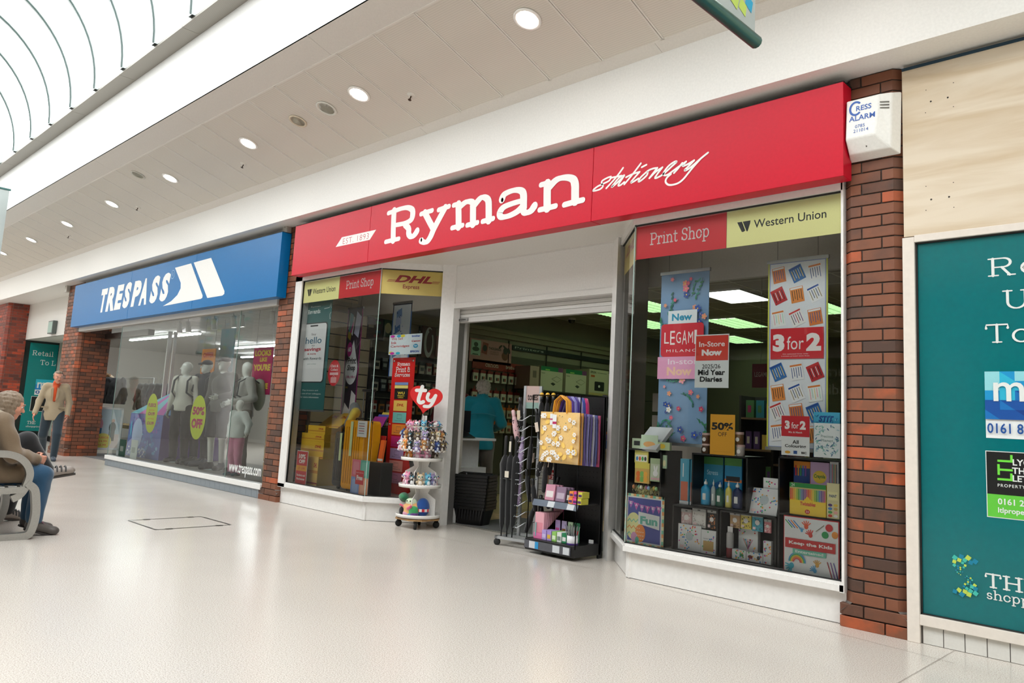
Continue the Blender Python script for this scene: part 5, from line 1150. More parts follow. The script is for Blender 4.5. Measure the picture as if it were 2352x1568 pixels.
def prod(a, x, y, w, h, an, k):
    """little product shot: rotated card with pens or marks on it"""
    cs = [('e8e6e4', ['3a3a40', '6a3a7a', 'b03040']), ('d87a34', ['28508c', '28508c']), ('2c6cae', ['e8c860', 'c8d8e8']), ('e4e4e6', ['28508c', '1a3a6c']), ('b82028', ['1c1c1c', 'e8e8e8']), ('e08a3c', ['2a2420', '4a3a2c']), ('e8e8ea', ['8a7a3a', '26406a']), ('e8ecea', ['e89aa0', 'a0d0b8', 'e8d080'])][k % 8]
    ca, sa = math.cos(an), math.sin(an)
    def P(u, v): return (x+(u-.5)*w*ca-(v-.5)*h*sa, y+(u-.5)*w*sa+(v-.5)*h*ca)
    a.poly([P(0, 0), P(1, 0), P(1, 1), P(0, 1)], C(cs[0])); 
    n = 5
    for i in range(n): u = .16+.68*i/(n-1); a.stroke([P(u, .15+.1*(i % 2)), P(u, .78)], w*.05, C(cs[1][i % len(cs[1])])); a.layer -= .0001
    a.poly([P(.05, .86), P(.95, .86), P(.95, .97), P(.05, .97)], C(['c83030', 'e8e8e8', '1c4c9c', 'd87a34'][k % 4]))
def d_pens(a, w, h):
    a.rect(0, 0, w, h, C('c8cc50')); a.rect(.012, .004, w-.024, h-.008, C('8f9ccc')); a.rect(.02, .01, w-.04, h-.02, C('dfe3e8'))
    k = 0
    for v in (.93, .815, .69, .4, .29, .19, .08):
        for u in (.19, .5, .8):
            k += 1; prod(a, w*u, h*v, w*.22, h*.085, (.25 if k % 2 else .5)*(1 if v > .5 else 1)-.1, k)
    a.rect(w*.06, h*.47, w*.88, h*.165, C('cc1424')); fit(a, '3', w*.1, h*.51, w*.3, h*.605, C('eee6e4'), bold=.06); fit(a, 'for', w*.34, h*.52, w*.62, h*.59, C('eee6e4'), bold=.0); fit(a, '2', w*.66, h*.51, w*.9, h*.605, C('eee6e4'), bold=.06)
    fit(a, 'On selected lines only.', w*.27, h*.492, w*.7, h*.499, C('eee6e4')); fit(a, 'Lowest priced item free.', w*.25, h*.481, w*.72, h*.488, C('eee6e4'))
banner('tall yellow-edged pen banner with a red 3 for 2 block in the right window', 1765, 606, .455, 1.38, .35, 'dfe3e8', d_pens)
def d_rew(a, w, h):
    fat(a, 'Rewards'.replace('R', 'R'), w*.42, h*.865, .05, C('e0e6e2'), 'c', wv=.14, wh=.1); fit(a, 'Ryman', w*.3, h*.918, w*.62, h*.934, C('c8d4ce'))
    a.stroke([(w*.76, h*.9), (w*.93, h*.905), (w*.97, h*.94), (w*.985, h*.9)], .006, C('e0e6e2')); a.stroke([(w*.985, h*.86), (w*.95, h*.84), (w*.97, h*.80), (w*.985, h*.81)], .006, C('e0e6e2'))
    a.poly(rrect(w*.06, h*.24, w*.86, h*.54, .05), C('23282a')); a.poly(rrect(w*.09, h*.25, w*.8, h*.52, .042), C('e3e4e4')); a.poly(rrect(w*.34, h*.745, w*.26, h*.014, .006), C('23282a'))
    fit(a, 'Say', w*.4, h*.66, w*.56, h*.685, C('3a4044')); fit(a, 'hello', w*.22, h*.59, w*.76, h*.65, C('3a6c84'), bold=.01); fit(a, 'to', w*.44, h*.565, w*.54, h*.58, C('3a4044')); fit(a, 'savings', w*.2, h*.515, w*.76, h*.555, C('b02434'), bold=.03); fit(a, '& more', w*.32, h*.49, w*.6, h*.507, C('b02434'), bold=.02); fit(a, 'with Rewards', w*.18, h*.445, w*.8, h*.468, C('4a5a5c'), bold=.01); fit(a, 'Join today', w*.34, h*.40, w*.64, h*.412, C('5a8a84'))
    fit(a, 'Pop in-store and', w*.26, h*.163, w*.78, h*.178, C('cfdcd8'), bold=.01); fit(a, 'ask one of our colleagues', w*.14, h*.133, w*.88, h*.149, C('cfdcd8'), bold=.01); fit(a, 'for more information', w*.2, h*.104, w*.82, h*.119, C('cfdcd8'), bold=.01)
banner('teal loyalty scheme banner with a phone picture hanging in the left window', 697, 690, .70, 1.42, .12, '1f5f5e', d_rew, wires=False)
def d_pshop(a, w, h):
    a.rect(0, 0, .012, h, C('b0207c')); a.rect(w-.012, 0, .012, h, C('b0207c'))
    for P, c in (([(.08, .84), (.42, .78), (.5, .93), (.16, .97)], 'dfe0e2'), ([(.5, .8), (.82, .76), (.95, .93), (.62, .98)], 'c8cce4'), ([(.14, .82), (.34, .79), (.4, .95), (.2, .97)], '58a8b8'), ([(.2, .8), (.3, .785), (.44, .87), (.4, .9)], 'b8207c'), ([(.1, .77), (.3, .74), (.34, .8), (.12, .82)], 'a89430'),
                 ([(.06, .06), (.4, .02), (.6, .18), (.24, .24)], 'e0dcdc'), ([(.55, .14), (.9, .1), (.95, .3), (.64, .34)], 'dfe0e2')): a.poly([(w*x, h*y) for x, y in P], C(c))
    a.poly([(w*.55, h*.745)]+[(w*(.52+.4*math.cos(math.radians(t))), h*(.5+.115*math.sin(math.radians(t)))) for t in range(30, -211, -12)], C('e4e6e8'))
    fit(a, 'Print', w*.24, h*.55, w*.8, h*.605, C('26282c'), bold=.04); fit(a, 'Shop', w*.24, h*.485, w*.78, h*.545, C('26282c'), bold=.04); fit(a, '& Much More!', w*.2, h*.435, w*.84, h*.46, C('b0206c'), bold=.01)
    a.oval(w*.3, h*.67, w*.17, h*.06, C('b0207c')); fit(a, '60', w*.2, h*.65, w*.4, h*.69, C('f0e0e8'), bold=.04); a.oval(w*.3, h*.355, w*.14, h*.035, C('1c1c1c')); fit(a, 'WU', w*.22, h*.355, w*.38, h*.37, C('d8b840'))
    for k in range(3): a.oval(w*(.66+.09*k), h*(.2+.02*(k % 2)), w*.04, h*.013, C(['c83c3c', '3c7cc8', 'd8a040'][k]))
banner('black and magenta Print Shop banner with a white ink drop in the left window', 801, 711, .33, 1.6, .55, '2a1a2c', d_pshop)
def d_comic(a, w, h):
    a.rect(.02, .0, w-.04, h-.02, C('c8d4dc')); r = random.Random(8)
    for k in range(9): x, y = w*r.uniform(.12, .6), h*r.uniform(.05, .8); a.poly([(x, y), (x+w*.28, y+h*.05), (x+w*.25, y+h*.17), (x-.01, y+h*.12)], C(['7090c0', '4a70a8', 'a8b8d8', 'e0e4ea'][k % 4]))
    for k in range(14): a.oval(w*r.uniform(.1, .9), h*r.uniform(.05, .92), .012, .01, C(['3a5a9a', '28406c', '9aa8d0'][k % 3]), 8)
banner('blue framed comic panel poster hanging in the splayed left pane', 904, 699, .40, .95, .95, '4a72b4', d_comic)
# --- signs on the glass ---
def stuck(name, label, cat, px0, py0, px1, py1, col, draw, Y=.05, th=.003, shape=None):
    p = at(px0, py0, Y); q = at(px1, py1, Y); w, h = q.x-p.x, q.z-p.z; t = thing(name, label, cat, (p.x, Y, p.z)); b = MB(C(col))
    if shape == 'oval': b.prism([(w/2+w/2*math.cos(a_), h/2+h/2*math.sin(a_)) for a_ in [2*PI*k/32 for k in range(32)]], 0, th, axis='y')
    else: b.box(0, w, 0, th, 0, h)
    b.build('board', 'print', t); a = MB(); a.M = T(0, -.0008, 0) @ FAC; draw(a, w, h); a.build('print', 'print', t); return t
def d_diary(a, w, h):
    a.rect(.006, h*.51, w-.012, h*.47, C('d63a28')); fit(a, 'In-Store', w*.12, h*.77, w*.88, h*.87, C('f0e8e6'), bold=.015); fit(a, 'Now', w*.2, h*.6, w*.8, h*.72, C('f0e8e6'), bold=.06)
    fit(a, '2025/26', w*.22, h*.36, w*.76, h*.44, K); fit(a, 'Mid Year', w*.1, h*.235, w*.9, h*.34, K, bold=.035); fit(a, 'Diaries', w*.16, h*.11, w*.82, h*.21, K, bold=.035)
stuck('window_card', 'red and white In-Store Now diaries sign on the right window glass', 'sign', 1595, 890, 1675, 766, 'e2e6e6', d_diary)
stuck('window_card', 'red oval Click & Collect sticker on the left window glass', 'sticker', 751, 886, 784, 826, 'c8202c', lambda a, w, h: (fit(a, 'Click &', w*.18, h*.72, w*.8, h*.82, C('f0e0e0'), bold=.02), fit(a, 'Collect', w*.2, h*.58, w*.78, h*.68, C('f0e0e0'), bold=.02), a.rect(w*.16, h*.42, w*.68, h*.1, C('e8c0c0')), a.poly(rrect(w*.26, h*.12, w*.46, h*.22, .01), C('e8a8a8')), a.stroke(AR(w*.49, h*.34, w*.1, h*.05, 0, 180), .006, C('e8a8a8'))), shape='oval')
def d_ink(a, w, h):
    for x, y, c in ((.1, .96, 'c0289c'), (.3, .95, '30a0c8'), (.42, .97, 'd8c838'), (.08, .1, 'd8c838'), (.12, .02, 'c0289c'), (.3, .04, '30b0c8')): a.oval(w*x, h*min(max(y, .07), .93), w*.07, h*.065, C(c))
    fit(a, 'We Sell', w*.07, h*.74, w*.42, h*.86, C('c03a34')); fit(a, 'Ink', w*.07, h*.54, w*.24, h*.67, C('c03a34'), bold=.01); fit(a, 'Cartridges', w*.06, h*.34, w*.64, h*.48, C('c03a34'), bold=.01)
    fit(a, 'brother', w*.7, h*.84, w*.95, h*.94, C('2850a8'), bold=.03); fit(a, 'Canon', w*.7, h*.6, w*.96, h*.69, C('b82028'), bold=.03); a.oval(w*.83, h*.4, w*.07, h*.1, C('3a9cc4')); fit(a, 'hp', w*.79, h*.35, w*.87, h*.46, C('e8eef0'), shear=.2); fit(a, 'EPSON', w*.68, h*.08, w*.94, h*.18, C('28489c'), bold=.03)
stuck('window_card', 'pale We Sell Ink Cartridges sign in the splayed left pane', 'sign', 892, 815, 970, 765, 'ccd6da', d_ink, Y=.5)
# red services standee with coloured squares
def d_serv(a, w, h):
    slab(a, 'Ryman', w*.22, h*.94, w*.8, h*.965, C('f0e4e2'), .14, .1); slab(a, 'Print &', w*.18, h*.892, w*.82, h*.93, C('f0e4e2'), .13, .09); slab(a, 'Services', w*.15, h*.857, w*.84, h*.885, C('f0e4e2'), .13, .09)
    y = .69
    for k, (c, s_) in enumerate((('1c1c1c', 'WU'), ('f0c45c', 'DHL'), ('7ac4bc', 'CANVAS PRINTING'), ('f09038', 'PHOTO'), ('d8307c', 'PRINT'), ('c4a8d4', 'PRINT & BIND'), ('f0988c', 'LAMINATE'), ('cc7898', 'POSTERS'))):
        a.rect(w*.2, h*(y-.088*k), w*.6, h*.078, C(c)); cc = {'1c1c1c': 'e0c040', 'f0c45c': 'c83020'}.get(c, '4a4a54')
        if k in (0, 1): fit(a, s_, w*.34, h*(y+.035-.088*k), w*.66, h*(y+.055-.088*k), C(cc), bold=.04, shear=.2*k)
        else: a.stroke([(w*.4, h*(y+.03-.088*k)), (w*.6, h*(y+.03-.088*k)), (w*.6, h*(y+.06-.088*k)), (w*.4, h*(y+.06-.088*k)), (w*.4, h*(y+.03-.088*k))], .004, C(cc)); fit(a, s_, w*.3, h*(y+.012-.088*k), w*.7, h*(y+.02-.088*k), C(cc))
    fit(a, 'Western', w*.34, h*.71, w*.66, h*.722, C('e0c040'), bold=.02); fit(a, 'Union', w*.38, h*.697, w*.62, h*.708, C('e0c040'), bold=.02); a.rect(w*.2, h*.77, w*.6, h*.022, C('f0dc7c')); a.rect(w*.2, h*.795, w*.6, h*.02, C('7a94c8'))
p = at(880, 1137, .60); t = thing('standee', 'tall red Print & Services standee with coloured squares in the left window', 'standee', (p.x, .60, ZSIL-.01)); hS = at(905, 820, .60).z-ZSIL; wS = .43
b = MB(C('d8201c')); b.prism([(0, 0), (.5, 0), (.48, .28), (wS, .42), (wS, hS), (0, hS)], 0, .006, axis='y'); b.build('board', 'print', t); a = MB(); a.M = T(0, -.0008, 0) @ FAC; d_serv(a, wS, hS); a.build('print', 'print', t)
b = MB(C('c8c8c8'))
for x, z in ((.03, hS-.04), (wS-.03, hS-.04), (.03, .03), (.03, hS*.5)): b.ball(x, -.004, z, .014, .006, .014)
b.build('fixing', 'metal', t)

# --- right window: black display blocks --------------------------------------------------------
BKc = C('1b1a19')
def cube(label, x0, x1, z0, z1, y0=.12, y1=.42, th=.012, shelves=()):
    t = thing('display_cube', label, 'display cube', (x0, y0, z0)); w, h, d = x1-x0, z1-z0, y1-y0
    for nm, q in (('side_panel', (0, th, 0, d, 0, h)), ('side_panel', (w-th, w, 0, d, 0, h)), ('top_panel', (0, w, 0, d, h-th, h)), ('bottom_panel', (0, w, 0, d, 0, th)), ('back_panel', (th, w-th, d-th, d, th, h-th))):
        b = MB(BKc); b.box(*q); b.build(nm, 'paint', t)
    for s in shelves: b = MB(BKc); b.box(th, w-th, .0, d-th, s, s+.01); b.build('shelf', 'paint', t)
    return t
ZB0 = ZSIL-.01
cube('tall black display block at the left of the right window, Easter goods inside', -3.80, -3.46, ZB0, 1.0, shelves=(.36,))
cube('black display cube with paint bottles in the middle of the right window', -3.20, -2.74, .605, 1.0, .14, .42)
cube('low black display cube with bead bags at the left of the right window floor', -3.36, -2.97, ZB0, .6, .14, .42)
cube('low black display cube with spotted boxes in the middle of the right window floor', -2.955, -2.52, ZB0, .6, .14, .42)
cube('tall black display block at the right end of the right window, crayons inside', -2.50, -2.04, ZB0, 1.02, shelves=(.37,))
G_ = wr_; S1_ = .626; S0_ = ZB0+.013
def d_egg(a, w, h):
    bd = .018
    for k in range(14): c = C(('e8a060', '7cc8a8', 'e8e4b8')[k % 3]); a.rect(0, h*k/14, bd, h/14, c); a.layer -= .00012; a.rect(w-bd, h*k/14, bd, h/14, c); a.layer -= .00012; a.rect(w*k/14, h-bd, w/14, bd, c); a.layer -= .00012; a.rect(w*k/14, 0, w/14, bd, c); a.layer -= .00012
    a.layer += .0002; a.rect(bd, bd, w-2*bd, h-2*bd, C('e4e6e4')); a.rect(bd*1.6, bd*1.6, w-3.2*bd, h-3.2*bd, C('4a52a0'))
    for i, ch in enumerate('EASTER'):
        x = w*(.08+.145*i); y = h*(.86-.02*math.sin(PI*i/5)*1.8-.01*i); a.poly([(x, y), (x+w*.14, y-h*.012), (x+w*.07, y-h*.15)], C('c860b0' if i % 2 else 'b86cc0')); fit(a, ch, x+w*.04, y-h*.07, x+w*.1, y-h*.02, C('f0e8f0'), bold=.02)
    a.oval(w*.24, h*.36, w*.2, h*.27, C('e0dc9c'), 28)
    for k in range(3):
        yy = h*(.47-.13*k); a.stroke([(w*(.08+.053*i), yy+(h*.028 if i % 2 else -h*.028)) for i in range(7)], .009, C(('68b8a0', 'e08840', '68b8a0')[k]), cap=False)
    a.oval(w*.42, h*.24, w*.13, h*.17, C('e8883c'), 24); 
    for i in range(14): a.oval(w*(.34+.05*(i % 4)), h*(.12+.07*(i//4)), .005, .005, C('f0e0c8'), 6); a.layer -= .0001
    a.oval(w*.26, h*.15, w*.08, h*.1, C('c890b4'), 20); a.oval(w*.34, h*.1, w*.05, h*.065, C('58b098'), 20)
    a.poly([(w*.36, h*.66), (w*.9, h*.62), (w*.9, h*.35), (w*.36, h*.42)], C('e4e6e6')); fit(a, 'Fun', w*.41, h*.42, w*.85, h*.58, C('68b4a4'), bold=.05)
item('poster_board', 'purple Easter Fun poster board with painted eggs at the foot of the right window', 'poster', G_, (152, 1000, 417, 690), .085, .006, 'e8e4b8', d_egg, z0=ZB0, part='board')
def d_kids(a, w, h):
    a.rect(.006, .006, w-.012, h-.012, C('e2e4e6'))
    for k, c in enumerate(('2c9c50', '2c6cc0', 'e07828', '3a88c8')): a.stroke([(w*(.04+.05*k), h*.92), (w*(.16+.05*k), h*.8)], .007, C(c)); 
    def hand(x, y, s, c, an=0):
        a.oval(w*x, h*y, s*.5, s*.55, C(c), 12)
        for q in range(5): t_ = an+PI/2+(q-2)*.42; a.stroke([(w*x, h*y), (w*x+s*1.25*math.cos(t_), h*y+s*1.25*math.sin(t_))], s*.24, C(c))
    hand(.42, .84, .03, 'e05a34'); hand(.34, .76, .017, '4ca4d8'); hand(.5, .7, .028, 'd8443c', .4); hand(.62, .2, .026, 'd8a44c'); hand(.58, .1, .026, '4ca0d0', .8); hand(.16, .13, .034, '30a8c0', 2.2)
    a.oval(w*.83, h*.87, w*.065, h*.065, C('cc2c34')); a.oval(w*.76, h*.74, w*.06, h*.06, C('2c9c54')); a.oval(w*.93, h*.76, w*.055, h*.06, C('e8943c')); a.stroke([(w*.6, h*.78), (w*.74, h*.9)], .004, C('7a6a50'))
    for k, c in enumerate(('4898d0', '4cb068', 'e8c848', 'e8803c', 'd84a4c')): a.stroke(AR(w*.26, h*.2, w*(.15-.022*k), h*(.16-.024*k), 0, 180, 14), .008, C(c), cap=False)
    for k in range(3): a.stroke([(w*(.8+.055*k), h*.28), (w*(.88+.05*k), h*.03)], .006, C(('a82838', '7c3c94', '4a3c90')[k]))
    a.rect(w*.04, h*.44, w*.9, h*.17, C('c8282c')); fit(a, 'Keep the Kids', w*.11, h*.49, w*.89, h*.565, C('f0e8e6'), bold=.035); a.rect(w*.18, h*.345, w*.6, h*.085, C('70c0a8')); fit(a, 'Entertained', w*.23, h*.368, w*.73, h*.415, C('eef4f0'), bold=.02)
item('poster_board', 'red edged Keep the Kids Entertained poster board with hand prints', 'poster', G_, (1195, 1180, 1562, 850), .085, .006, 'c82430', d_kids, z0=ZB0, part='board')
item('price_board', 'orange 50% OFF sign standing on the middle display cube', 'sign', G_, (713, 400, 880, 150), .12, .004, 'e0a024', lambda a, w, h: (fit(a, '50%', w*.06, h*.61, w*.93, h*.8, K, bold=.045), fit(a, 'OFF', w*.33, h*.46, w*.68, h*.56, K), fit(a, 'Selected lines only, while stocks last', w*.15, h*.07, w*.85, h*.09, C('a8781c'))), z0=1.0, part='board')
item('price_board', 'red and white 3 for 2 All Colouring sign on the right display block', 'sign', G_, (1182, 432, 1368, 160), .1, .004, 'e2e4e4', lambda a, w, h: (a.rect(0, h*.48, w, h*.52, C('c8202c')), fit(a, '3', w*.12, h*.66, w*.3, h*.88, C('f0e8e6'), bold=.06), fit(a, 'for', w*.36, h*.68, w*.62, h*.84, C('f0e8e6'), bold=.01), fit(a, '2', w*.66, h*.66, w*.87, h*.88, C('f0e8e6'), bold=.06), fit(a, 'Mix & Match', w*.26, h*.565, w*.74, h*.61, C('f0e8e6'), bold=.01), fit(a, 'All', w*.4, h*.3, w*.62, h*.39, K, bold=.02), fit(a, 'Colouring', w*.13, h*.18, w*.88, h*.28, K, bold=.02), a.oval(w*.23, h*.08, w*.1, h*.035, C('d8a030')), a.rect(w*.44, h*.045, w*.13, h*.08, C('285094')), fit(a, 'BIC', w*.72, h*.055, w*.9, h*.11, C('2a2420'), bold=.04)), z0=1.0325, part='board')
def d_leaf(base, ink_, n=40, seed=2, title=None):
    def f(a, w, h):
        r = random.Random(seed)
        for _ in range(n):
            x, y = w*r.uniform(.08, .92), h*r.uniform(.06, .94)
            if title and w*.25 < x < w*.75 and h*.38 < y < h*.72: continue
            a.oval(x, y, .011, .004, C(r.choice(ink_)), 7, a=r.uniform(0, 3.1)); a.layer -= .0001
        if title:
            for q, s_ in enumerate(title): fit(a, s_, w*.28, h*(.58-.12*q), w*.74, h*(.66-.12*q), C('8aa09c'))
    return f
item('colouring_book', 'bright blue colouring book cover behind the pale one at the right end of the window', 'book', G_, (1392, 440, 1566, 135), .2, .02, '4ab4d8', lambda a, w, h: (fit(a, 'STIT', w*.2, h*.78, w*.78, h*.92, C('1c4c94'), bold=.05, shear=.2), d_leaf('x', ['9ad8ec', '2c88b8', '1c6ca0'], 50, 3)(a, w, h)), z0=1.0325)
item('colouring_book', 'pale colouring book with leafy drawings at the right end of the window', 'book', G_, (1395, 440, 1568, 208), .13, .02, 'dfe4e4', d_leaf('x', ['6a9c98', '8ac0b4', '5a7c9c', 'a8c8d0'], 90, 5, ['Precious', 'Planet']), z0=1.0325)
t, w_, h_ = item('sketch_pad', 'pale marbled sketch pad leaning back on the left display block', 'pad', G_, (268, 352, 455, 178), .18, .03, 'd2d5d6', None, z0=1.002, tilt=.0)
t.rotation_euler = (-.75, 0, -.25); t.location = (-3.74, .14, 1.0025)
item('chick_card', 'pale green Easter card box at the left edge of the display block', 'box', G_, (204, 352, 270, 305), .125, .03, 'b8c8a8', lambda a, w, h: a.rect(w*.2, h*.3, w*.6, h*.45, C('2a2a28')), z0=1.002)
item('chick_card', 'pale green Easter card box in front of the sketch pad', 'box', G_, (370, 365, 452, 332), .122, .03, 'b8cc98', lambda a, w, h: a.oval(w*.4, h*.5, w*.25, h*.3, C('e0c040')), z0=1.002)
item('greeting_card', 'light green Easter greeting card leaning on the sketch pad', 'card', G_, (262, 360, 375, 285), .121, .004, 'c8dcc0', lambda a, w, h: a.oval(w*.5, h*.35, w*.35, h*.2, C('e8b070')), z0=1.002)
# Easter goods
item('toy_card', 'yellow hang card with four little painted toys', 'pack', G_, (220, 460, 312, 380), .14, .012, 'd8cc6c', lambda a, w, h: (a.rect(w*.08, h*.1, w*.84, h*.5, C('e8e4d0')), [a.oval(w*(.2+.2*k), h*.32, w*.08, h*.16, C(('3a8ac0', 'd86030', '3ca050', '3a3a3a')[k])) for k in range(4)]))
item('toy_card', 'green hang card with a white bunny figure', 'pack', G_, (320, 583, 397, 438), .135, .012, 'a8b890', lambda a, w, h: (a.rect(w*.08, h*.06, w*.84, h*.7, C('c0c8b0')), a.oval(w*.5, h*.35, w*.22, h*.13, C('eceae8')), a.oval(w*.42, h*.56, w*.07, h*.14, C('eceae8'), a=.2), a.oval(w*.6, h*.56, w*.07, h*.14, C('eceae8'), a=-.2), [a.oval(w*(.2+.2*k), h*.12, w*.08, h*.05, C('e0a0b0')) for k in range(4)]))
item('toy_card', 'yellow topped bag of orange and green felt shapes', 'bag', G_, (220, 592, 320, 468), .138, .02, 'd0a858', lambda a, w, h: (a.rect(0, h*.72, w, h*.28, C('d8c858')), [a.oval(w*(.25+.25*(k % 3)), h*(.2+.25*(k//3)), w*.14, h*.14, C(('e07028', '78b058', 'e8a840')[k % 3])) for k in range(6)]))
item('toy_card', 'pale green hang card at the edge of the Easter block', 'pack', G_, (400, 500, 432, 415), .14, .012, 'b0c8a8', lambda a, w, h: a.oval(w*.5, h*.4, w*.3, h*.25, C('e8e0b0')))
nst = thing('straw_nest', 'heap of yellow shredded paper straw with little eggs above the Easter poster', 'nest', (-3.63, .22, ZB0+.37)); b = MB(C('e0d88c')); rr_ = random.Random(2)
for k in range(260):
    a_, r_ = rr_.uniform(0, 2*PI), rr_.uniform(0, 1)**.5; x, y, z = .145*r_*math.cos(a_), .07*r_*math.sin(a_), rr_.uniform(.0, .06); d = [rr_.uniform(-.03, .03) for _ in range(3)]
    x = max(min(x, .13), -.13); b.tube([(x, y, z), (x+d[0]*.5, y+d[1]*.5, z+abs(d[2])+.008), (max(min(x+d[0], .14), -.14), y+d[1], z)], .002, C(rr_.choice(['e8e09a', 'd8cc70', 'f0e8b0'])), 3, caps=False)
o = b.build('straw', 'paper', nst); o['kind'] = 'stuff'
for k in range(7):
    e = thing('toy_egg', 'small painted toy egg lying in the yellow straw', 'egg', (-3.74+.036*k, .16+.02*(k % 2), ZB0+.44), group='eggs in the straw'); b = MB(C(('e89a60', '78c0a0', 'e8e0c8', 'c878a8', '8ab0d8', 'e8c860', '90c078')[k])); b.ball(0, 0, 0, .014, .014, .018, n=8); b.build('shell', 'paint', e)
for k, (x, c) in enumerate(((482, '3a90b8'), (548, '3a90b8'))):
    pass
item('art_box', 'tall blue art set box, left of the two beside the middle cube', 'box', G_, (515, 720, 580, 440), .2, .06, '4a9cb8', lambda a, w, h: (a.rect(w*.1, h*.08, w*.8, h*.42, C('c86a4c')), a.rect(w*.3, h*.6, w*.1, h*.3, C('e0e4e4')), a.rect(0, 0, w, h*.07, C('dfe2e4'))), z0=.602)
item('art_box', 'tall blue art set box, right of the two beside the middle cube', 'box', G_, (583, 722, 616, 445), .2, .06, '4a9cb8', lambda a, w, h: (a.rect(w*.1, h*.08, w*.8, h*.42, C('c86a4c')), a.rect(0, 0, w, h*.07, C('dfe2e4'))), z0=.602)
SM = .6185
item('art_pack', 'blue and green sketching set, left one inside the middle cube', 'pack', G_, (668, 700, 802, 430), .3, .02, '2a84a8', lambda a, w, h: (a.rect(0, h*.84, w, h*.16, C('3a7a3c')), fit(a, 'Stress', w*.2, h*.62, w*.75, h*.72, C('b8dcec')), a.poly([(0, h*.3), (w, h*.55), (w, h*.3), (0, h*.1)], C('1c64a0'))), z0=SM)
item('art_pack', 'blue and orange brush set, right one inside the middle cube', 'pack', G_, (808, 700, 925, 438), .3, .02, '2488b8', lambda a, w, h: (a.rect(0, h*.84, w, h*.16, C('4a8a3c')), a.rect(0, h*.5, w, h*.06, C('d87838')), a.rect(w*.1, h*.52, w*.8, h*.1, C('22242a'))), z0=SM)
def bottle(label, x0, x1, yb, yt, col, cap='e4e4e2'):
    p = at(*wr_((x0+x1)/2, yb), .2); r = abs(at(*wr_(x1, yb), .2).x-at(*wr_(x0, yb), .2).x)/2; h = at(*wr_((x0+x1)/2, yt), .2).z-SM
    t = thing('paint_bottle', label, 'paint bottle', (p.x, .2, SM), group=None); b = MB(C(col)); b.lathe([(0, 0), (r*.95, 0), (r, .006), (r, h*.62), (r*.8, h*.7), (r*.3, h*.76), (r*.3, h*.82)], n=16, sy=.7); bo = b.build('body', 'plastic', t)
    b = MB(C(cap)); b.lathe([(r*.36, h*.8), (r*.36, h*.88), (r*.12, h*.93), (r*.08, h)], n=12); b.build('cap', 'plastic', t); b = MB(C('e0e0dc')); b.box(-r*.3, r*.4, -r*.74, -r*.68, h*.2, h*.45); b.build('price_label', 'print', bo)
bottle('blue paint bottle with a white nozzle, leftmost in the middle cube', 657, 714, 738, 570, '2a9ccc'); bottle('pale grey paint bottle behind the green one', 722, 750, 738, 572, 'a8b4b4'); bottle('dark green paint bottle in the middle cube', 752, 806, 742, 590, '1c5c48'); bottle('yellow paint bottle in the middle cube', 816, 856, 748, 580, 'd8cc64'); bottle('navy blue paint bottle, rightmost in the middle cube', 862, 926, 752, 590, '1c2c58')
def jar(label, x, yb, yt, z0, c, Y=.17):
    p = at(*wr_(x, yb), Y); r = .031; h = at(*wr_(x, yt), Y).z-z0; t = thing('bead_jar', label, 'jar', (p.x, Y, z0)); b = MB(C(c)); b.lathe([(0, 0), (r, 0), (r, h*.8)], n=14); b.build('body', 'gloss', t)
    b = MB(C('c8a8a0')); b.lathe([(r*1.02, h*.8), (r*1.02, h), (0, h)], n=14); b.build('lid', 'plastic', t); b = MB(C('e4e0dc')); b.M = T(0, -r-.0008, h*.4) @ FAC; b.oval(0, 0, r*.5, r*.5, C('e4e0dc'), 12); b.build('label', 'print', t); return h
h1 = jar('lower bead jar left of the 50% OFF sign', 690, 396, 338, 1.0005, '5a4434'); jar('upper bead jar left of the 50% OFF sign', 690, 340, 268, 1.0005+h1, '6a4c3c'); h1 = jar('lower bead jar right of the 50% OFF sign', 915, 410, 345, 1.0005, 'c0b8b4'); jar('upper bead jar right of the 50% OFF sign', 908, 340, 262, 1.0005+h1, '7a5c3c')
spot = lambda n: (lambda a, w, h: (dots(a, w, h, n), a.oval(w*.5, h*.55, w*.16, w*.16, C('b8c4c8')), a.rect(w*.1, h*.08, w*.16, h*.1, C('e8c8c8'))))
t, w_, h_ = item('spotty_pad', 'upright white spotted paper pad behind the leaning one', 'pad', G_, (1062, 760, 1202, 572), .26, .012, 'e2e3e4', spot(30), z0=.602); 
t, w_, h_ = item('spotty_pad', 'white spotted paper pad leaning on the lower cubes', 'pad', G_, (962, 785, 1150, 632), .17, .012, 'e2e3e4', spot(40), z0=.6025); t.rotation_euler = (-.35, .0, 0)
item('pencil_box', 'orange and blue pencil box in the right display block', 'box', G_, (1263, 620, 1370, 458), .25, .03, 'e08c2c', lambda a, w, h: (a.rect(0, h*.45, w, h*.42, C('1c3c7c')), [a.rect(w*(.1+.15*k), h*.72, w*.08, h*.2, C(('d83030', 'e8a030', '3c9c50', '3c6cc8', '8040a0')[k])) for k in range(5)], fit(a, 'BIC', w*.3, h*.3, w*.65, h*.4, K, bold=.05), a.stroke([(w*.2, h*.12), (w*.6, h*.2)], .006, C('3c5cc8'))), z0=ZB0+.38+.002)
item('pencil_box', 'lilac crayon and marker box with a green top strip', 'box', G_, (1372, 625, 1496, 465), .25, .03, 'c8a8d0', lambda a, w, h: (a.oval(w*.5, h*.72, w*.36, h*.12, C('e8c848')), fit(a, 'Crayola', w*.2, h*.68, w*.8, h*.77, C('2c7c3c'), bold=.03), fit(a, 'Super', w*.2, h*.48, w*.8, h*.56, C('4a70b0'), bold=.03), fit(a, 'Tips', w*.25, h*.36, w*.75, h*.46, C('4a70b0'), bold=.03)), z0=ZB0+.382)
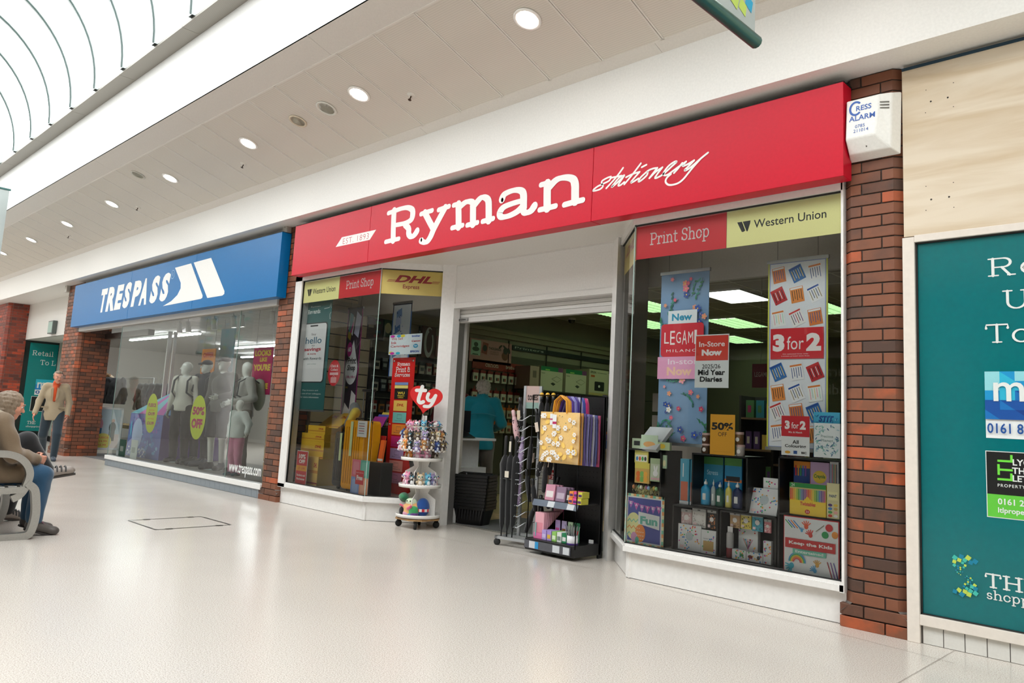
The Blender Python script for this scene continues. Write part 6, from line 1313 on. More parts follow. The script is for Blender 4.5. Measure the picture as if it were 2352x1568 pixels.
item('pencil_box', 'narrow white box of coloured pencils at the right edge', 'box', G_, (1500, 628, 1558, 458), .25, .03, 'd8d8dc', lambda a, w, h: [a.rect(w*(.08+.16*k), h*.35, w*.1, h*.6, C(('7a8ac0', 'b05060', '5a8a6a', 'c09050', '505058')[k])) for k in range(5)], z0=ZB0+.382)
def d_tw(a, w, h):
    a.rect(0, h*.86, w, h*.14, C('2c8c44')); fit(a, '24', w*.05, h*.88, w*.14, h*.98, C('f0f0e8')); a.rect(0, h*.5, w, h*.36, C('c8b878'))
    for k in range(22): a.rect(w*(.02+.0445*k), h*.46, w*.03, h*.36, C(('d83030', 'e86830', 'e8a030', 'd8c840', '8cb840', '3c9c50', '30a0a0', '3c6cc8', '5040a0', '8040a0', 'c04080')[k % 11])); a.layer -= .00012
    a.layer += .0002; a.poly([(w*.0, h*.42), (w*.3, h*.34), (w*.5, h*.6), (w*.7, h*.36), (w, h*.42), (w*.9, 0), (w*.1, 0)], C('f0cc3c')); fit(a, 'Twistables', w*.3, h*.3, w*.72, h*.42, C('c83c34'), bold=.04, shear=.1); a.oval(w*.5, h*.12, w*.07, h*.07, C('c83428')); fit(a, '24', w*.46, h*.09, w*.54, h*.15, C('f0e0d8'))
item('crayon_pack', 'wide yellow and green pack of 24 twist crayons', 'crayons', G_, (1236, 800, 1475, 612), .135, .03, 'f0cc3c', d_tw, z0=ZB0+.382)
item('paint_set', 'narrow yellow pack of round poster paints at the right edge', 'paint set', G_, (1480, 826, 1562, 602), .13, .02, 'd8d0a0', lambda a, w, h: ([a.oval(w*(.28+.44*(k % 2)), h*(.08+.1*(k//2)), w*.17, h*.04, C(('d84030', 'e8e8e8', '3c9c50', 'e8a8a0', '3c80c8', 'c8a050', '503070', 'e8c840', '30a0a0', 'e0e0e0')[k])) for k in range(8)], a.rect(w*.1, h*.52, w*.8, h*.24, C('e8e0a8')), fit(a, 'PAINT', w*.2, h*.6, w*.8, h*.68, C('2c4c80'), bold=.03)), z0=ZB0+.382)
def beads(label, rect, c1, c2, Y=.2):
    x0, y0, x1, y1 = rect
    def f(a, w, h):
        r = random.Random(int(x0))
        for _ in range(46): a.oval(w*r.uniform(.1, .9), h*r.uniform(.06, .74), .005, .005, C(r.choice([c1, c2])), 7); a.layer -= .0001
        a.oval(w*.5, h*.5, w*.22, w*.22, C('e0dcd8')); a.rect(w*.08, h*.1, w*.26, h*.14, C('e8d0d0')); a.rect(0, h*.82, w, h*.18, C('b8b8b6')); a.rect(w*.4, h*.88, w*.2, h*.05, BKc)
    item('bead_bag', label, 'bag of beads', G_, rect, Y, .015, c1, f, kind='plastic')
beads('bag of pink and white beads hanging in the left low cube', (525, 870, 597, 772), 'c8a8a8', 'e0d8d4'); beads('bag of white beads hanging in the left low cube', (598, 880, 688, 768), 'd8d4d0', 'b0a8a4'); beads('bag of mixed dark beads hanging in the left low cube', (696, 898, 758, 772), '2a2220', 'c87840')
beads('bag of tan wooden beads hanging in the right low cube', (845, 885, 912, 793), 'b89468', '8a6844'); beads('bag of yellow and black beads hanging in the right low cube', (916, 892, 986, 795), 'd8c458', '3a3428'); beads('bag of turquoise beads hanging in the right low cube', (990, 908, 1062, 803), '3c9cb0', '205a6c'); beads('bag of pink beads at the right of the right low cube', (1070, 920, 1116, 838), 'c87880', 'e0b0b0')
item('spotty_pad', 'large white spotted pad on the floor of the left low cube', 'pad', G_, (503, 1045, 658, 880), .17, .012, 'e0e1e2', spot(44), z0=S0_); item('spotty_pad', 'white spotted pack with gold letters beside the large pad', 'pack', G_, (655, 1060, 755, 912), .155, .012, 'e0e1e2', lambda a, w, h: (dots(a, w, h, 20), a.rect(w*.15, h*.12, w*.7, h*.42, C('b89858')), fit(a, 'Alphabet Stickers', w*.15, h*.6, w*.85, h*.66, C('5a5a5c'))), z0=S0_)
item('spotty_box', 'white spotted box with coloured brushes pictured in the right low cube', 'box', G_, (900, 1045, 1030, 897), .26, .04, 'e0e1e2', lambda a, w, h: (dots(a, w, h, 24), [a.stroke([(w*.5, h*.3), (w*(.26+.08*k), h*.62)], .004, C(('c83030', '3c9c50', '3c6cc8', 'e8a030', '8040a0', '303030', 'c04080')[k])) for k in range(7)]), z0=S0_+.001)
item('spotty_box', 'low white spotted box lying at the front of the right low cube', 'box', G_, (858, 1110, 950, 1040), .15, .05, 'e0e1e2', lambda a, w, h: (dots(a, w, h, 16), a.oval(w*.7, h*.5, .016, .01, C('3c8c50'))), z0=S0_); item('spotty_box', 'white spotted box with a ribbon pictured at the front of the right low cube', 'box', G_, (952, 1125, 1060, 1062), .15, .05, 'e0e1e2', lambda a, w, h: (dots(a, w, h, 16), a.oval(w*.25, h*.5, .018, .012, C('6c1c24')), a.oval(w*.75, h*.5, .012, .014, C('404040'))), z0=S0_)
item('spotty_box', 'narrow white spotted box at the right of the right low cube', 'box', G_, (1062, 1140, 1116, 980), .15, .03, 'e0e1e2', lambda a, w, h: dots(a, w, h, 18), z0=S0_)
t = thing('craft_tube', 'clear craft tube with a red base in the right low cube', 'tube', (at(*wr_(845, 1080), .17).x, .17, S0_)); b = MB(C('8c2c34')); b.lathe([(0, 0), (.026, 0), (.026, .07)], n=14); b.build('filling', 'gloss', t); b = MB(C('b8b4b4')); b.lathe([(.0262, .07), (.0262, .17), (.02, .18)], n=14); b.build('body', 'gloss', t); b = MB(C('e0dcdc')); b.box(-.02, .02, -.002, .002, .18, .22); b.build('hang_tab', 'paper', t)

# --- left window goods ----------------------------------------------------------------------------
G_ = wl_; ZW = ZSIL-.008
def crate(label, rect, Y, d, z0=None, c='e0b428', tape=True):
    def f(a, w, h):
        a.rect(0, h*.42, w, h*.1, C('c8871c')) if tape else None
        a.rect(0, h*.05, w, h*.05, C('a83a20')); fit(a, 'DHL', w*.62, h*.62, w*.9, h*.78, C('b83020'), bold=.04, shear=.3)
    return item('courier_box', label, 'carton', G_, rect, Y, d, c, f, z0=z0)
def stackx(specs):
    for lab, r, Y, d in specs: crate(lab, r, Y, d)
crate('tall yellow courier box at the left end of the left window', (66, 1285, 132, 1118), .30, .22, z0=ZW)
crate('large yellow courier box under the stack, beside the black suitcase', (150, 1310, 226, 1150), .18, .3, z0=ZW, c='e6c060')
zz = at(*wl_(66, 1118), .30).z
crate('yellow courier box, second from the bottom at the left of the stack', (70, 1118, 122, 1058), .31, .22, z0=zz+.001); z1_ = at(*wl_(70, 1058), .31).z
crate('small yellow courier box under the left top box', (78, 1058, 126, 1018), .32, .22, z0=z1_+.001); z2_ = at(*wl_(78, 1018), .32).z
crate('yellow courier box at the top left of the stack', (80, 1018, 160, 970), .33, .22, z0=z2_+.001)
zz = at(*wl_(150, 1150), .18).z
crate('wide yellow courier box, second from the bottom at the right of the stack', (120, 1150, 256, 1066), .19, .25, z0=zz+.001); z1_ = at(*wl_(120, 1066), .19).z
crate('flat yellow courier box in the middle of the right stack', (127, 1068, 258, 1022), .2, .25, z0=z1_+.001); z2_ = at(*wl_(127, 1022), .2).z
crate('yellow courier box at the top of the right stack', (163, 1025, 264, 976), .21, .25, z0=z2_+.001); ztop = at(*wl_(163, 976), .21).z
for nm, x, y in (('left', -8.86, .36), ('right', -8.50, .26)):
    t = thing('courier_envelope', 'yellow courier envelope leaning back on the box stack, %s one' % nm, 'envelope', (x, y, ztop+.003)); t.rotation_euler = (-.9, 0, -.12); b = MB(C('e8b838')); b.box(0, .33, 0, .006, 0, .30); b.build('sleeve', 'paper', t); a = MB(); a.M = T(0, -.0008, 0) @ FAC; fit(a, 'DHL', .08, .19, .24, .24, C('b83020'), bold=.04, shear=.3); a.rect(0, .02, .33, .008, C('b84828')); a.build('print', 'print', t)
def d_ten(a, w, h):
    a.rect(.008, .008, w-.016, h-.016, C('cc3038')); fit(a, '10%', w*.2, h*.76, w*.8, h*.9, C('eee4e0'), bold=.05); fit(a, 'OFF', w*.24, h*.62, w*.78, h*.74, C('eee4e0'), bold=.05); a.rect(.008, h*.4, w-.016, h*.16, C('e8a030')); fit(a, '27 1/99', w*.2, h*.44, w*.8, h*.51, C('b83028')); fit(a, 'Students and', w*.12, h*.24, w*.88, h*.31, C('eee4e0'), bold=.03); fit(a, 'Businesses', w*.14, h*.13, w*.86, h*.2, C('eee4e0'), bold=.03)
item('price_board', 'red 10% OFF sign standing in front of the yellow courier boxes', 'sign', G_, (90, 1290, 168, 1118), .09, .004, 'dcd8d4', d_ten, z0=ZW, part='board')
def case(label, x, y, w, h, d, c, handle=0, rz=0, tagc='c8d8a0'):
    t = thing('suitcase', label, 'suitcase', (x, y, ZW), rz); b = MB(C(c))
    pts = rrect(0, .035, w, h-.035, .05, 5); b.prism(pts, 0, d*.48, axis='y'); b.prism(pts, d*.5, d, axis='y'); sh_ = b.build('shell', 'gloss', t, bevel=.012)
    b = MB(tuple(q*.75 for q in C(c)))
    for k in range(7): b.box(w*(.12+.11*k), w*(.15+.11*k), -.006, .0, .1, h-.08)
    b.build('rib', 'gloss', sh_)
    b = MB(C('1e1e1e')); b.box(.01, w-.01, d*.47, d*.51, .04, h-.005)
    b.build('zip_band', 'rubber', sh_)
    for sx in (.06, w-.06): b = MB(C('1a1a1a')); b.M = T(sx, d*.3, .02) @ RY(PI/2); b.lathe([(.02, -.012), (.02, .012)], n=12); b.build('wheel', 'rubber', t)
    b = MB(C('232323')); b.tube([(w*.3, d*.3, h), (w*.33, d*.3, h+.022), (w*.67, d*.3, h+.022), (w*.7, d*.3, h)], .008, n=6); b.build('carry_handle', 'plastic', t)
    if handle:
        b = MB(C('8a8c90')); b.tube([(w*.25, d*.7, h-.02), (w*.25, d*.7, h+handle)], .007, n=6); b.tube([(w*.75, d*.7, h-.02), (w*.75, d*.7, h+handle)], .007, n=6); tt = b.build('telescopic_tube', 'metal', t); b = MB(C('202020')); b.box(w*.2, w*.8, d*.62, d*.78, h+handle, h+handle+.03); b.build('grip', 'plastic', tt, bevel=.006)
    b = MB(C(tagc)); b.box(w*.36, w*.48, -.012, -.010, h*.5, h*.98); b.build('swing_tag', 'paper', t); return t
case('black ribbed suitcase beside the yellow courier boxes', -8.18, .2, .36, .68, .22, '2b2c2d', .18); case('bright yellow ribbed suitcase in the left window', -7.87, .12, .40, .83, .24, 'e8a21c', .34)
nk = organic('neck_pillow', [cone((.0, 0, .0), (.10, .0, .12), .075, .075, C('77797b')), cone((.10, 0, .12), (.06, 0, .2), .07, .06, C('77797b')), cone((.06, -.04, -.0), (.16, -.05, .14), .05, .05, C('e0c84c'))], 'fabric', None, .012, .03)
nk.location = (-8.02, .3, 1.04); tag(nk, 'grey and yellow neck pillow resting on the black suitcase', 'pillow')
item('phone_box', 'small dark phone accessory box on the yellow suitcase', 'box', G_, (378, 1032, 414, 962), .3, .05, '3a3438', lambda a, w, h: a.oval(w*.5, h*.5, w*.3, h*.3, C('c8b8b8')), z0=1.095)
item('price_board', 'white price list on a stand above the yellow suitcase', 'sign', G_, (440, 1035, 500, 948), .1, .004, 'd4d4d2', lambda a, w, h: [a.rect(w*.15, h*(.2+.15*k), w*.6, h*.05, C('a04848' if k % 2 else '808080')) for k in range(5)], z0=None, part='board')
blk = thing('display_cube', 'plain black display block carrying the notebooks in the left window', 'display cube', (-7.62, .2, ZW)); b = MB(BKc); b.box(0, .42, 0, .16, 0, .37); b.build('block', 'paint', blk, bevel=.004)
ZF = at(860, 980, .64).z-ZW
bk2 = thing('display_cube', 'taller black display block at the back of the splayed left pane', 'display cube', (at(846, 985, .64).x, .64, ZW)); b = MB(BKc); b.box(0, .42, 0, .25, 0, ZF); b.build('block', 'paint', bk2, bevel=.004)
zN = ZW+.37
for k, (x0, x1, yb, yt, c, lab) in enumerate(((448, 492, 1165, 1060, '2c94b8', 'blue notebook, front left of the group'), (470, 512, 1160, 1040, '2c94b8', 'blue notebook behind the front left one'), (508, 560, 1172, 1072, '5a2434', 'maroon notebook at the front of the group'), (530, 575, 1160, 1050, 'e0601c', 'orange notebook, left of two'), (556, 592, 1160, 1055, 'e0601c', 'orange notebook, right of two'), (492, 540, 1110, 1022, '2c9cc0', 'bright blue notebook at the back of the group'), (548, 590, 1105, 1030, 'c83028', 'red notebook at the back of the group'))):
    item('notebook', lab+' on the black block', 'notebook', G_, (x0, yb, x1, yt), .21+.045*(k % 4)+.012*k, .012, c, lambda a, w, h: (a.rect(0, h*.06, w, h*.1, C('e0dcd4')), a.rect(w*.86, 0, w*.05, h, C('202020'))), z0=zN+.001, group='notebooks on the black block', tilt=.12, part='cover')
for k in range(3): item('magazine', ['magenta folder fanned out at the top of the splayed pane', 'purple folder behind the magenta one', 'yellow folder under the magenta one'][k], 'folder', G_, (512+18*k, 975-6*k, 585+8*k, 915-14*k), .66+.05*k, .006, ('c03c9c', '5a5ac0', 'e8cc50')[k], None, z0=ZW+ZF+.002+.007*k, tilt=.5, part='cover')
def d_free(a, w, h):
    for k, c in enumerate(('d8687c', '58b09c', '7c98d0', 'e8a078')): a.rect(w*.5*(k % 2), h*.5*(1-k//2), w*.5, h*.5, C(c)); a.poly(rrect(w*(.08+.5*(k % 2)), h*(.06+.5*(1-k//2)), w*.34, h*.38, .02), C(('e08898', '78c4b0', '98b0dc', 'f0b898')[k]))
    a.rect(w*.26, h*.3, w*.48, h*.4, C('cc2c34')); fit(a, 'Free', w*.32, h*.42, w*.68, h*.56, C('f0e4e0'), bold=.06); fit(a, 'Buy One, Get One', w*.3, h*.61, w*.7, h*.65, C('f0e4e0'))
item('poster_board', 'colourful suitcase poster board with a red Free block', 'poster', G_, (402, 1350, 512, 1172), .075, .005, 'c8c0c0', d_free, z0=ZW, part='board')

# ================================================================ PEOPLE
def V3(*a): return np.array(a, float)
def stance(s=1.0, **kw):
    J = dict(pel=(0, 0, .95), che=(0, 0, 1.27), nek=(0, .01, 1.46), hed=(0, -.015, 1.615), shl=(.17, .0, 1.42), shr=(-.17, .0, 1.42), ell=(.22, .02, 1.13), elr=(-.22, .02, 1.13), wrl=(.23, -.05, .88), wrr=(-.23, -.05, .88),
             hil=(.09, 0, .92), hir=(-.09, 0, .92), knl=(.10, -.02, .50), knr=(-.10, -.02, .50), anl=(.10, .02, .085), anr=(-.10, .02, .085), tol=(.12, -.15, .03), tor=(-.12, -.15, .03))
    J.update(kw.pop('pose', {})); J = {k: V3(*v)*s for k, v in J.items()}; J['s'] = s; J['look'] = V3(*kw.get('look', (0, -1, 0))); J['look'] /= np.linalg.norm(J['look']); J['palm'] = kw.get('palm', 1)
    return J
def head_frame(J):
    f = J['look']; up = V3(0, 0, 1)-f*f[2]; up /= np.linalg.norm(up); sd = np.cross(up, f)*-1
    s = J['s']; return lambda x, y, z: J['hed']+(sd*x-f*y*1.0+up*z)*s
def head_prims(J, face=True):
    P = head_frame(J); s = J['s']; f = J['look']; up = V3(0, 0, 1)-f*f[2]; up /= np.linalg.norm(up); sd = np.cross(f, up); R = np.stack([sd, -f, up], 1)
    E = lambda p, r, k=None: egg(P(*p), V3(*r)*s, None, k, R)
    L = [E((0, .012, .02), (.074, .093, .092)), E((0, -.012, -.035), (.058, .07, .08)), cone(P(0, -.055, -.088), P(0, -.045, -.075), .026*s, .03*s)]
    if face: L += [cone(P(0, -.083, .012), P(0, -.103, -.022), .009*s, .014*s, None, .012), cone(P(-.03, -.08, .027), P(.03, -.08, .027), .012*s, .012*s, None, .012), E((.073, .005, -.01), (.01, .018, .03), .008), E((-.073, .005, -.01), (.01, .018, .03), .008),
                   cone(P(-.018, -.084, -.05), P(.018, -.084, -.05), .008*s, .008*s, None, .008), E((.035, -.06, -.02), (.022, .02, .022)), E((-.035, -.06, -.02), (.022, .02, .022))]
    else: L += [cone(P(0, -.08, .01), P(0, -.1, -.02), .009*s, .012*s, None, .014)]
    return L
def hand_prims(el, wr, side, s=1.0, curl=.5, palm=(0, 1, 0)):
    d = (wr-el)/np.linalg.norm(wr-el); n = V3(*palm); n = n-d*(n@d); n /= np.linalg.norm(n); a = np.cross(d, n)*side; L = []
    ln = (.075, .085, .08, .062)
    for i, o in enumerate((-.03, -.010, .010, .029)):
        kn = wr+d*.085*s+a*o*s; L.append(cone(wr+d*.01*s+a*o*.5*s, kn, .015*s, .0115*s, None, .01))
        p1 = kn+(d*math.cos(curl*.5)+n*math.sin(curl*.5))*ln[i]*.5*s+a*o*.12*s; p2 = p1+(d*math.cos(curl*1.3)+n*math.sin(curl*1.3))*ln[i]*.5*s
        L += [cone(kn, p1, .0095*s, .0085*s, None, .004), cone(p1, p2, .0085*s, .0072*s, None, .003)]
    t0 = wr+d*.025*s-a*.02*s; t1 = t0+(d*.6-a*.75+n*.25)*.04*s; t2 = t1+(d*.85-a*.2+n*.4)*.032*s
    return L+[cone(t0, t1, .013*s, .011*s, None, .008), cone(t1, t2, .0105*s, .009*s, None, .004)]
def body_prims(J, face=True, hands=True, curl=.5):
    s = J['s']; p, c, n = J['pel'], J['che'], J['nek']; w = (p+c)/2
    L = [egg(p, (.15*s, .105*s, .12*s)), egg(w, (.125*s, .09*s, .14*s)), egg(c, (.155*s, .105*s, .17*s)), cone(J['shl']*.85+n*.15, J['shr']*.85+n*.15, .055*s, .055*s), cone(c+(n-c)*.6, n+(J['hed']-n)*.4, .058*s, .05*s)]
    L += head_prims(J, face)
    for q in 'lr':
        L += limb([J['sh'+q], J['el'+q], J['wr'+q]], [.048*s, .037*s, .026*s]); L += limb([J['hi'+q], J['kn'+q], J['an'+q]], [.082*s, .054*s, .038*s])
        L += [cone(J['an'+q]-V3(0, 0, .03)*s, J['to'+q], .036*s, .026*s)]
        if hands: pm = J.get('palm'+q, (-1 if q == 'l' else 1, 0, 0)); L += hand_prims(J['el'+q], J['wr'+q], 1 if q == 'l' else -1, s, curl, pm)
    return L
def torso_garment(J, g=.02, hem=.12, sleeve=1.0, c=None, flare=.0, q='lr', belly=0):
    """jacket or jumper that follows the torso and arms"""
    s = J['s']; p, ch, n = J['pel'], J['che'], J['nek']; w = (p+ch)/2; dn = V3(0, 0, -1)
    L = [egg(w, ((.135+g+belly)*s, (.10+g+belly)*s, .2*s), c), egg(ch, ((.155+g)*s, (.108+g)*s, .19*s), c), cone(J['shl']*.88+n*.12, J['shr']*.88+n*.12, (.052+g*.6)*s, (.052+g*.6)*s, c), egg(p-V3(0, 0, .04)*s, ((.165+g+flare)*s, (.12+g+flare)*s, .31*s), c)]
    for k in q:
        e = J['el'+k]; wr = e+(J['wr'+k]-e)*sleeve; L += limb([J['sh'+k], e, wr], [(.05+g)*s, (.043+g*.8)*s, (.034+g*.6)*s], c)
    return L
def hemcut(J, hem=.12): return [((0, 0, J['pel'][2]-hem*J['s']), (0, 0, -1))]
def trouser_prims(J, g=.014, c=None, length=1.0, w0=0):
    s = J['s']; L = [egg(J['pel'], ((.155+w0)*s, .115*s, .12*s), c)]
    for q in 'lr': a = J['kn'+q]+(J['an'+q]-J['kn'+q])*length; L += limb([J['hi'+q], J['kn'+q], a], [(.085+g)*s, (.058+g)*s, (.042+g)*s], c)
    return L
def shoe(J, q, c, sole, parent, m='leather', up=.0):
    s = J['s']; a, t = J['an'+q], J['to'+q]; h = a-V3(0, 0, .035)*s; d = t-h; 
    so = organic('shoe', [cone(h-d*.12, t, .046*s, .036*s, c), cone(a+V3(0, 0, up), h, .046*s, .046*s, c), egg(t, (.045*s, .05*s, .033*s), c)], m, parent, .009, .02, cuts=None)
    u = d/np.linalg.norm(d); b = MB(sole); up_ = Vector((0, 0, 1)) if abs(u[2]) < .7 else Vector((0, -1, 0)); f = Vector(u); sd = f.cross(up_).normalized(); nn = sd.cross(f)
    z = -.046*s; P = Vector(h)+nn*z; L = (np.linalg.norm(d)+.04*s)
    pts = [(-.055*s, -.03*s), (-.055*s, .03*s), (L*.5, .036*s), (L, .03*s), (L+.012, 0), (L, -.03*s), (L*.5, -.036*s)]
    vs = [P+f*x+sd*y+nn*zz for zz in (-.005*s, .012*s) for x, y in pts]; n = len(pts)
    b.add(vs, [tuple(range(n)), tuple(range(2*n-1, n-1, -1))]+[(i, n+i, n+(i+1) % n, (i+1) % n) for i in range(n)]); b.build('sole', 'rubber', so); return so
def face_bits(J, t, eye='3a4a5a', brow='8a7a6a', glasses=False, beard=None):
    P = head_frame(J); s = J['s']; b = MB()
    for x in (-.031, .031):
        q = P(x, -.079, .012); b.ball(*q, .0105*s, .0105*s, .008*s, C('dcd6d0'), 8, 5); q = P(x, -.088, .011); b.ball(*q, .005*s, .005*s, .005*s, C(eye), 6, 4)
    b.build('eyes', 'gloss', t); b = MB(C(brow))
    for x in (-1, 1): b.tube([P(x*.018, -.094, .034), P(x*.034, -.092, .04), P(x*.05, -.082, .034)], .0045*s, n=5)
    b.build('eyebrows', 'hair', t); b = MB(C('a0584e')); b.tube([P(-.022, -.088, -.052), P(0, -.096, -.05), P(.022, -.088, -.052)], [.003*s, .006*s, .003*s], n=5); b.build('mouth', 'skin', t)
    if glasses:
        b = MB(C('151515'))
        for x in (-.034, .034): b.tube([P(x+.026*math.cos(a_), -.1, .01+.018*math.sin(a_)) for a_ in [PI*k/6 for k in range(13)]], .002, n=4)
        b.tube([P(-.008, -.1, .012), P(.008, -.1, .012)], .002, n=4)
        for x in (-1, 1): b.tube([P(x*.06, -.1, .014), P(x*.08, -.0, .01)], .002, n=4)
        b.build('glasses', 'plastic', t)
def place(t, x, y, rz, z=0): t.location = (x, y, z); t.rotation_euler = (0, 0, rz)
SKIN = C('c98d74')
# --- man in tweed jacket walking towards the camera
man = thing('person', 'older man in beige tweed jacket and orange jumper walking past the brick pillar', 'person')
J = stance(1.0, look=(.25, -1, -.28), pose=dict(pel=(0, 0, .91), che=(0, -.04, 1.22), nek=(.0, -.09, 1.41), hed=(.02, -.15, 1.55), shl=(.165, -.05, 1.37), shr=(-.165, -.05, 1.37), ell=(.235, .02, 1.08), elr=(-.25, -.02, 1.09), wrl=(.235, -.08, .85), wrr=(-.29, -.12, .86),
           hil=(.09, 0, .89), hir=(-.09, 0, .89), knl=(.11, -.14, .49), knr=(-.13, .04, .47), anl=(.10, -.13, .085), anr=(-.13, .34, .16), tol=(.12, -.30, .03), tor=(-.14, .20, .04)))
organic('body', body_prims(J, curl=.6), 'skin', man, .0085, .025, col=SKIN)
jk = C('a8977c')
jo = organic('jacket', torso_garment(J, .018, .16, .96, jk, .0), 'fabric', man, .011, .022, cuts=hemcut(J, .17), noise=(.003, 24))
organic('jumper', [cone(J['nek']-V3(0, 0, .02), J['nek']+V3(.0, -.02, .03), .064, .062), egg(J['che']+V3(0, -.055, .04), (.062, .1, .2)), egg(J['pel']+V3(0, -.05, -.02), (.075, .085, .12)), cone(J['wrl']-(J['wrl']-J['ell'])*.1, J['wrl'], .042, .04), cone(J['wrr']-(J['wrr']-J['elr'])*.1, J['wrr'], .042, .04)], 'fabric', man, .009, .01, col=C('c84a16'))
organic('jeans', trouser_prims(J, .016, C('26343e')), 'fabric', man, .011, .03)
for q in 'lr': shoe(J, q, C('3a4450'), C('58c040') if q == 'l' else C('d8d8d8'), man)
P = head_frame(J); organic('hair', [egg(P(0, .045, .035), (.078, .075, .075)), egg(P(0, -.01, .085), (.06, .06, .03)), egg(P(.07, .02, .01), (.012, .03, .04)), egg(P(-.07, .02, .01), (.012, .03, .04))], 'hair', man, .008, .02, noise=(.006, 90), col=C('8d7a66'))
face_bits(J, man)
b = MB(C('97866c')); c = J['che']
for x in (-1, 1): b.add([(x*.03, c[1]-.15, c[2]+.14), (x*.075, c[1]-.145, c[2]+.1), (x*.06, c[1]-.165, c[2]-.04), (x*.02, c[1]-.172, c[2]-.12)], [(0, 1, 2, 3), (3, 2, 1, 0)])
b.build('lapels', 'fabric', jo); b = MB(C('3a2c22')); b.ball(.0, J['pel'][1]-.15, J['pel'][2]+.19, .011, .006, .011); b.build('button', 'plastic', jo)
b = MB(C('8f7e64'))
for x in (-1, 1): b.box(x*.14-.06, x*.14+.05, J['pel'][1]-.139, J['pel'][1]-.12, J['pel'][2]+.06, J['pel'][2]+.085)
b.build('pocket_flap', 'fabric', jo)
place(man, -16.45, -.62, math.radians(70))
# --- customer in teal jacket, seen from behind
cu = thing('person', 'grey-haired person in a teal jacket at the checkout with back turned', 'person')
J = stance(.985, look=(.1, -1, -.15), pose=dict(hed=(.0, -.05, 1.60), nek=(0, -.02, 1.46), ell=(.27, -.04, 1.15), elr=(-.27, -.04, 1.15), wrl=(.2, -.3, 1.08), wrr=(-.2, -.3, 1.08)))
organic('body', body_prims(J, curl=.9), 'skin', cu, .0095, .025, col=SKIN)
TJ = C('0d8a9c')
jo = organic('jacket', torso_garment(J, .028, .2, .97, TJ, .0)+[cone(J['nek']+V3(0, .01, -.03), J['nek']+V3(0, .005, .05), .078, .07)], 'fabric', cu, .011, .025, noise=(.005, 26), col=TJ, cuts=hemcut(J, .15))
b = MB(C('0b7888')); b.tube([(-.19, .145, 1.22), (-.1, .16, 1.245), (0, .163, 1.25), (.1, .16, 1.245), (.19, .145, 1.22)], .006, n=5); b.build('yoke_flap', 'fabric', jo)
organic('trousers', trouser_prims(J, .022, C('6e6660')), 'fabric', cu, .011, .03, noise=(.003, 30))
for q in 'lr': shoe(J, q, C('a8a49c'), C('8a867c'), cu)
P = head_frame(J); organic('hair', [egg(P(0, .03, .03), (.093, .095, .093)), egg(P(0, .06, -.03), (.075, .055, .07)), egg(P(0, -.03, .075), (.075, .06, .04))], 'hair', cu, .007, .03, noise=(.009, 110), col=C('c9c1b4'))
face_bits(J, cu); place(cu, -7.44, 1.93, math.radians(-132))
# --- cashier
ca = thing('person', 'bearded cashier in glasses and dark red shirt behind the till', 'person')
J = stance(1.03, look=(-.1, -1, -.3), pose=dict(hed=(.0, -.06, 1.60), wrl=(.16, -.42, 1.12), ell=(.24, -.14, 1.16), wrr=(-.2, -.2, 1.02), elr=(-.24, 0, 1.14)))
organic('body', body_prims(J, curl=.8), 'skin', ca, .0095, .025, col=C('9c604c')); RS_ = C('7a1020')
jo = organic('shirt', torso_garment(J, .022, .1, .62, RS_)+[cone(J['nek']-V3(0, 0, .04), J['nek']+V3(0, 0, .02), .075, .07)], 'fabric', ca, .011, .025, noise=(.003, 30), col=RS_, cuts=hemcut(J, .1))
organic('trousers', trouser_prims(J, .018, C('1c1c20')), 'fabric', ca, .012, .03)
for q in 'lr': shoe(J, q, C('1a1a1a'), C('101010'), ca)
P = head_frame(J); organic('hair', [egg(P(0, .04, .02), (.08, .08, .075)), egg(P(.068, .01, .0), (.014, .035, .05)), egg(P(-.068, .01, .0), (.014, .035, .05))], 'hair', ca, .008, .02, noise=(.003, 90), col=C('2a1a14'))
organic('beard', [egg(P(0, -.045, -.08), (.055, .055, .045)), egg(P(.052, -.01, -.05), (.02, .04, .05)), egg(P(-.052, -.01, -.05), (.02, .04, .05))], 'hair', ca, .008, .02, noise=(.003, 90), col=C('2a1a14'))
face_bits(J, ca, glasses=True, brow='2a1a14'); b = MB(C('e0dcd8')); b.M = T(.09, -.155, 1.30*1.03) @ RZ(.25); b.box(-.045, .045, -.004, 0, -.012, .022); b.build('name_badge', 'plastic', jo)
place(ca, -8.42, 2.28, math.radians(62))
# --- bench with two seated people ----------------------------------------------------------------
be = thing('bench', 'cast silver metal bench with looped armrests at the left edge of the view', 'bench', (-7.35, -3.45, 0))
def strap(b, pts, w, x0, x1, c):
    pts = smooth(pts, 5); ws = w; n = len(pts); vs = []
    for i, p in enumerate(pts):
        a, q = pts[max(i-1, 0)], pts[min(i+1, n-1)]; dx, dy = q[0]-a[0], q[1]-a[1]; L = math.hypot(dx, dy); nx, ny = -dy/L*w/2, dx/L*w/2
        for x in (x0, x1): vs += [(x, p[0]+nx, p[1]+ny), (x, p[0]-nx, p[1]-ny)]
    fs = []
    for i in range(n-1): a, q = 4*i, 4*i+4; fs += [(a, q, q+1, a+1), (a+2, a+3, q+3, q+2), (a, a+2, q+2, q), (a+1, q+1, q+3, a+3)]
    fs += [(0, 1, 3, 2), (4*n-4, 4*n-2, 4*n-1, 4*n-3)]; b.add(vs, fs, c, False)
AL = C('a9a7a2')
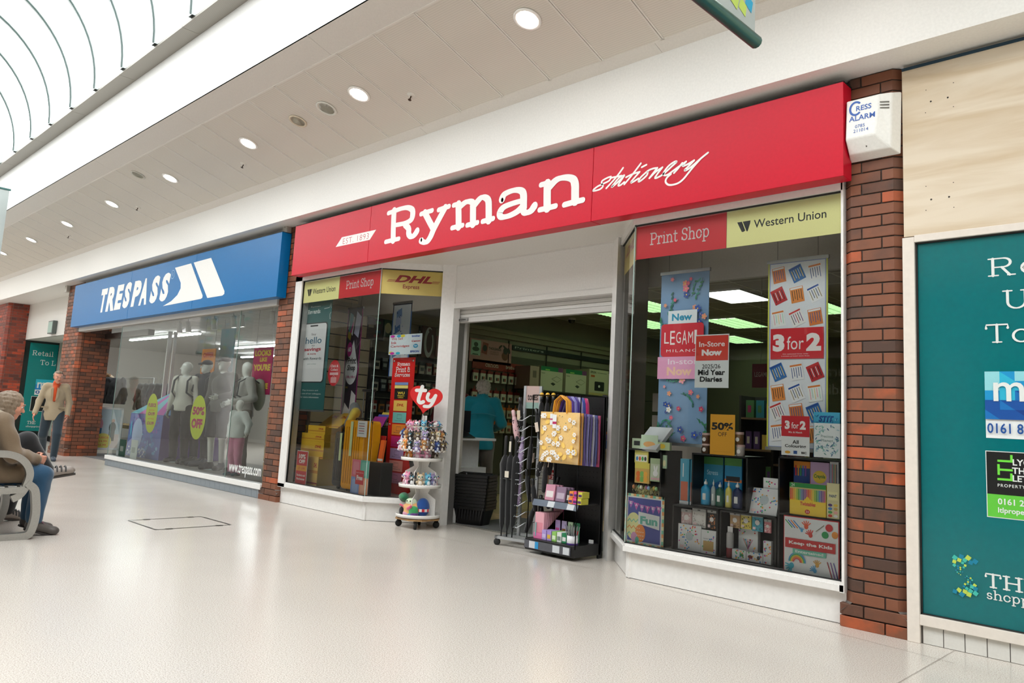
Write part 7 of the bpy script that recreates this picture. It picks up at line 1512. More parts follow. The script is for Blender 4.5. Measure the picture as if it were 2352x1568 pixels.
for i, x in enumerate((0, -.95, -1.9)):
    if i != 1:
        b = MB(AL); strap(b, [(-.55, .66), (-.3, .67), (-.05, .685), (.08, .675), (.17, .62), (.215, .53), (.2, .43), (.165, .36), (.11, .325)], .055, x-.024, x+.024, AL); b.build('armrest', 'brushed', be)
    b = MB(AL); strap(b, [(.2, .45), (.262, .40), (.285, .3), (.295, .2), (.285, .1), (.255, .035), (.16, .022), (-.1, .02), (-.45, .02)], .06, x-.03, x+.03, AL); b.build('leg', 'brushed', be)
    b = MB(AL); strap(b, [(.2, .4), (-.1, .385), (-.45, .375), (-.52, .55), (-.6, .85)], .05, x-.03, x+.03, AL); b.build('seat_bracket', 'brushed', be)
for k in range(8): b = MB(AL); b.box(-1.9, 0, .16-.085*k, .225-.085*k, .405-.003*k, .43-.003*k); b.build('seat_slat', 'brushed', be, bevel=.004)
for k in range(4): b = MB(AL); b.box(-1.9, 0, -.49-.02*k, -.46-.02*k, .5+.09*k, .56+.09*k); b.build('back_slat', 'brushed', be, bevel=.004)
# seated pose: hips back on the seat, knees forward (person looks towards +Y = local -Y turned by pi)
w1 = thing('person', 'seated person in a brown hooded coat, blue jeans and boots with pink laces', 'person')
J = stance(.96, look=(-.2, -1, -.3), pose=dict(pel=(0, .02, .50), che=(0, -.06, .82), nek=(0, -.1, 1.0), hed=(0, -.14, 1.115), shl=(.17, -.06, .96), shr=(-.17, -.06, .96), ell=(.24, -.16, .70), elr=(-.24, -.16, .70), wrl=(.1, -.36, .66), wrr=(-.1, -.36, .66),
           hil=(.09, 0, .50), hir=(-.09, 0, .50), knl=(.12, -.42, .52), knr=(-.12, -.42, .52), anl=(.11, -.40, .12), anr=(-.12, -.40, .12), tol=(.12, -.56, .035), tor=(-.13, -.56, .035), ))
J['pall'] = 0
organic('body', body_prims(J, curl=.8), 'skin', w1, .01, .025, col=SKIN)
CO = C('6f5d48'); cs = C('8f8370')
cp = torso_garment(J, .036, .1, .95, CO, .02)+[egg(J['nek']+V3(0, .07, -.0), (.165, .13, .085), cs), egg(J['nek']+V3(0, .13, -.1), (.14, .08, .12), cs), cone(J['hil'], (J['hil']+J['knl'])/2, .13, .11, CO), cone(J['hir'], (J['hir']+J['knr'])/2, .13, .11, CO)]
organic('coat', cp, 'fabric', w1, .012, .03, noise=(.008, 24), col=CO, cuts=[((0, 0, .44), (0, 0, -1))])
organic('jeans', trouser_prims(J, .026, C('1d4562'), .93), 'fabric', w1, .011, .03, noise=(.003, 34))
for q in 'lr':
    so = shoe(J, q, C('4a4440'), C('2c2624'), w1, up=.07); b = MB(C('a05a74')); a, t_ = J['an'+q], J['to'+q]
    for k in range(4): y = a[1]-.04-.022*k; z = a[2]+.015-.02*k; x = a[0]; b.tube([(x-.026, y, z), (x+.026, y-.012, z-.008)], .003, n=4); b.tube([(x+.026, y, z), (x-.026, y-.012, z-.008)], .003, n=4)
    b.build('laces', 'fabric', so)
P = head_frame(J); organic('hair', [egg(P(0, .03, .03), (.092, .102, .09)), egg(P(0, .075, -.06), (.09, .05, .13)), egg(P(.075, .01, -.06), (.022, .06, .11)), egg(P(-.075, .01, -.06), (.022, .06, .11))], 'hair', w1, .007, .03, noise=(.006, 120), col=C('84725e'))
face_bits(J, w1); place(w1, -7.66, -3.49, math.radians(180-4))
w2 = thing('person', 'seated person in black trousers, one grey strappy shoe crossed over the knee', 'person')
J = stance(1.0, look=(0, -1, -.1), pose=dict(pel=(0, .02, .5), che=(0, .0, .82), nek=(0, -.02, 1.02), hed=(0, -.05, 1.16), shl=(.18, 0, .98), shr=(-.18, 0, .98), ell=(.25, -.1, .72), elr=(-.25, -.1, .72), wrl=(.12, -.3, .6), wrr=(-.12, -.3, .6),
           hil=(.09, 0, .5), hir=(-.09, 0, .5), knl=(.14, -.44, .53), knr=(-.02, -.42, .74), anl=(.13, -.36, .1), anr=(.02, -.62, .47), tol=(.14, -.5, .035), tor=(.03, -.83, .47)))
organic('body', body_prims(J, curl=.6), 'skin', w2, .01, .025, col=SKIN); organic('jumper', torso_garment(J, .03, .08, .95, C('2c2c30')), 'fabric', w2, .013, .035); organic('trousers', trouser_prims(J, .03, C('0c0c0f'), .97), 'fabric', w2, .012, .03, col=C('0c0c0f'))
for q in 'lr':
    so = shoe(J, q, C('8a8078'), C('3a3430'), w2, up=.0); a, t_ = J['an'+q], J['to'+q]; b = MB(C('2a2826')); d = (t_-a)
    for k in range(4): m = a+d*(.25+.18*k)+V3(0, 0, .02); b.tube([m+V3(-.046, 0, -.03), m+V3(-.03, 0, .01), m+V3(0, 0, .022), m+V3(.03, 0, .01), m+V3(.046, 0, -.03)], .007, n=5)
    b.ball(*(t_+V3(0, -.02, .0)), .036, .03, .028); b.build('strap', 'leather', so)
b = MB(C('e07818')); m = J['anr']*.85+J['knr']*.15; b.ball(m[0]+.055, m[1]+.02, m[2]-.02, .006, .016, .006); b.build('sock_logo', 'fabric', w2)
P = head_frame(J); organic('hair', [egg(P(0, .03, .03), (.086, .095, .09))], 'hair', w2, .01, .03, noise=(.003, 90), col=C('7a6a5a')); face_bits(J, w2); place(w2, -8.35, -3.46, math.radians(180))

# ================================================================ SPORTSWEAR SHOP
XS0, XS1, ZC2 = -27, -9.55, 2.85
b = MB(C('d2cfc8')); b.box(-27, -9.1, 8.2, 8.25, 0, ZC2+.06); b.build('wall_back_sport', 'matte')['kind'] = 'structure'
b = MB(C('c9c6be')); b.box(-9.5, -9.12, .34, 8.2, 0, ZC2+.06); b.build('wall_party', 'matte')['kind'] = 'structure'
b = MB(C('a29c92')); b.box(-18.6, -9.5, .87, 8.2, -.02, .002); b.prism([(-18.6, .66), (-18.6, 8.2), (-27, 8.2), (-27, 1.4), (-23.74, 1.4)], -.02, .002); b.build('floor_sport', 'matte')['kind'] = 'structure'
b = MB(C('8d8a84')); b.box(-15.27, -9.55, .08, 1.75, .1, .18); b.build('window_bed', 'matte', tf)
b = MB(); b.box(-18.6, -9.5, .13, 8.2, ZC2+.05, ZC2+.06); b.prism([(-18.6, .66), (-18.6, 8.2), (-27, 8.2), (-27, 1.4), (-23.74, 1.4)], ZC2+.05, ZC2+.06); b.build('ceiling_sport', mat('matte', C('b9b8b4')))['kind'] = 'structure'
tiled('ceiling_sport_tiled', -18.5, -9.5, .13, 5.53, ZC2, 'c4c3bf', 'matte')
b = MB(C('3a3632')); b.box(-18.6, -15.3, .36, 1.6, .0, .006); o = b.build('entrance_mat', 'fabric'); tag(o, 'dark entrance mat inside the sportswear shop doorway', 'mat')
b = MB(C('8f8f8c')); b.box(-18.4, -15.3, .5, .62, 2.45, 2.56); b.build('shutter_box', 'metal', tf)
SG = emit_mat('strip_light_glow', (.95, .97, 1), 22)
for i, (x, y, l, w) in enumerate(((-19.5, 2.4, 4.2, 'above the doorway'), (-18.5, 4.7, 5.5, 'behind the tent'), (-12.5, 4.4, 3.4, 'above the mannequins'), (-21.5, 6.6, 4.5, 'at the back left'), (-14, 6.8, 4.5, 'at the back'))):
    t = thing('strip_light', 'thin white strip light on the sportswear shop ceiling, %s' % w, 'ceiling light', (x, y, ZC2-.05), group='strip lights in the sportswear shop'); b = MB(); b.box(-l/2, l/2, -.035, .035, -.03, 0); b.build('tube', SG, t); b = MB(C('c8c8c6')); b.box(-l/2-.02, l/2+.02, -.03, .03, 0, .04); b.build('housing', 'paint', t)
SP = emit_mat('spot_glow', (1, .98, .92), 25)
def lamp(o):
    d = bpy.data.lights.new('spot_lamp', 'SPOT'); d.energy = 650; d.spot_size = 1.5; d.spot_blend = .8; d.shadow_soft_size = .05; d.color = (1, .97, .92); l = bpy.data.objects.new('spot_lamp', d); COL.objects.link(l); l.matrix_world = o.matrix_local @ T(0, 0, -.22)
tk = thing('light_track', 'grey lighting track behind the sportswear window head', 'track', (-12.9, .95, ZC2-.03)); b = MB(C('7a7a78')); b.box(-2.4, 3.2, -.015, .015, -.02, .02); b.build('rail', 'metal', tk)
spt = None
for i, (x, a_) in enumerate(((-15.0, -.5), (-14.6, -.3), (-13.5, .2), (-12.75, -.5), (-12.45, -.4), (-11.4, .5), (-10.75, -.2), (-10.15, .1))):
    if spt is None:
        spt = thing('spotlight', 'x', 'spotlight', group='white spotlights behind the sportswear window'); b = MB(C('e0e0de')); b.lathe([(0, .0), (.045, .0), (.05, -.02), (.05, -.2), (.043, -.2), (.043, -.17)], n=16); b.build('housing', 'paint', spt); b = MB(); b.lathe([(0, -.18), (.042, -.18)], n=16); b.build('lamp', SP, spt); b = MB(C('c8c8c6')); b.tube([(0, 0, .0), (0, 0, .1)], .01, n=6); b.build('stem', 'paint', spt); o = spt
    else: o = dup(spt)
    o.matrix_local = T(x, .95, ZC2-.13) @ RZ(a_) @ RX(.12)
    lamp(o); tag(o, 'white tubular spotlight on the track, %s from the left' % ['first', 'second', 'third', 'fourth', 'fifth', 'sixth', 'seventh', 'eighth'][i], 'spotlight')
MW = C('d9dbd6')
def mannequin(label, x, y, rz, J, parts, z=.18, hat=None, pack=None, shoes='2a2622', child=False):
    t = thing('mannequin', label, 'mannequin'); organic('body', body_prims(J, face=False, curl=.7), 'gloss', t, .011 if not child else .009, .025, col=MW)
    for nm, pr_, c in parts: organic(nm, pr_, 'fabric', t, .013 if not child else .01, .022, noise=(.004, 24), col=C(c), cuts=hemcut(J, .08) if nm in ('hoodie', 'fleece', 'jacket') else [((0, 0, J['knl'][2]-.02), (0, 0, -1))] if nm == 'shorts' else None)
    P = head_frame(J); s = J['s']
    if hat: c_ = C(hat); organic('cap', [egg(P(0, .01, .06), (.087, .1, .06)), cone(P(-.03, -.1, .045), P(.03, -.1, .045), .02, .02), cone(P(-.045, -.12, .035), P(.045, -.12, .035), .014, .014)], 'fabric', t, .01, .02, col=c_)
    if pack:
        c = J['che']; bp_ = organic('backpack', [egg(c+V3(0, .22, -.06), (.14, .09, .24)), egg(c+V3(0, .2, .1), (.12, .08, .1))], 'fabric', t, .013, .05, col=C(pack)); b = MB(C('20262e'))
        for q in (-1, 1): b.tube([c+V3(q*.11, .16, .13), c+V3(q*.12, .0, .22), c+V3(q*.12, -.15, .12), c+V3(q*.13, -.17, -.08), c+V3(q*.17, .0, -.16)], .02, n=6, flat=.5)
        b.build('shoulder_strap', 'fabric', bp_)
    for q in 'lr': shoe(J, q, C(shoes), C('1a1816'), t)
    if not child:
        b = MB(C('b8c4c4')); b.lathe([(0, 0), (.16, 0), (.16, .006), (0, .008)], n=20); b.build('glass_base', 'gloss', t)
    place(t, x, y, rz, z); return t
J = stance(1.0, look=(-.9, -.45, 0), pose=dict(wrl=(.25, -.04, .86)))
mannequin('white mannequin in a cream zipped hoodie and black trousers with a navy rucksack', -13.55, .58, math.radians(38), J, [('hoodie', torso_garment(J, .012, .1, .97)+[egg(J['nek']+V3(0, .04, -.01), (.11, .09, .05))], 'd8d6cc'), ('trousers', trouser_prims(J, .022), '17181a')], pack='1a2430')
J = stance(1.03, look=(-.5, -.85, 0))
mannequin('white mannequin in a navy cap and navy zipped fleece behind the others', at(472, 880, .85).x, .85, math.radians(30), J, [('fleece', torso_garment(J, .02, .1, .97)+[cone(J['nek']-V3(0, 0, .04), J['nek']+V3(0, 0, .03), .075, .068)], '16202c'), ('trousers', trouser_prims(J, .022), '1a1c22')], hat='141e2c', pack='141a22')
J = stance(1.03, look=(-.3, -.95, 0), pose=dict(ell=(.27, -.02, 1.16), wrl=(.12, -.2, 1.1), wrr=(-.27, -.06, .9)))
mannequin('white mannequin in a grey cap, grey hooded jacket and dark shorts', at(512, 880, .5).x, .5, math.radians(28), J, [('jacket', torso_garment(J, .02, .1, .96)+[egg(J['nek']+V3(0, .05, -.02), (.12, .09, .06))], '5a5854'), ('shorts', trouser_prims(J, .035, None, .0), '1c2026')], hat='5c5a58')
J = stance(.98, look=(-.95, -.3, 0), pose=dict(ell=(.27, .04, 1.16), wrl=(.08, -.22, 1.08), elr=(-.24, .02, 1.15), wrr=(-.1, -.25, 1.05)))
mannequin('white mannequin in a light grey fleece with a pale green rucksack beside the pink poster', at(566, 880, .6).x, .6, math.radians(-8), J, [('fleece', torso_garment(J, .022, .12, .97)+[egg(J['nek']+V3(0, .04, -.01), (.1, .08, .05))], '9a9a94'), ('trousers', trouser_prims(J, .024), '6a6258')], pack='a8b09c')
J = stance(.62, look=(-.95, -.3, 0), pose=dict(hed=(0, -.02, 1.66), ell=(.3, .02, 1.2), wrl=(.36, -.08, 1.02)))
mannequin('small child mannequin in a pale jacket and pink patterned trousers', at(545, 1000, .3).x, .3, math.radians(20), J, [('jacket', torso_garment(J, .045, .16, .95)+[egg(J['nek']+V3(0, .05, -.02), (.08, .06, .04))], 'c4ccc8'), ('trousers', trouser_prims(J, .035), 'c47a98')], child=True, shoes='2c5a6a')
# tent, signs, A-board, price cards, posters
tn = thing('pop_up_tent', 'blue and purple play tent with pink and turquoise roof in the sportswear window', 'tent', (-14.55, .72, .18))
z1, h1_, x0, x1, ap = .78, 1.28, -.82, .72, (.0, .3)
b = MB(); q = .42
b.add([(x0, -.35, 0), (x1, -.35, 0), (x1+.02, -.35, z1), (x0+.05, -.35, z1)], [(0, 1, 2, 3)], C('5a6ab0')); b.add([(x1, -.35, 0), (x1, .75, 0), (x1, .75, z1), (x1+.02, -.35, z1)], [(0, 1, 2, 3)], C('6a4aa0')); b.add([(x0, .75, 0), (x0, -.35, 0), (x0+.05, -.35, z1), (x0, .75, z1)], [(0, 1, 2, 3)], C('4a8ac8')); b.build('wall_panel', 'fabric', tn)
b = MB(); base = [(x0+.05, -.35), (x0*.4, -.37), (0, -.36), (x1*.6, -.37), (x1+.02, -.35), (x1+.02, .75), (x0+.05, .75)]; cc = ['5ab0c4', 'c054b0', '7ac4d0', 'c054b0', '5a90c8', '5ab0c4', 'c054b0']
for k in range(7): p, r_ = base[k], base[(k+1) % 7]; b.add([(p[0], p[1], z1), (r_[0], r_[1], z1), (-.02, .2, h1_)], [(0, 1, 2)], C(cc[k]))
b.build('roof_panel', 'fabric', tn); a = MB(); a.M = T(0, -.352, 0) @ FAC; rt = random.Random(6)
for k in range(60): a.oval(rt.uniform(x0+.12, x1-.1), rt.uniform(.42, .74), rt.uniform(.02, .07), rt.uniform(.015, .04), C(rt.choice(['4a3a8c', '6a3c98', '3c50a4', '7a50a8'])), 8); a.layer -= .0001
for k in range(40): a.oval(rt.uniform(x0+.1, x1-.1), rt.uniform(.05, .42), rt.uniform(.02, .07), rt.uniform(.015, .05), C(rt.choice(['5a8ac4', '6aa4d0', '4a78b8', '88b4d4', '5a6ab0'])), 8); a.layer -= .0001
a.oval(-.35, .42, .24, .27, C('8aa4cc'), 24)
for k in range(50): a.oval(rt.uniform(x0+.05, .1), rt.uniform(.02, .2), .04, .018, C(rt.choice(['c8d0dc', '4a5a80', '98a8c8'])), 7, a=rt.uniform(-.5, .5)); a.layer -= .0001
a.oval(-.66, .5, .04, .14, C('48a8d0'), 12); a.build('print', 'print', tn)
stuck('window_card', 'tall lime oval fleece offer sign on the sportswear window in front of the tent', 'sign', 330, 992, 366, 904, 'c4d42c', lambda a, w, h: [fit(a, s_, w*x_, h*y0_, w*(1-x_), h*y1_, C(c_), bold=.04) for s_, x_, y0_, y1_, c_ in (('FLEECE', .16, .66, .75, 'a8205c'), ('SELECTED', .24, .56, .59, 'd88a20'), ('£24.99', .2, .44, .53, 'a8205c'), ('NOW FROM', .24, .34, .37, 'd88a20'), ('£16.99', .2, .2, .29, 'a8205c'))], Y=.04, shape='oval')
stuck('window_card', 'tall lime oval 50% OFF sign on the sportswear window between the mannequins', 'sign', 432, 1007, 477, 908, 'c4d42c', lambda a, w, h: (fit(a, '50%', w*.12, h*.55, w*.9, h*.74, C('b01c5c'), bold=.05), fit(a, 'OFF', w*.12, h*.25, w*.84, h*.47, C('b01c5c'), bold=.06)), Y=.04, shape='oval')
a = MB(); wt_ = thing('window_lettering', 'white web address lettering low on the sportswear window', 'lettering'); a.M = T(0, .028, 0) @ FAC; p = at(524, 1089, .028); q = at(600, 1080, .028); fit(a, 'www.trespass.com', p.x, p.z, q.x, p.z+.17, C('e4e6e4'), bold=.02); a.build('lettering', 'print', wt_)
def post(label, px0, py0, px1, py1, Y, col, lines, cc):
    p = at(px0, py0, Y); q = at(px1, py1, Y); t = thing('poster', label, 'poster', (p.x, Y, p.z)); w, h = q.x-p.x, q.z-p.z; b = MB(C(col)); b.box(0, w, 0, .012, 0, h); b.build('board', 'print', t); a = MB(); a.M = T(0, -.001, 0) @ FAC
    for s_, x_, x2, y_, hh in lines: fit(a, s_, w*x_, h*y_, w*x2, h*(y_+hh), C(cc), bold=.05)
    a.build('print', 'print', t)
    b = MB(C('808080'))
    for x_ in (.1, .9): b.tube([(w*x_, .005, h), (w*x_, .005, ZC2-p.z)], .002, n=4)
    b.build('hanging_wire', 'metal', t)
post('magenta poster with yellow LOOKS LIKE YOU\'RE lettering behind the right mannequin', 574, 905, 628, 797, .85, 'b81c5c', (('LOOKS', .08, .92, .82, .13), ('LIKE', .36, .74, .7, .09), ("YOU'RE", .06, .94, .5, .15), ('HERE', .3, .9, .12, .12)), 'e0c840')
post('orange poster with red lettering behind the navy mannequin', 455, 900, 496, 800, 1.35, 'd8841c', (('OFFER', .1, .9, .8, .12), ('YOU', .2, .8, .55, .15), ('LOOK', .1, .9, .3, .15)), 'b03020')
def post2(px, py, lab, c, w=.62, h=1.3, Y=1.6):
    p = at(px, py, Y); t = thing('hanging_board', lab, 'panel', (p.x, Y, p.z)); b = MB(C(c)); b.box(0, w, 0, .03, 0, h); b.build('board', 'print', t)
    b = MB(C('808080'))
    for x_ in (.1, w-.1): b.tube([(x_, .015, h), (x_, .015, ZC2-p.z)], .002, n=4)
    b.build('hanging_wire', 'metal', t)
post2(498, 868, 'pale blue panel behind the grey capped mannequin', 'a8c0cc', .55, .95)
post2(440, 745, 'grey hanging HIKING category board', '6a6c6c', .5, .35, 2.2)
ab = thing('a_board', 'white framed A-board with a family photo and yellow fleece offer disc in the sportswear doorway', 'a-board', (-18.15, .85, 0), math.radians(66))
for s_, nm in ((1, 'front_panel'), (-1, 'rear_panel')):
    b = MB(C('d8d8d6')); b.M = T(0, 0, 0) @ RX(-.16*s_) @ T(0, -.0, 0); M0 = T(0, -.17*s_, 0) @ RX(-.16*s_); b.M = M0
    b.box(-.36, .36, -.012, .012, .12, .16); b.box(-.36, .36, -.012, .012, .99, 1.03); b.box(-.36, -.32, -.012, .012, 0, 1.03); b.box(.32, .36, -.012, .012, 0, 1.03); b.box(-.33, .33, -.004, .004, .14, 1.01, C('c8d4d8')); b.build(nm, 'plastic', ab)
a = MB(); a.M = T(0, -.17, 0) @ RX(-.16) @ T(0, -.0045, 0) @ FAC; a.rect(-.32, .16, .64, .84, C('b8ccd4')); a.rect(-.32, .16, .64, .3, C('d8c8c0'))
for x, z, s_, c1, c2 in ((-.08, .66, 1, 'c8909c', '3a6c94'), (-.2, .58, .8, '2c3440', '202830'), (.18, .6, .9, '2c3a34', '3c4438')): a.oval(x, z+.16*s_, .04*s_, .045*s_, C('c49a84'), 12); a.oval(x, z, .075*s_, .13*s_, C(c1), 14); a.rect(x-.06*s_, z-.32*s_, .12*s_, .24*s_, C(c2))
a.oval(.02, .3, .17, .17, C('dcd05c'), 24); fit(a, 'FLEECE', -.08, .36, .13, .4, C('d87a3c'), bold=.03); fit(a, '£24.99', -.09, .28, .11, .32, C('d87a3c'), bold=.03); fit(a, '£16.99', -.1, .2, .1, .24, C('d87a3c'), bold=.03); a.build('print', 'print', ab)
for k, (x, h, c, l) in enumerate(((-15.0, .3, '2f5c4a', 'green and red leaflet card standing in front of the tent'), (-14.45, .32, 'c8d4d0', 'white price list card standing in front of the tent'))):
    t = thing('price_card', l, 'price card', (x, .12, .185)); b = MB(C(c)); b.box(0, .3, 0, .004, 0, h); b.box(.05, .2, -.001, .0, h*.3, h*.6, C('b8bcb4' if k == 0 else '9aa8a4')); b.build('card', 'paper', t)
for k, (x, c, l) in enumerate(((-13.05, '2a2622', 'dark walking shoes'), (-12.7, '3a3c44', 'blue grey walking shoes'))):
    t = thing('shoe_pair', 'pair of %s on the window floor' % l, 'shoes', (x, .5, .18)); 
    for q in (0, .14): organic('shoe', [cone((q, .1, .05), (q, -.12, .035), .048, .038), cone((q, .1, .09), (q, .1, .05), .045, .045)], 'leather', t, .011, .02, col=C(c))
t = thing('pushchair', 'folded black pushchair with small wheels beside the child mannequin', 'pushchair', (-10.75, .95, .18)); b = MB(C('1c1c20')); b.tube([(-.25, 0, .1), (.15, 0, .75), (.25, 0, .95)], .014, n=6); b.tube([(-.25, .3, .1), (.15, .3, .75), (.25, .3, .95)], .014, n=6); b.tube([(.3, 0, .1), (-.1, 0, .6)], .012, n=6); b.tube([(.3, .3, .1), (-.1, .3, .6)], .012, n=6); b.build('frame', 'metal', t)
b = MB(C('232326')); b.add([(-.1, .02, .35), (-.1, .28, .35), (.15, .28, .8), (.15, .02, .8)], [(0, 1, 2, 3)]); b.add([(-.1, .02, .35), (.2, .02, .3), (.2, .28, .3), (-.1, .28, .35)], [(0, 1, 2, 3)]); b.build('seat', 'fabric', t)
for x, y in ((-.25, -.02), (-.25, .32), (.3, -.02), (.3, .32)): b = MB(C('151515')); b.M = T(x, y, .1) @ RX(PI/2); b.lathe([(.03, -.02), (.1, -.02), (.1, .02), (.03, .02)], n=16); b.build('wheel', 'rubber', t)
t = thing('wooden_crate', 'tall pale wooden crate beside the left brick pillar', 'crate', (-10.15, .35, .18))
for k in range(4): b = MB(C('b8a07c')); b.box(0, .4, 0, .02, .02+.24*k, .24+.24*k); b.build('plank', 'wood', t)
b = MB(C('a08a68')); b.box(.36, .4, .02, .4, 0, .98); b.box(0, .04, .02, .4, 0, .98); b.box(0, .4, .0, .4, .98, 1.0); b.build('frame', 'wood', t)
# clothes rails
def coat(label, x, y, z, c, rz=0, fur=None, g=None, s=1.0):
    J = stance(s, pose=dict(ell=(.24, 0, 1.08), elr=(-.24, 0, 1.08), wrl=(.24, -.02, .82), wrr=(-.24, -.02, .82))); t = thing('jacket', label, 'jacket', group=g); pr_ = torso_garment(J, .035, .1, 1.0)
    me = organic('shell', pr_, 'fabric', t, .018, .03, cuts=hemcut(J, .12), noise=(.012, 32), col=C(c))
    if fur: organic('fur_trim', [egg((0, -.02, 1.5), (.16, .1, .07))], 'plush', t, .015, .03, noise=(.02, 60), col=C(fur))
    b = MB(C('a8a8a8')); b.tube([(0, 0, 1.45), (0, 0, 1.62), (.03, 0, 1.66), (.05, 0, 1.62)], .004, n=5); b.build('hanger_hook', 'metal', t); place(t, x, y, rz, z); return t
rl = thing('clothes_rail', 'clothes rail of jackets against the side wall of the sportswear shop', 'clothes rail', (-18.0, 2.6, 0))
rl.location = (-22.6, 2.5, 0); b = MB(C('9a9a98')); b.tube([(0, 0, 0), (0, 0, 1.78), (2.6, 0, 1.78), (2.6, 0, 0)], .018, n=8); b.build('rail', 'metal', rl); b = MB(C('b89a68')); b.box(-.1, 2.8, -.35, .35, .5, .58); b.box(-.1, 2.8, -.35, .35, .05, .12); b.build('shelf', 'wood', rl)
coat('cream quilted jacket with a brown fur hood on the clothes rail in the doorway view', *list(at(236, 900, -21.5, 0))[:2], .30, 'b8a890', .9, '7a5a38'); c0 = coat('dark jacket on the clothes rail beside the cream quilted one', *list(at(262, 900, -21.2, 0))[:2], .26, '1e1e22', 1.2, g='dark jackets on the rails')
for k in range(12): dup(c0, (-20.3+.36*k if k < 4 else -15.6+.44*(k-4), 2.5 if k < 4 else 4.2, .14), 1.2+.1*(k % 3), label='dark jacket on the %s rail, %s from its left end' % (('near', 'far')[k > 3], ('first', 'second', 'third', 'fourth', 'fifth', 'sixth', 'seventh', 'eighth')[k if k < 4 else k-4]))
rl2 = thing('clothes_rail', 'long clothes rail of dark jackets behind the tent', 'clothes rail', (-15.8, 4.2, 0)); b = MB(C('9a9a98')); b.tube([(0, 0, 0), (0, 0, 1.78), (3.6, 0, 1.78), (3.6, 0, 0)], .018, n=8); b.build('rail', 'metal', rl2)

# ================================================================ STANDS IN THE ENTRANCE
# --- plush toy spinner
TYX, TYY = -6.60, .28
ty = thing('toy_spinner', 'white tiered spinner on castors for plush toys with a red heart sign', 'display stand', (TYX, TYY, 0))
WP = C('e6e3de')
b = MB(C('b08a5c')); b.prism([(.24*math.cos(t), .24*math.sin(t)) for t in [PI/4+PI/2*k+d for k in range(4) for d in (-.3, .3)]], .085, .1); b.build('base_board', 'wood', ty)
for k in range(4):
    a_ = PI/4+PI/2*k; b = MB(C('151515')); b.M = T(.2*math.cos(a_), .2*math.sin(a_), .035) @ RZ(a_) @ RX(PI/2); b.lathe([(.012, -.014), (.035, -.014), (.035, .014), (.012, .014)], n=14); b.M = T(.2*math.cos(a_), .2*math.sin(a_), .06); b.box(-.012, .012, -.018, .018, 0, .027); b.build('castor', 'rubber', ty)
for i, z in enumerate((.11, .42, .70)):
    b = MB(WP); r = (.235, .225, .22)[i]; b.lathe([(0, z), (r, z), (r+.004, z+.035), (r, z+.035), (r-.004, z+.006), (0, z+.006)], n=28); b.build('tray', 'plastic', ty)
for k in range(2):
    b = MB(WP); a_ = .5+PI/2*k; b.M = RZ(a_); pf = [(-.19, .11), (-.19, .3), (-.1, .36), (-.12, .41), (-.19, .44), (-.18, .58), (-.08, .64), (-.1, .7), (-.18, .74), (-.16, .9), (-.03, .95), (-.03, 1.18), (.03, 1.18), (.03, .95), (.16, .9), (.18, .74), (.1, .7), (.08, .64), (.18, .58), (.19, .44), (.12, .41), (.1, .36), (.19, .3), (.19, .11)]; b.prism(pf, -.004, .004, axis='y'); b.build('divider_panel', 'plastic', ty)
b = MB(C('c4b8a4'))
for z in (.93, 1.06):
    b.tube([(.2*math.cos(t), .2*math.sin(t), z) for t in [2*PI*k/24 for k in range(25)]], .005, n=5)
b.build('hook_ring', 'metal', ty)
hs = struct; HS = []
for t in [2*PI*k/60 for k in range(60)]: HS.append((16*math.sin(t)**3/17, (13*math.cos(t)-5*math.cos(2*t)-2*math.cos(3*t)-math.cos(4*t))/17))
vd = math.radians(46)
hM = T(TYX, TYY, 1.365) @ RZ(vd) @ RY(.12)
h_ = thing('heart_sign', 'red heart shaped sign with white ty lettering on top of the toy spinner', 'sign'); h_.matrix_local = hM
b = MB(C('d41c1c')); b.prism([(x*.19, y*.175) for x, y in HS], 0, .012, axis='y'); b.build('heart', 'print', h_); a = MB(); a.M = T(0, -.001, 0) @ FAC
tw = C('ecebe8'); a.stroke(smooth([(-.06, .12), (-.07, .04), (-.075, -.03), (-.05, -.055), (-.02, -.04)]), .04, tw); a.stroke([(-.115, .07), (-.07, .078), (-.02, .085)], .038, tw); a.stroke(smooth([(.02, .055), (.015, .01), (.04, -.015), (.075, .0), (.1, .05)]), .036, tw); a.stroke(smooth([(.1, .05), (.085, -.02), (.055, -.075), (.0, -.085)]), .036, tw); a.build('lettering', 'print', h_)
b = MB(C('c8c4bc')); b.tube([(0, .006, -.17), (0, .006, -.25)], .008, n=6); b.build('stem', 'metal', h_)
tp = {}
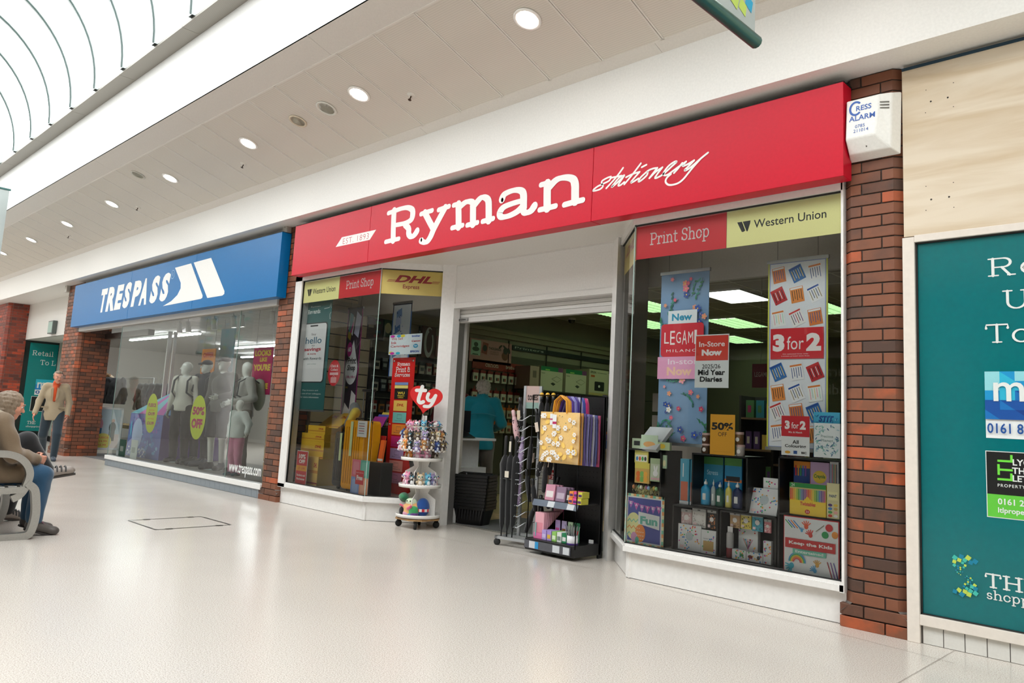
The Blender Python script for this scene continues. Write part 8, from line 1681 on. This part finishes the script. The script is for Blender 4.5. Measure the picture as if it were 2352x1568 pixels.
def plush(cs, s, flat=False):
    """plush toy: body, head, two ears, four paws and big eyes; cs = body, muzzle, ear, eye colours"""
    key = (cs, s)
    if key in tp: return dup(tp[key])
    t = thing('plush_toy', 'x', 'plush toy'); B, Mz, Ea, Ey = [C(c) for c in cs]
    b = MB(B); b.ball(0, 0, .042*s, .032*s, .026*s, .038*s, n=12, m=8); b.ball(0, -.014*s, .04*s, .02*s, .016*s, .026*s, Mz); b.build('body', 'plush', t)
    b = MB(B); b.ball(0, -.006*s, .095*s, .034*s, .03*s, .031*s, n=12, m=8); b.ball(0, -.033*s, .087*s, .015*s, .012*s, .012*s, Mz); b.ball(0, -.045*s, .092*s, .005*s, c=C('20181a'), n=6, m=4); hd = b.build('head', 'plush', t)
    for x in (-1, 1): b = MB(Ea); b.ball(x*.024*s, 0, .125*s, .012*s, .007*s, .017*s, n=8); b.build('ear', 'plush', hd)
    for x, z, y in ((-1, .015, -.016), (1, .015, -.016), (-1, .05, -.01), (1, .05, -.01)): b = MB(B); b.ball(x*(.026 if z < .03 else .036)*s, y*s, z*s, .013*s, .017*s, .013*s, Mz if z < .03 else B, n=8, m=5); b.build('paw', 'plush', t)
    b = MB(C('141416'))
    for x in (-1, 1): b.ball(x*.015*s, -.031*s, .1*s, .0075*s, .005*s, .0085*s, n=8, m=5, c=Ey); b.ball(x*.015*s, -.035*s, .1*s, .004*s, .003*s, .005*s, C('101012'), n=6, m=4)
    b.build('eyes', 'gloss', hd); tp[key] = t; return t
KT = [('e8e4e0', 'e8b0b8', 'd8909c', '3a6ab0'), ('e89a4c', 'f0e4d8', 'e8803c', '3a9a6a'), ('e8a0bc', 'f4dce4', 'e87aa4', '7a4ab0'), ('b07a44', 'e8d8c0', '8a5a30', 'd8a030'), ('6ab8d0', 'e8f0f0', '58a0c0', '3a5ab0'), ('5a4a3c', 'e0d8cc', '2a221e', 'd8c050'), ('d8c4a4', 'f0e8dc', 'b89a74', '3aa0a0'), ('2a3c78', 'c8d0e0', '1c2c5c', '60a0d8'), ('9a8cb8', 'e8e4f0', 'c8b0d8', '3a8a50'), ('1e1c1c', 'e8e8e8', '1e1c1c', '4ab0d0')]
KN = ['white and pink', 'orange', 'pink', 'brown', 'pale blue', 'dark brown', 'cream', 'navy blue', 'lilac', 'black and white']
rt = random.Random(12)
for row, (z, n, r, s, nm) in enumerate(((.80, 20, .235, .92, 'lower hanging row'), (.90, 18, .215, .92, 'upper hanging row'), (1.0, 14, .16, .9, 'crown row'))):
    for k in range(n):
        a_ = 2*PI*k/n+.1*row; i = rt.randrange(10); t = plush(KT[i], s); t.matrix_local = T(TYX+r*math.cos(a_), TYY+r*math.sin(a_), z+rt.uniform(-.01, .01)) @ RZ(a_+PI/2+rt.uniform(-.3, .3))
        tag(t, 'small %s plush toy in the %s, on its %s side' % (KN[i], nm, ('right', 'far right', 'far', 'far left', 'left', 'near left', 'near', 'near right')[int((a_+math.radians(22-136+180))/(PI/4)) % 8]), 'plush toy', 'clip plush toys on the spinner, '+nm)
def sit(lab, i, s, da, z, r, lean=0): t = plush(KT[i], s); a_ = math.radians(-44+da); t.matrix_local = T(TYX+r*math.cos(a_), TYY+r*math.sin(a_), z) @ RZ(a_+PI/2) @ RX(lean); tag(t, lab, 'plush toy')
for da, i, l in ((-78, 3, 'striped orange tiger plush at the left of the top tray'), (-48, 1, 'orange plush lying in front in the top tray'), (-10, 2, 'pink unicorn plush lying in the middle of the top tray'), (22, 2, 'small pink plush behind the unicorn in the top tray'), (58, 5, 'grey brown sloth plush at the right of the top tray'), (85, 6, 'cream plush at the far right of the top tray')): sit(l, i, 1.05, da, .708, .155)
for da, i, l in ((-85, 0, 'white plush at the far left of the middle tray'), (-55, 2, 'pink flamingo plush at the left of the middle tray'), (-25, 9, 'black and white dog plush in the middle tray'), (5, 6, 'leopard spotted plush in the middle tray'), (35, 4, 'grey owl plush in the middle tray'), (60, 8, 'purple plush at the right of the middle tray'), (88, 0, 'pale plush at the far right of the middle tray')): sit(l, i, 1.1, da, .428, .155)
def squish(lab, da, prims, z, r=.13, rz=0):
    t = thing('squishy_plush', lab, 'plush toy'); organic('body', prims, 'plush', t, .009, .02); a_ = math.radians(-44+da); t.matrix_local = T(TYX+r*math.cos(a_), TYY+r*math.sin(a_), z) @ RZ(a_+PI/2); return t
t = squish('rainbow panelled squishy plush in the bottom tray', -30, [egg((0, 0, .085), (.088, .06, .085), C('e8b070')), egg((0, -.01, .16), (.06, .05, .035), C('d8e8c8')), egg((.05, -.02, .07), (.05, .05, .05), C('3c9c5c')), egg((.06, -.02, .04), (.04, .045, .04), C('7a4a9c')), egg((-.03, -.01, .03), (.06, .055, .035), C('e0a0b8')), egg((.03, -.02, .02), (.045, .045, .03), C('3a94c8')), cone((-.08, -.02, .1), (-.11, -.05, .12), .014, .012, C('e86a88')), cone((.0, -.055, .09), (.05, -.08, .12), .014, .012, C('e8648c'))], .118)
b = MB(C('202024')); b.ball(-.02, -.055, .165, .008, .005, .009); b.ball(.02, -.055, .165, .008, .005, .009); b.build('eyes', 'gloss', t)
t = squish('plain dark blue round squishy plush with a red and white belly band', 25, [egg((0, 0, .1), (.075, .058, .1), C('1c4c94'))], .118)
b = MB(C('e4e0dc'))
for k in range(8): a_ = PI+PI*k/8; b.add([(.0765*math.cos(x_), .0605*math.sin(x_), z_) for x_, z_ in ((a_, .06), (a_+PI/8, .06), (a_+PI/8, .09), (a_, .09))], [(0, 1, 2, 3)], C('c83040') if k % 2 else C('e4e0dc'))
b.build('belly_band', 'plush', t)
t = squish('green watermelon plush hanging over the left of the bottom tray', -75, [egg((0, 0, .19), (.1, .05, .052), C('1c6040')), egg((.02, -.02, .2), (.07, .04, .03), C('2c7c50'))], .118, .16)
t = squish('round black plush under the watermelon', -70, [egg((0, 0, .05), (.045, .04, .05), C('16161a'))], .118, .17)

# --- umbrella stand
um = thing('umbrella_stand', 'silver wire umbrella stand on castors with a totes sign on top', 'display stand', (-5.12, .46, 0), math.radians(10))
SV = C('ccd0d4')
b = MB(SV)
b.box(-.28, .28, -.2, -.17, .06, .085); b.box(-.28, .28, .17, .2, .06, .085); b.box(-.28, -.25, -.2, .2, .06, .085); b.box(.25, .28, -.2, .2, .06, .085); b.box(-.28, .28, -.02, .02, .06, .085); b.build('base_frame', 'brushed', um)
for x, y in ((-.26, -.18), (.26, -.18), (-.26, .18), (.26, .18)): b = MB(C('1c1c1c')); b.M = T(x, y, .03) @ RX(PI/2); b.lathe([(.01, -.014), (.03, -.014), (.03, .014), (.01, .014)], n=14); b.build('castor', 'rubber', um)
for x in (-.14, .04): b = MB(SV); b.box(x-.014, x+.014, -.012, .012, .08, 1.52); b.build('upright', 'brushed', um)
b = MB(C('b8a09a')); b.box(-.13, .03, -.006, 0, 1.3, 1.52); b.build('sign_card', 'print', um); a = MB(); a.M = T(0, -.007, 0) @ FAC; fit(a, 'totes', -.11, 1.38, .01, 1.44, C('26201f'), bold=.02); a.rect(-.13, 1.3, .16, .06, C('8aa49c')); a.build('sign_print', 'print', um)
b = MB(SV)
for k in range(11):
    z = .2+.1*k
    b.tube([(-.14, -.01, z), (-.12, -.13, z-.02), (-.05, -.17, z-.02), (.01, -.13, z+.03), (.04, -.01, z+.03)], .005, n=5); b.tube([(-.14, -.01, z+.06), (-.09, -.17, z-.02)], .004, n=4)
b.tube([(-.26, -.1, .62), (-.06, -.02, .62)], .004, n=5); b.tube([(-.26, -.1, .62), (-.26, -.18, .62), (-.06, -.16, .62)], .004, n=5)
o = b.build('wire_hook', 'metal', um)
def folded(lab, M, c, hc='141414', L=.24, r=.026, g=None, tagc=None, pat=None):
    t = thing('folded_umbrella', lab, 'umbrella', group=g); t.matrix_local = M
    b = MB(C(c)); n = 12; prof = [(.008, 0), (r*.8, .012), (r, L*.4), (r*.95, L*.8), (r*.6, L)]; b.lathe(prof, n=n)
    if pat:
        rp = random.Random(5)
        for _ in range(34): a_, z = rp.uniform(0, 6.28), rp.uniform(.02, L*.9); b.ball((r+.0005)*math.cos(a_)*.95, (r+.0005)*math.sin(a_)*.95, z, .005, .005, .007, C(pat), n=5, m=3)
    cn = b.build('canopy', 'fabric', t); b = MB(C(hc)); b.lathe([(r*.5, L), (r*.62, L+.01), (r*.62, L+.06), (r*.3, L+.068), (0, L+.068)], n=12); b.build('handle', 'plastic', t)
    b = MB(C(c)); b.tube([(r, 0, L*.55), (r*.2, -r, L*.55), (-r, 0, L*.55)], .006, n=4, flat=.4); b.build('strap', 'fabric', cn)
    if tagc: b = MB(C(tagc)); b.box(-.018, .018, -r-.012, -r-.01, L*.3, L*.3+.09); b.build('paper_tag', 'paper', cn)
    return t
U = Matrix.Translation(um.location) @ RZ(math.radians(10))
pr_ = [('black folded umbrella', '141416', None), ('black folded umbrella', '101012', None), ('black and white patterned folded umbrella', '1c1c1e', 'b8b8b8'), ('dark charcoal folded umbrella', '232326', None)]
rows = [(.16, 1.18), (.2, 1.0), (.16, .84), (.22, .7), (.15, .52), (.22, .38), (.27, .86), (.28, .56), (.06, .9), (.08, .6), (.05, .32), (.26, .26), (.3, 1.04)]
for k, (x, z) in enumerate(rows):
    l, c, p_ = pr_[k % 4 if k % 4 != 2 or k == 2 else 0]; wh = ['high', 'middle', 'low'][0 if z > .95 else 1 if z > .55 else 2]
    folded('%s in the %s part of the stand, %s of them' % (l, wh, ('first', 'second', 'third', 'fourth', 'fifth', 'sixth', 'seventh')[sum(1 for q in rows[:k] if ('high' if q[1] > .95 else 'middle' if q[1] > .55 else 'low') == wh)]), U @ T(x, -.16-.012*(k % 3), z-.17) @ RZ(k) @ RX(.12*((k % 3)-1)) @ RY(.3*((k*7 % 5)-2)/2), c, g='folded umbrellas in the %s part of the stand' % wh, tagc='c8a888' if k % 2 else 'd8c8b8', pat=p_)
for k in range(3):
    M = U @ T(.1+.065*k, -.08, 1.16); t = folded('black umbrella with a yellow duck head handle, %s of three' % ['left', 'middle', 'right'][k], M, '141416', '141416', .2, .024)
    b = MB(C('e8b83c')); b.ball(0, 0, .275, .021, .021, .021, n=12, m=8); b.ball(.02, -.01, .272, .012, .007, .005, C('d8842c')); b.build('duck_head', 'plastic', t)
folded('pale pink umbrella with dark dots at the left of the stand', U @ T(-.13, -.1, .96) @ RY(-.25), 'd0a8ac', 'd0a8ac', .26, .03, pat='3a3034'); folded('lilac flowered umbrella at the left of the stand', U @ T(-.1, -.11, .68) @ RY(.08), 'b8a4c8', '8a7a9a', .28, .028, pat='e8dce8'); folded('lilac flowered umbrella low at the left of the stand', U @ T(-.1, -.1, .38), 'b09cc0', '8a7a9a', .26, .026, pat='e8dce8')
folded('striped multicoloured umbrella with a pink handle beside the tote bags', U @ T(.3, -.12, .96) @ RY(.5), '30507c', 'b8286c', .24, .026, pat='e87830')
folded('black umbrella with a paper tag at the top left of the stand', U @ T(-.12, -.08, 1.12) @ RY(-.1), '141416', tagc='c8b49c', L=.22)
for k in range(3):
    t = thing('stick_umbrella', 'long black stick umbrella standing in the wire stand, %s of three' % ['left', 'middle', 'right'][k], 'umbrella'); t.matrix_local = U @ T(-.245+.062*k, -.14, .075)
    b = MB(C('151517')); n = 14; vs = []
    prof = [(.008, .06), (.022, .12), (.034, .35), (.042, .58), (.05-.006*k, .68), (.03, .74), (.014, .77)]
    for i, (r, z) in enumerate(prof):
        for q in range(n): rr_ = r*(1+.22*math.cos(q*PI*4/n*2)*(1 if 0 < i < 6 else 0)); vs.append((rr_*math.cos(2*PI*q/n), rr_*math.sin(2*PI*q/n), z))
    b.add(vs, [(i*n+q, i*n+(q+1) % n, (i+1)*n+(q+1) % n, (i+1)*n+q) for i in range(len(prof)-1) for q in range(n)], smooth=True); b.build('canopy', 'fabric', t)
    b = MB(C('2a2a2a')); b.tube([(0, 0, 0), (0, 0, .1)], .006, n=6); b.build('ferrule', 'metal', t); b = MB(C('1a1a1a')); b.lathe([(.012, .76), (.016, .78), (.016, .92), (.013, .95), (0, .955)], n=12); b.build('handle', 'rubber', t)
    if k == 1: b = MB(C('d0c8b8')); b.box(-.02, .025, -.056, -.053, .56, .62); b.box(-.01, .012, -.02, -.017, .8, .9); b.build('paper_tag', 'paper', t)

# --- black metal gondola with bags and stationery
GX0, GX1, GY0, GY1 = -4.93, -4.36, .20, .56
gd_ = thing('metal_gondola', 'black metal display gondola beside the right door jamb', 'display stand', (0, 0, 0)); G = C('121213')
b = MB(G); b.box(GX0, GX1, GY1-.02, GY1, .05, 1.43)
b.build('back_panel', 'paint', gd_)
b = MB(C('050505'))
for i in range(12):
    for j in range(26): b.box(GX0+.05+.042*i, GX0+.056+.042*i, GY1-.0215, GY1-.0195, .12+.048*j, .13+.048*j)
o = b.build('peg_hole', 'matte', gd_); o['kind'] = 'stuff'
for x in (GX0, GX1-.02): b = MB(G); b.box(x, x+.02, GY1-.03, GY1+.02, 0, 1.45); b.build('upright', 'paint', gd_)
for x in (GX0, GX1): b = MB(G); b.tube([(x, GY1-.02, 1.43), (x, GY0, 1.42), (x, GY0, .1)], .005, n=6); b.build('wire_arm', 'metal', gd_)
b = MB(G); b.tube([(GX0, GY0, 1.42), (GX1, GY0, 1.42)], .005, n=6); b.build('front_rail', 'metal', gd_)
b = MB(G); b.box(GX0, GX1, GY0-.02, GY1, .03, .13); b.build('base_shelf', 'paint', gd_, bevel=.003)
b = MB(C('55565c')); b.box(GX0, GX1-.03, GY0-.028, GY0-.021, .045, .115); b.build('ticket_strip', 'gloss', gd_); b = MB(C('c8ccd0'))
for x, w, c in ((.06, .07, 'c8ccd0'), (.13, .04, '2a90c8'), (.34, .08, 'c8ccd0'), (.46, .07, 'c8ccd0')): b.box(GX0+x, GX0+x+w, GY0-.03, GY0-.028, .05, .11, C(c))
b.build('price_ticket', 'paper', gd_)
b = MB(G); b.box(GX0+.02, GX1-.02, GY0+.05, GY1-.02, .465, .475); b.build('mid_shelf', 'paint', gd_); b = MB(C('66707e')); b.add([(GX0+.02, GY0+.05, .475), (GX1-.02, GY0+.05, .475), (GX1-.02, GY0+.03, .42), (GX0+.02, GY0+.03, .42)], [(3, 2, 1, 0)]); b.build('ticket_strip', 'gloss', gd_)
b = MB(C('c4c8cc'))
for x in (.2, .43): b.add([(GX0+x, GY0+.048, .472), (GX0+x+.08, GY0+.048, .472), (GX0+x+.08, GY0+.028, .423), (GX0+x, GY0+.028, .423)], [(3, 2, 1, 0)])
b.build('price_ticket', 'paper', gd_)
def daisy(a, w, h, base, n=34, seed=8, z=0):
    r = random.Random(seed)
    for _ in range(16): a.oval(w*r.uniform(.05, .95), h*r.uniform(.05, .95), .03, .02, C('f0c868'), 8, a=r.uniform(0, 3)); a.layer -= .0001
    a.layer += .0002
    for _ in range(n):
        x, y, s = w*r.uniform(.07, .93), h*r.uniform(.05, .95), r.uniform(.02, .03)
        for q in range(6): a.oval(x+s*.6*math.cos(q*1.047), y+s*.6*math.sin(q*1.047), s*.42, s*.32, C('eceae6'), 7, a=q*1.047); a.layer -= .00012
        a.layer += .00014; a.oval(x, y, s*.25, s*.25, C('e0a838'), 7)
    for _ in range(18): x, y = w*r.uniform(.05, .95), h*r.uniform(.05, .95); a.oval(x, y, .003, .009, C('3a5c5c'), 6, a=r.uniform(0, 3)); a.layer -= .0001
bx0, bz0 = -4.80, .82
bagc = [('e8c078', 'e8a020', 'yellow daisy patterned tote bag at the front of the row'), ('e8a020', 'e8a020', 'plain orange edged tote bag behind the daisy one'), ('5a3a9c', '5a3a9c', 'purple tote bag, third in the row'), ('8a80c8', '9a94d8', 'lilac tote bag in the row'), ('4a3494', '4a3494', 'dark violet tote bag in the row'), ('d8d4e0', 'b8b4dc', 'white patterned tote bag in the row'), ('3a4ca8', '3a4ca8', 'blue tote bag near the back of the row'), ('c8286c', 'd82c78', 'pink tote bag at the back of the row')]
for k, (c, hc, l) in enumerate(bagc):
    t = thing('tote_bag', l, 'bag', (bx0+.006*k, GY0-.03+.033*k, bz0-.002*k)); t.rotation_euler = (0, .0, 0); w, h = .46, .45
    me = MB(C(c)); n = 6; vs = [(w*i/n, (.012 if 0 < i < n and 0 < j < n else .0)*(-1 if s_ == 0 else 1)+.012*s_+.004*math.sin(i*2+j+k), h*j/n) for s_ in (0, 1) for j in range(n+1) for i in range(n+1)]
    N1 = (n+1)*(n+1); f = [(j*(n+1)+i, j*(n+1)+i+1, (j+1)*(n+1)+i+1, (j+1)*(n+1)+i) for j in range(n) for i in range(n)]; me.add(vs, f+[tuple(q+N1 for q in g_[::-1]) for g_ in f], smooth=True)
    for i in range(n): a_, b_ = i, i+1; me.f.append((b_, a_, a_+N1, b_+N1)); me.c.append(C(hc)); me.sm.append(False)
    for j in range(n):
        for i in (0, n): a_, b_ = j*(n+1)+i, (j+1)*(n+1)+i; me.f.append((a_, b_, b_+N1, a_+N1) if i else (b_, a_, a_+N1, b_+N1)); me.c.append(C(hc)); me.sm.append(False)
    me.build('fabric', 'fabric', t)
    for y in (0, .014): b = MB(C(hc)); b.tube([(w*.33+.02*y, y, h-.01), (w*.36+.01*k, y, h+.1), (w*.5+.008*k, y+.004, h+.15), (w*.66, y, h+.1), (w*.68, y, h-.01)], .017, n=6, flat=.25); b.build('handle', 'fabric', t)
    if k == 0:
        a = MB(); a.M = T(0, -.0185, 0) @ FAC; daisy(a, w, h, c); a.rect(w*.30, h*.74, .03, .1, C('e4e4e4')); a.rect(w*.30, h*.84, .03, .012, C('b8285c')); a.rect(w*.37, h*.68, .045, .12, C('e8e8e8')); a.rect(w*.37, h*.76, .045, .022, C('b8285c')); a.build('print', 'print', t)
def small(name, lab, cat, x, y, z, w, d, h, c, c2=None, rz=0, tilt=0, grp=None, m='paper'):
    t = thing(name, lab, cat, (x, y, z), rz, grp); t.rotation_euler = (-tilt, 0, rz); b = MB(C(c)); b.box(0, w, 0, d, 0, h); b.build('carton', m, t, bevel=.0015)
    if c2: b = MB(C(c2)); b.box(w*.12, w*.88, -.001, 0, h*.2, h*.6); b.build('print', 'print', t)
    return t
for k in range(3): small('notebook', 'pale pink hardback notebook, %s in the mid shelf row' % ['front', 'second', 'third'][k], 'notebook', -4.80+.014*k, .27+.03*k, .477, .11, .02, .14, 'c88ca0', 'e0d8d8' if k == 0 else None, tilt=.15)
for k in range(3): small('notebook', 'black and pink patterned notebook, %s in the mid shelf row' % ['front', 'second', 'third'][k], 'notebook', -4.67+.014*k, .27+.03*k, .477, .11, .02, .13, '8a7088', 'b8a8b8' if k == 0 else None, tilt=.15)
for k in range(2): small('notebook', 'black notebook on the mid shelf, %s one' % ['front', 'back'][k], 'notebook', -4.555+.014*k, .28+.03*k, .477, .07, .02, .11, '232326', 'c0bcb8', tilt=.15)
for k, (c, l) in enumerate((('e8883c', 'orange'), ('d84c94', 'pink'), ('d0c84c', 'yellow'))):
    for j in range(2): small('pen_box', '%s and purple highlighter box, %s of its pair' % (l, ['lower', 'upper'][j]), 'box', -4.49+.05*k, .24+.01*j, .477+.055*j, .046, .10, .052, c, '54306c')
bp = thing('notebook_tray', 'pink cardboard tray holding upright pink notebooks on the base shelf', 'tray', (-4.88, .24, .131)); b = MB(C('d870a0')); b.box(0, .12, -.004, 0, 0, .05); b.box(0, .12, 0, .26, 0, .004); b.add([(.12, 0, 0), (.12, .26, 0), (.12, .26, .24), (.12, .0, .06)], [(0, 1, 2, 3), (3, 2, 1, 0)]); b.box(0, .12, .26, .264, 0, .40); b.build('tray', 'paper', bp); a = MB(); a.M = T(0, .2595, 0) @ FAC; a.rect(.01, .2, .1, .18, C('d8a8b0')); a.build('print', 'print', bp)
for k in range(9): small('notebook', 'pale pink notebook in the pink tray, %s from the front' % ('first', 'second', 'third', 'fourth', 'fifth', 'sixth', 'seventh', 'eighth', 'ninth')[k], 'notebook', -4.877, .246+.026*k, .136, .105, .016, .225, 'e0a4b0', 'd88898' if k == 0 else None, grp='pink notebooks in the tray')
small('pen', 'turquoise pen clipped on the front pink notebook', 'pen', -4.86, .232, .15, .008, .006, .12, '58b4b0', m='plastic')
for k, (c, c2, l) in enumerate((('a894d0', 'c8b8e0', 'lilac card box at the left front of the base shelf'), ('a088c8', 'd8b040', 'lilac card box with a bee on the base shelf'), ('8cc060', 'd8e8c8', 'light green card box on the base shelf'), ('d8dcd8', '7a8a80', 'white and green card box on the base shelf'), ('1c7c50', 'e0e0dc', 'dark green card box on the base shelf'))): small('card_box', l, 'box', -4.77+.056*k, .225+.004*k, .131, .05, .12, .085, c, c2)
for k, (c, c2, l) in enumerate((('c0a8d8', 'd85c9c', 'lilac and pink card packet'), ('b8a8d0', '8a5c30', 'lilac card packet with a brown animal'), ('b8d0b0', '303030', 'pale green card packet with a panda'), ('2c8458', 'c83030', 'green card packet with a red top'))): small('card_packet', l+' behind the small boxes', 'packet', -4.74+.075*k, .37, .131, .055, .01, .17, c, c2)
pt = thing('pen_pot', 'white and purple pot full of silver pens at the right of the base shelf', 'pot', (-4.445, .265, .131)); b = MB(C('d8d8da')); b.lathe([(.046, 0), (.05, .012), (.05, .075), (.046, .075), (.046, .02), (0, .02)], n=20); b.lathe([(.051, 0), (.051, .012)], C('4a2c7c'), n=20); b.build('pot', 'plastic', pt)
for k in range(22):
    a_, r = k*2.4, .04*math.sqrt((k+.5)/22); t = thing('pen', 'silver pen standing in the white pot', 'pen', (-4.445+r*math.cos(a_), .265+r*math.sin(a_), .154), group='silver pens in the pot'); b = MB(C('a8acb0')); tx, ty_ = .03*math.cos(a_)*r/.04, .03*math.sin(a_)*r/.04; b.tube([(0, 0, 0), (tx, ty_, .13)], .0035, n=5); b.tube([(tx, ty_, .13), (tx*1.1, ty_*1.1, .145)], .002, C('404448'), n=4); b.build('barrel', 'metal', t)
small('price_clip', 'small white ticket clip on the gondola base', 'ticket', -4.42, .46, .131, .04, .02, .03, 'e0e0e0')
# --- hanging banners of the mall
def mall_banner(lab, p0, w, h, rz=PI/2):
    t = thing('mall_banner', lab, 'banner', p0, rz); b = MB(C('a8b0ae')); b.box(0, w, -.003, .003, 0, h); b.build('sheet', 'print', t)
    b = MB(C('5c8482')); b.tube([(-.02, 0, 0), (w+.02, 0, 0)], .035, n=12); b.build('bottom_rail', 'metal', t); b = MB(C('5c8482')); b.tube([(-.02, 0, h), (w+.02, 0, h)], .02, n=10); b.build('top_rail', 'metal', t)
    for s_ in (-1, 1):
        a = MB(); a.M = (T(0, -.004, 0) @ FAC) if s_ > 0 else (T(w, .004, 0) @ RZ(PI) @ FAC); r = random.Random(14)
        for k in range(60): x, z = w*r.uniform(.05, .95), h*r.uniform(.03, .6); q = .05; a.poly([(x+q*math.cos(.4+r.random()*.3+i*PI/2), z+q*math.sin(.4+i*PI/2)) for i in range(4)], C(r.choice(['1ab4a4', 'b4cc5c', '1c9cc4', '3cc4b0']))); a.layer -= .0001
        if h > 1: fit(a, 'THE SHOPPING CENTRES', w*.1, h*.66, w*.9, h*.71, C('e4e8e8'))
        a.build('print', 'print', t)
    return t
p = at(1732, 106, -1.55); q_ = p
tb_ = mall_banner('grey and teal banner hanging across the walkway at the top right', (0, 0, 0), 1.1, 1.9)
tb_.location = (p.x, p.y-1.1, p.z+.03)
p2 = at(22, 436, -1.85); tb2 = mall_banner('grey and teal banner hanging at the left edge of the view', (0, 0, 0), 1.2, 2.6); tb2.location = (p2.x, p2.y-1.2, p2.z-2.6)
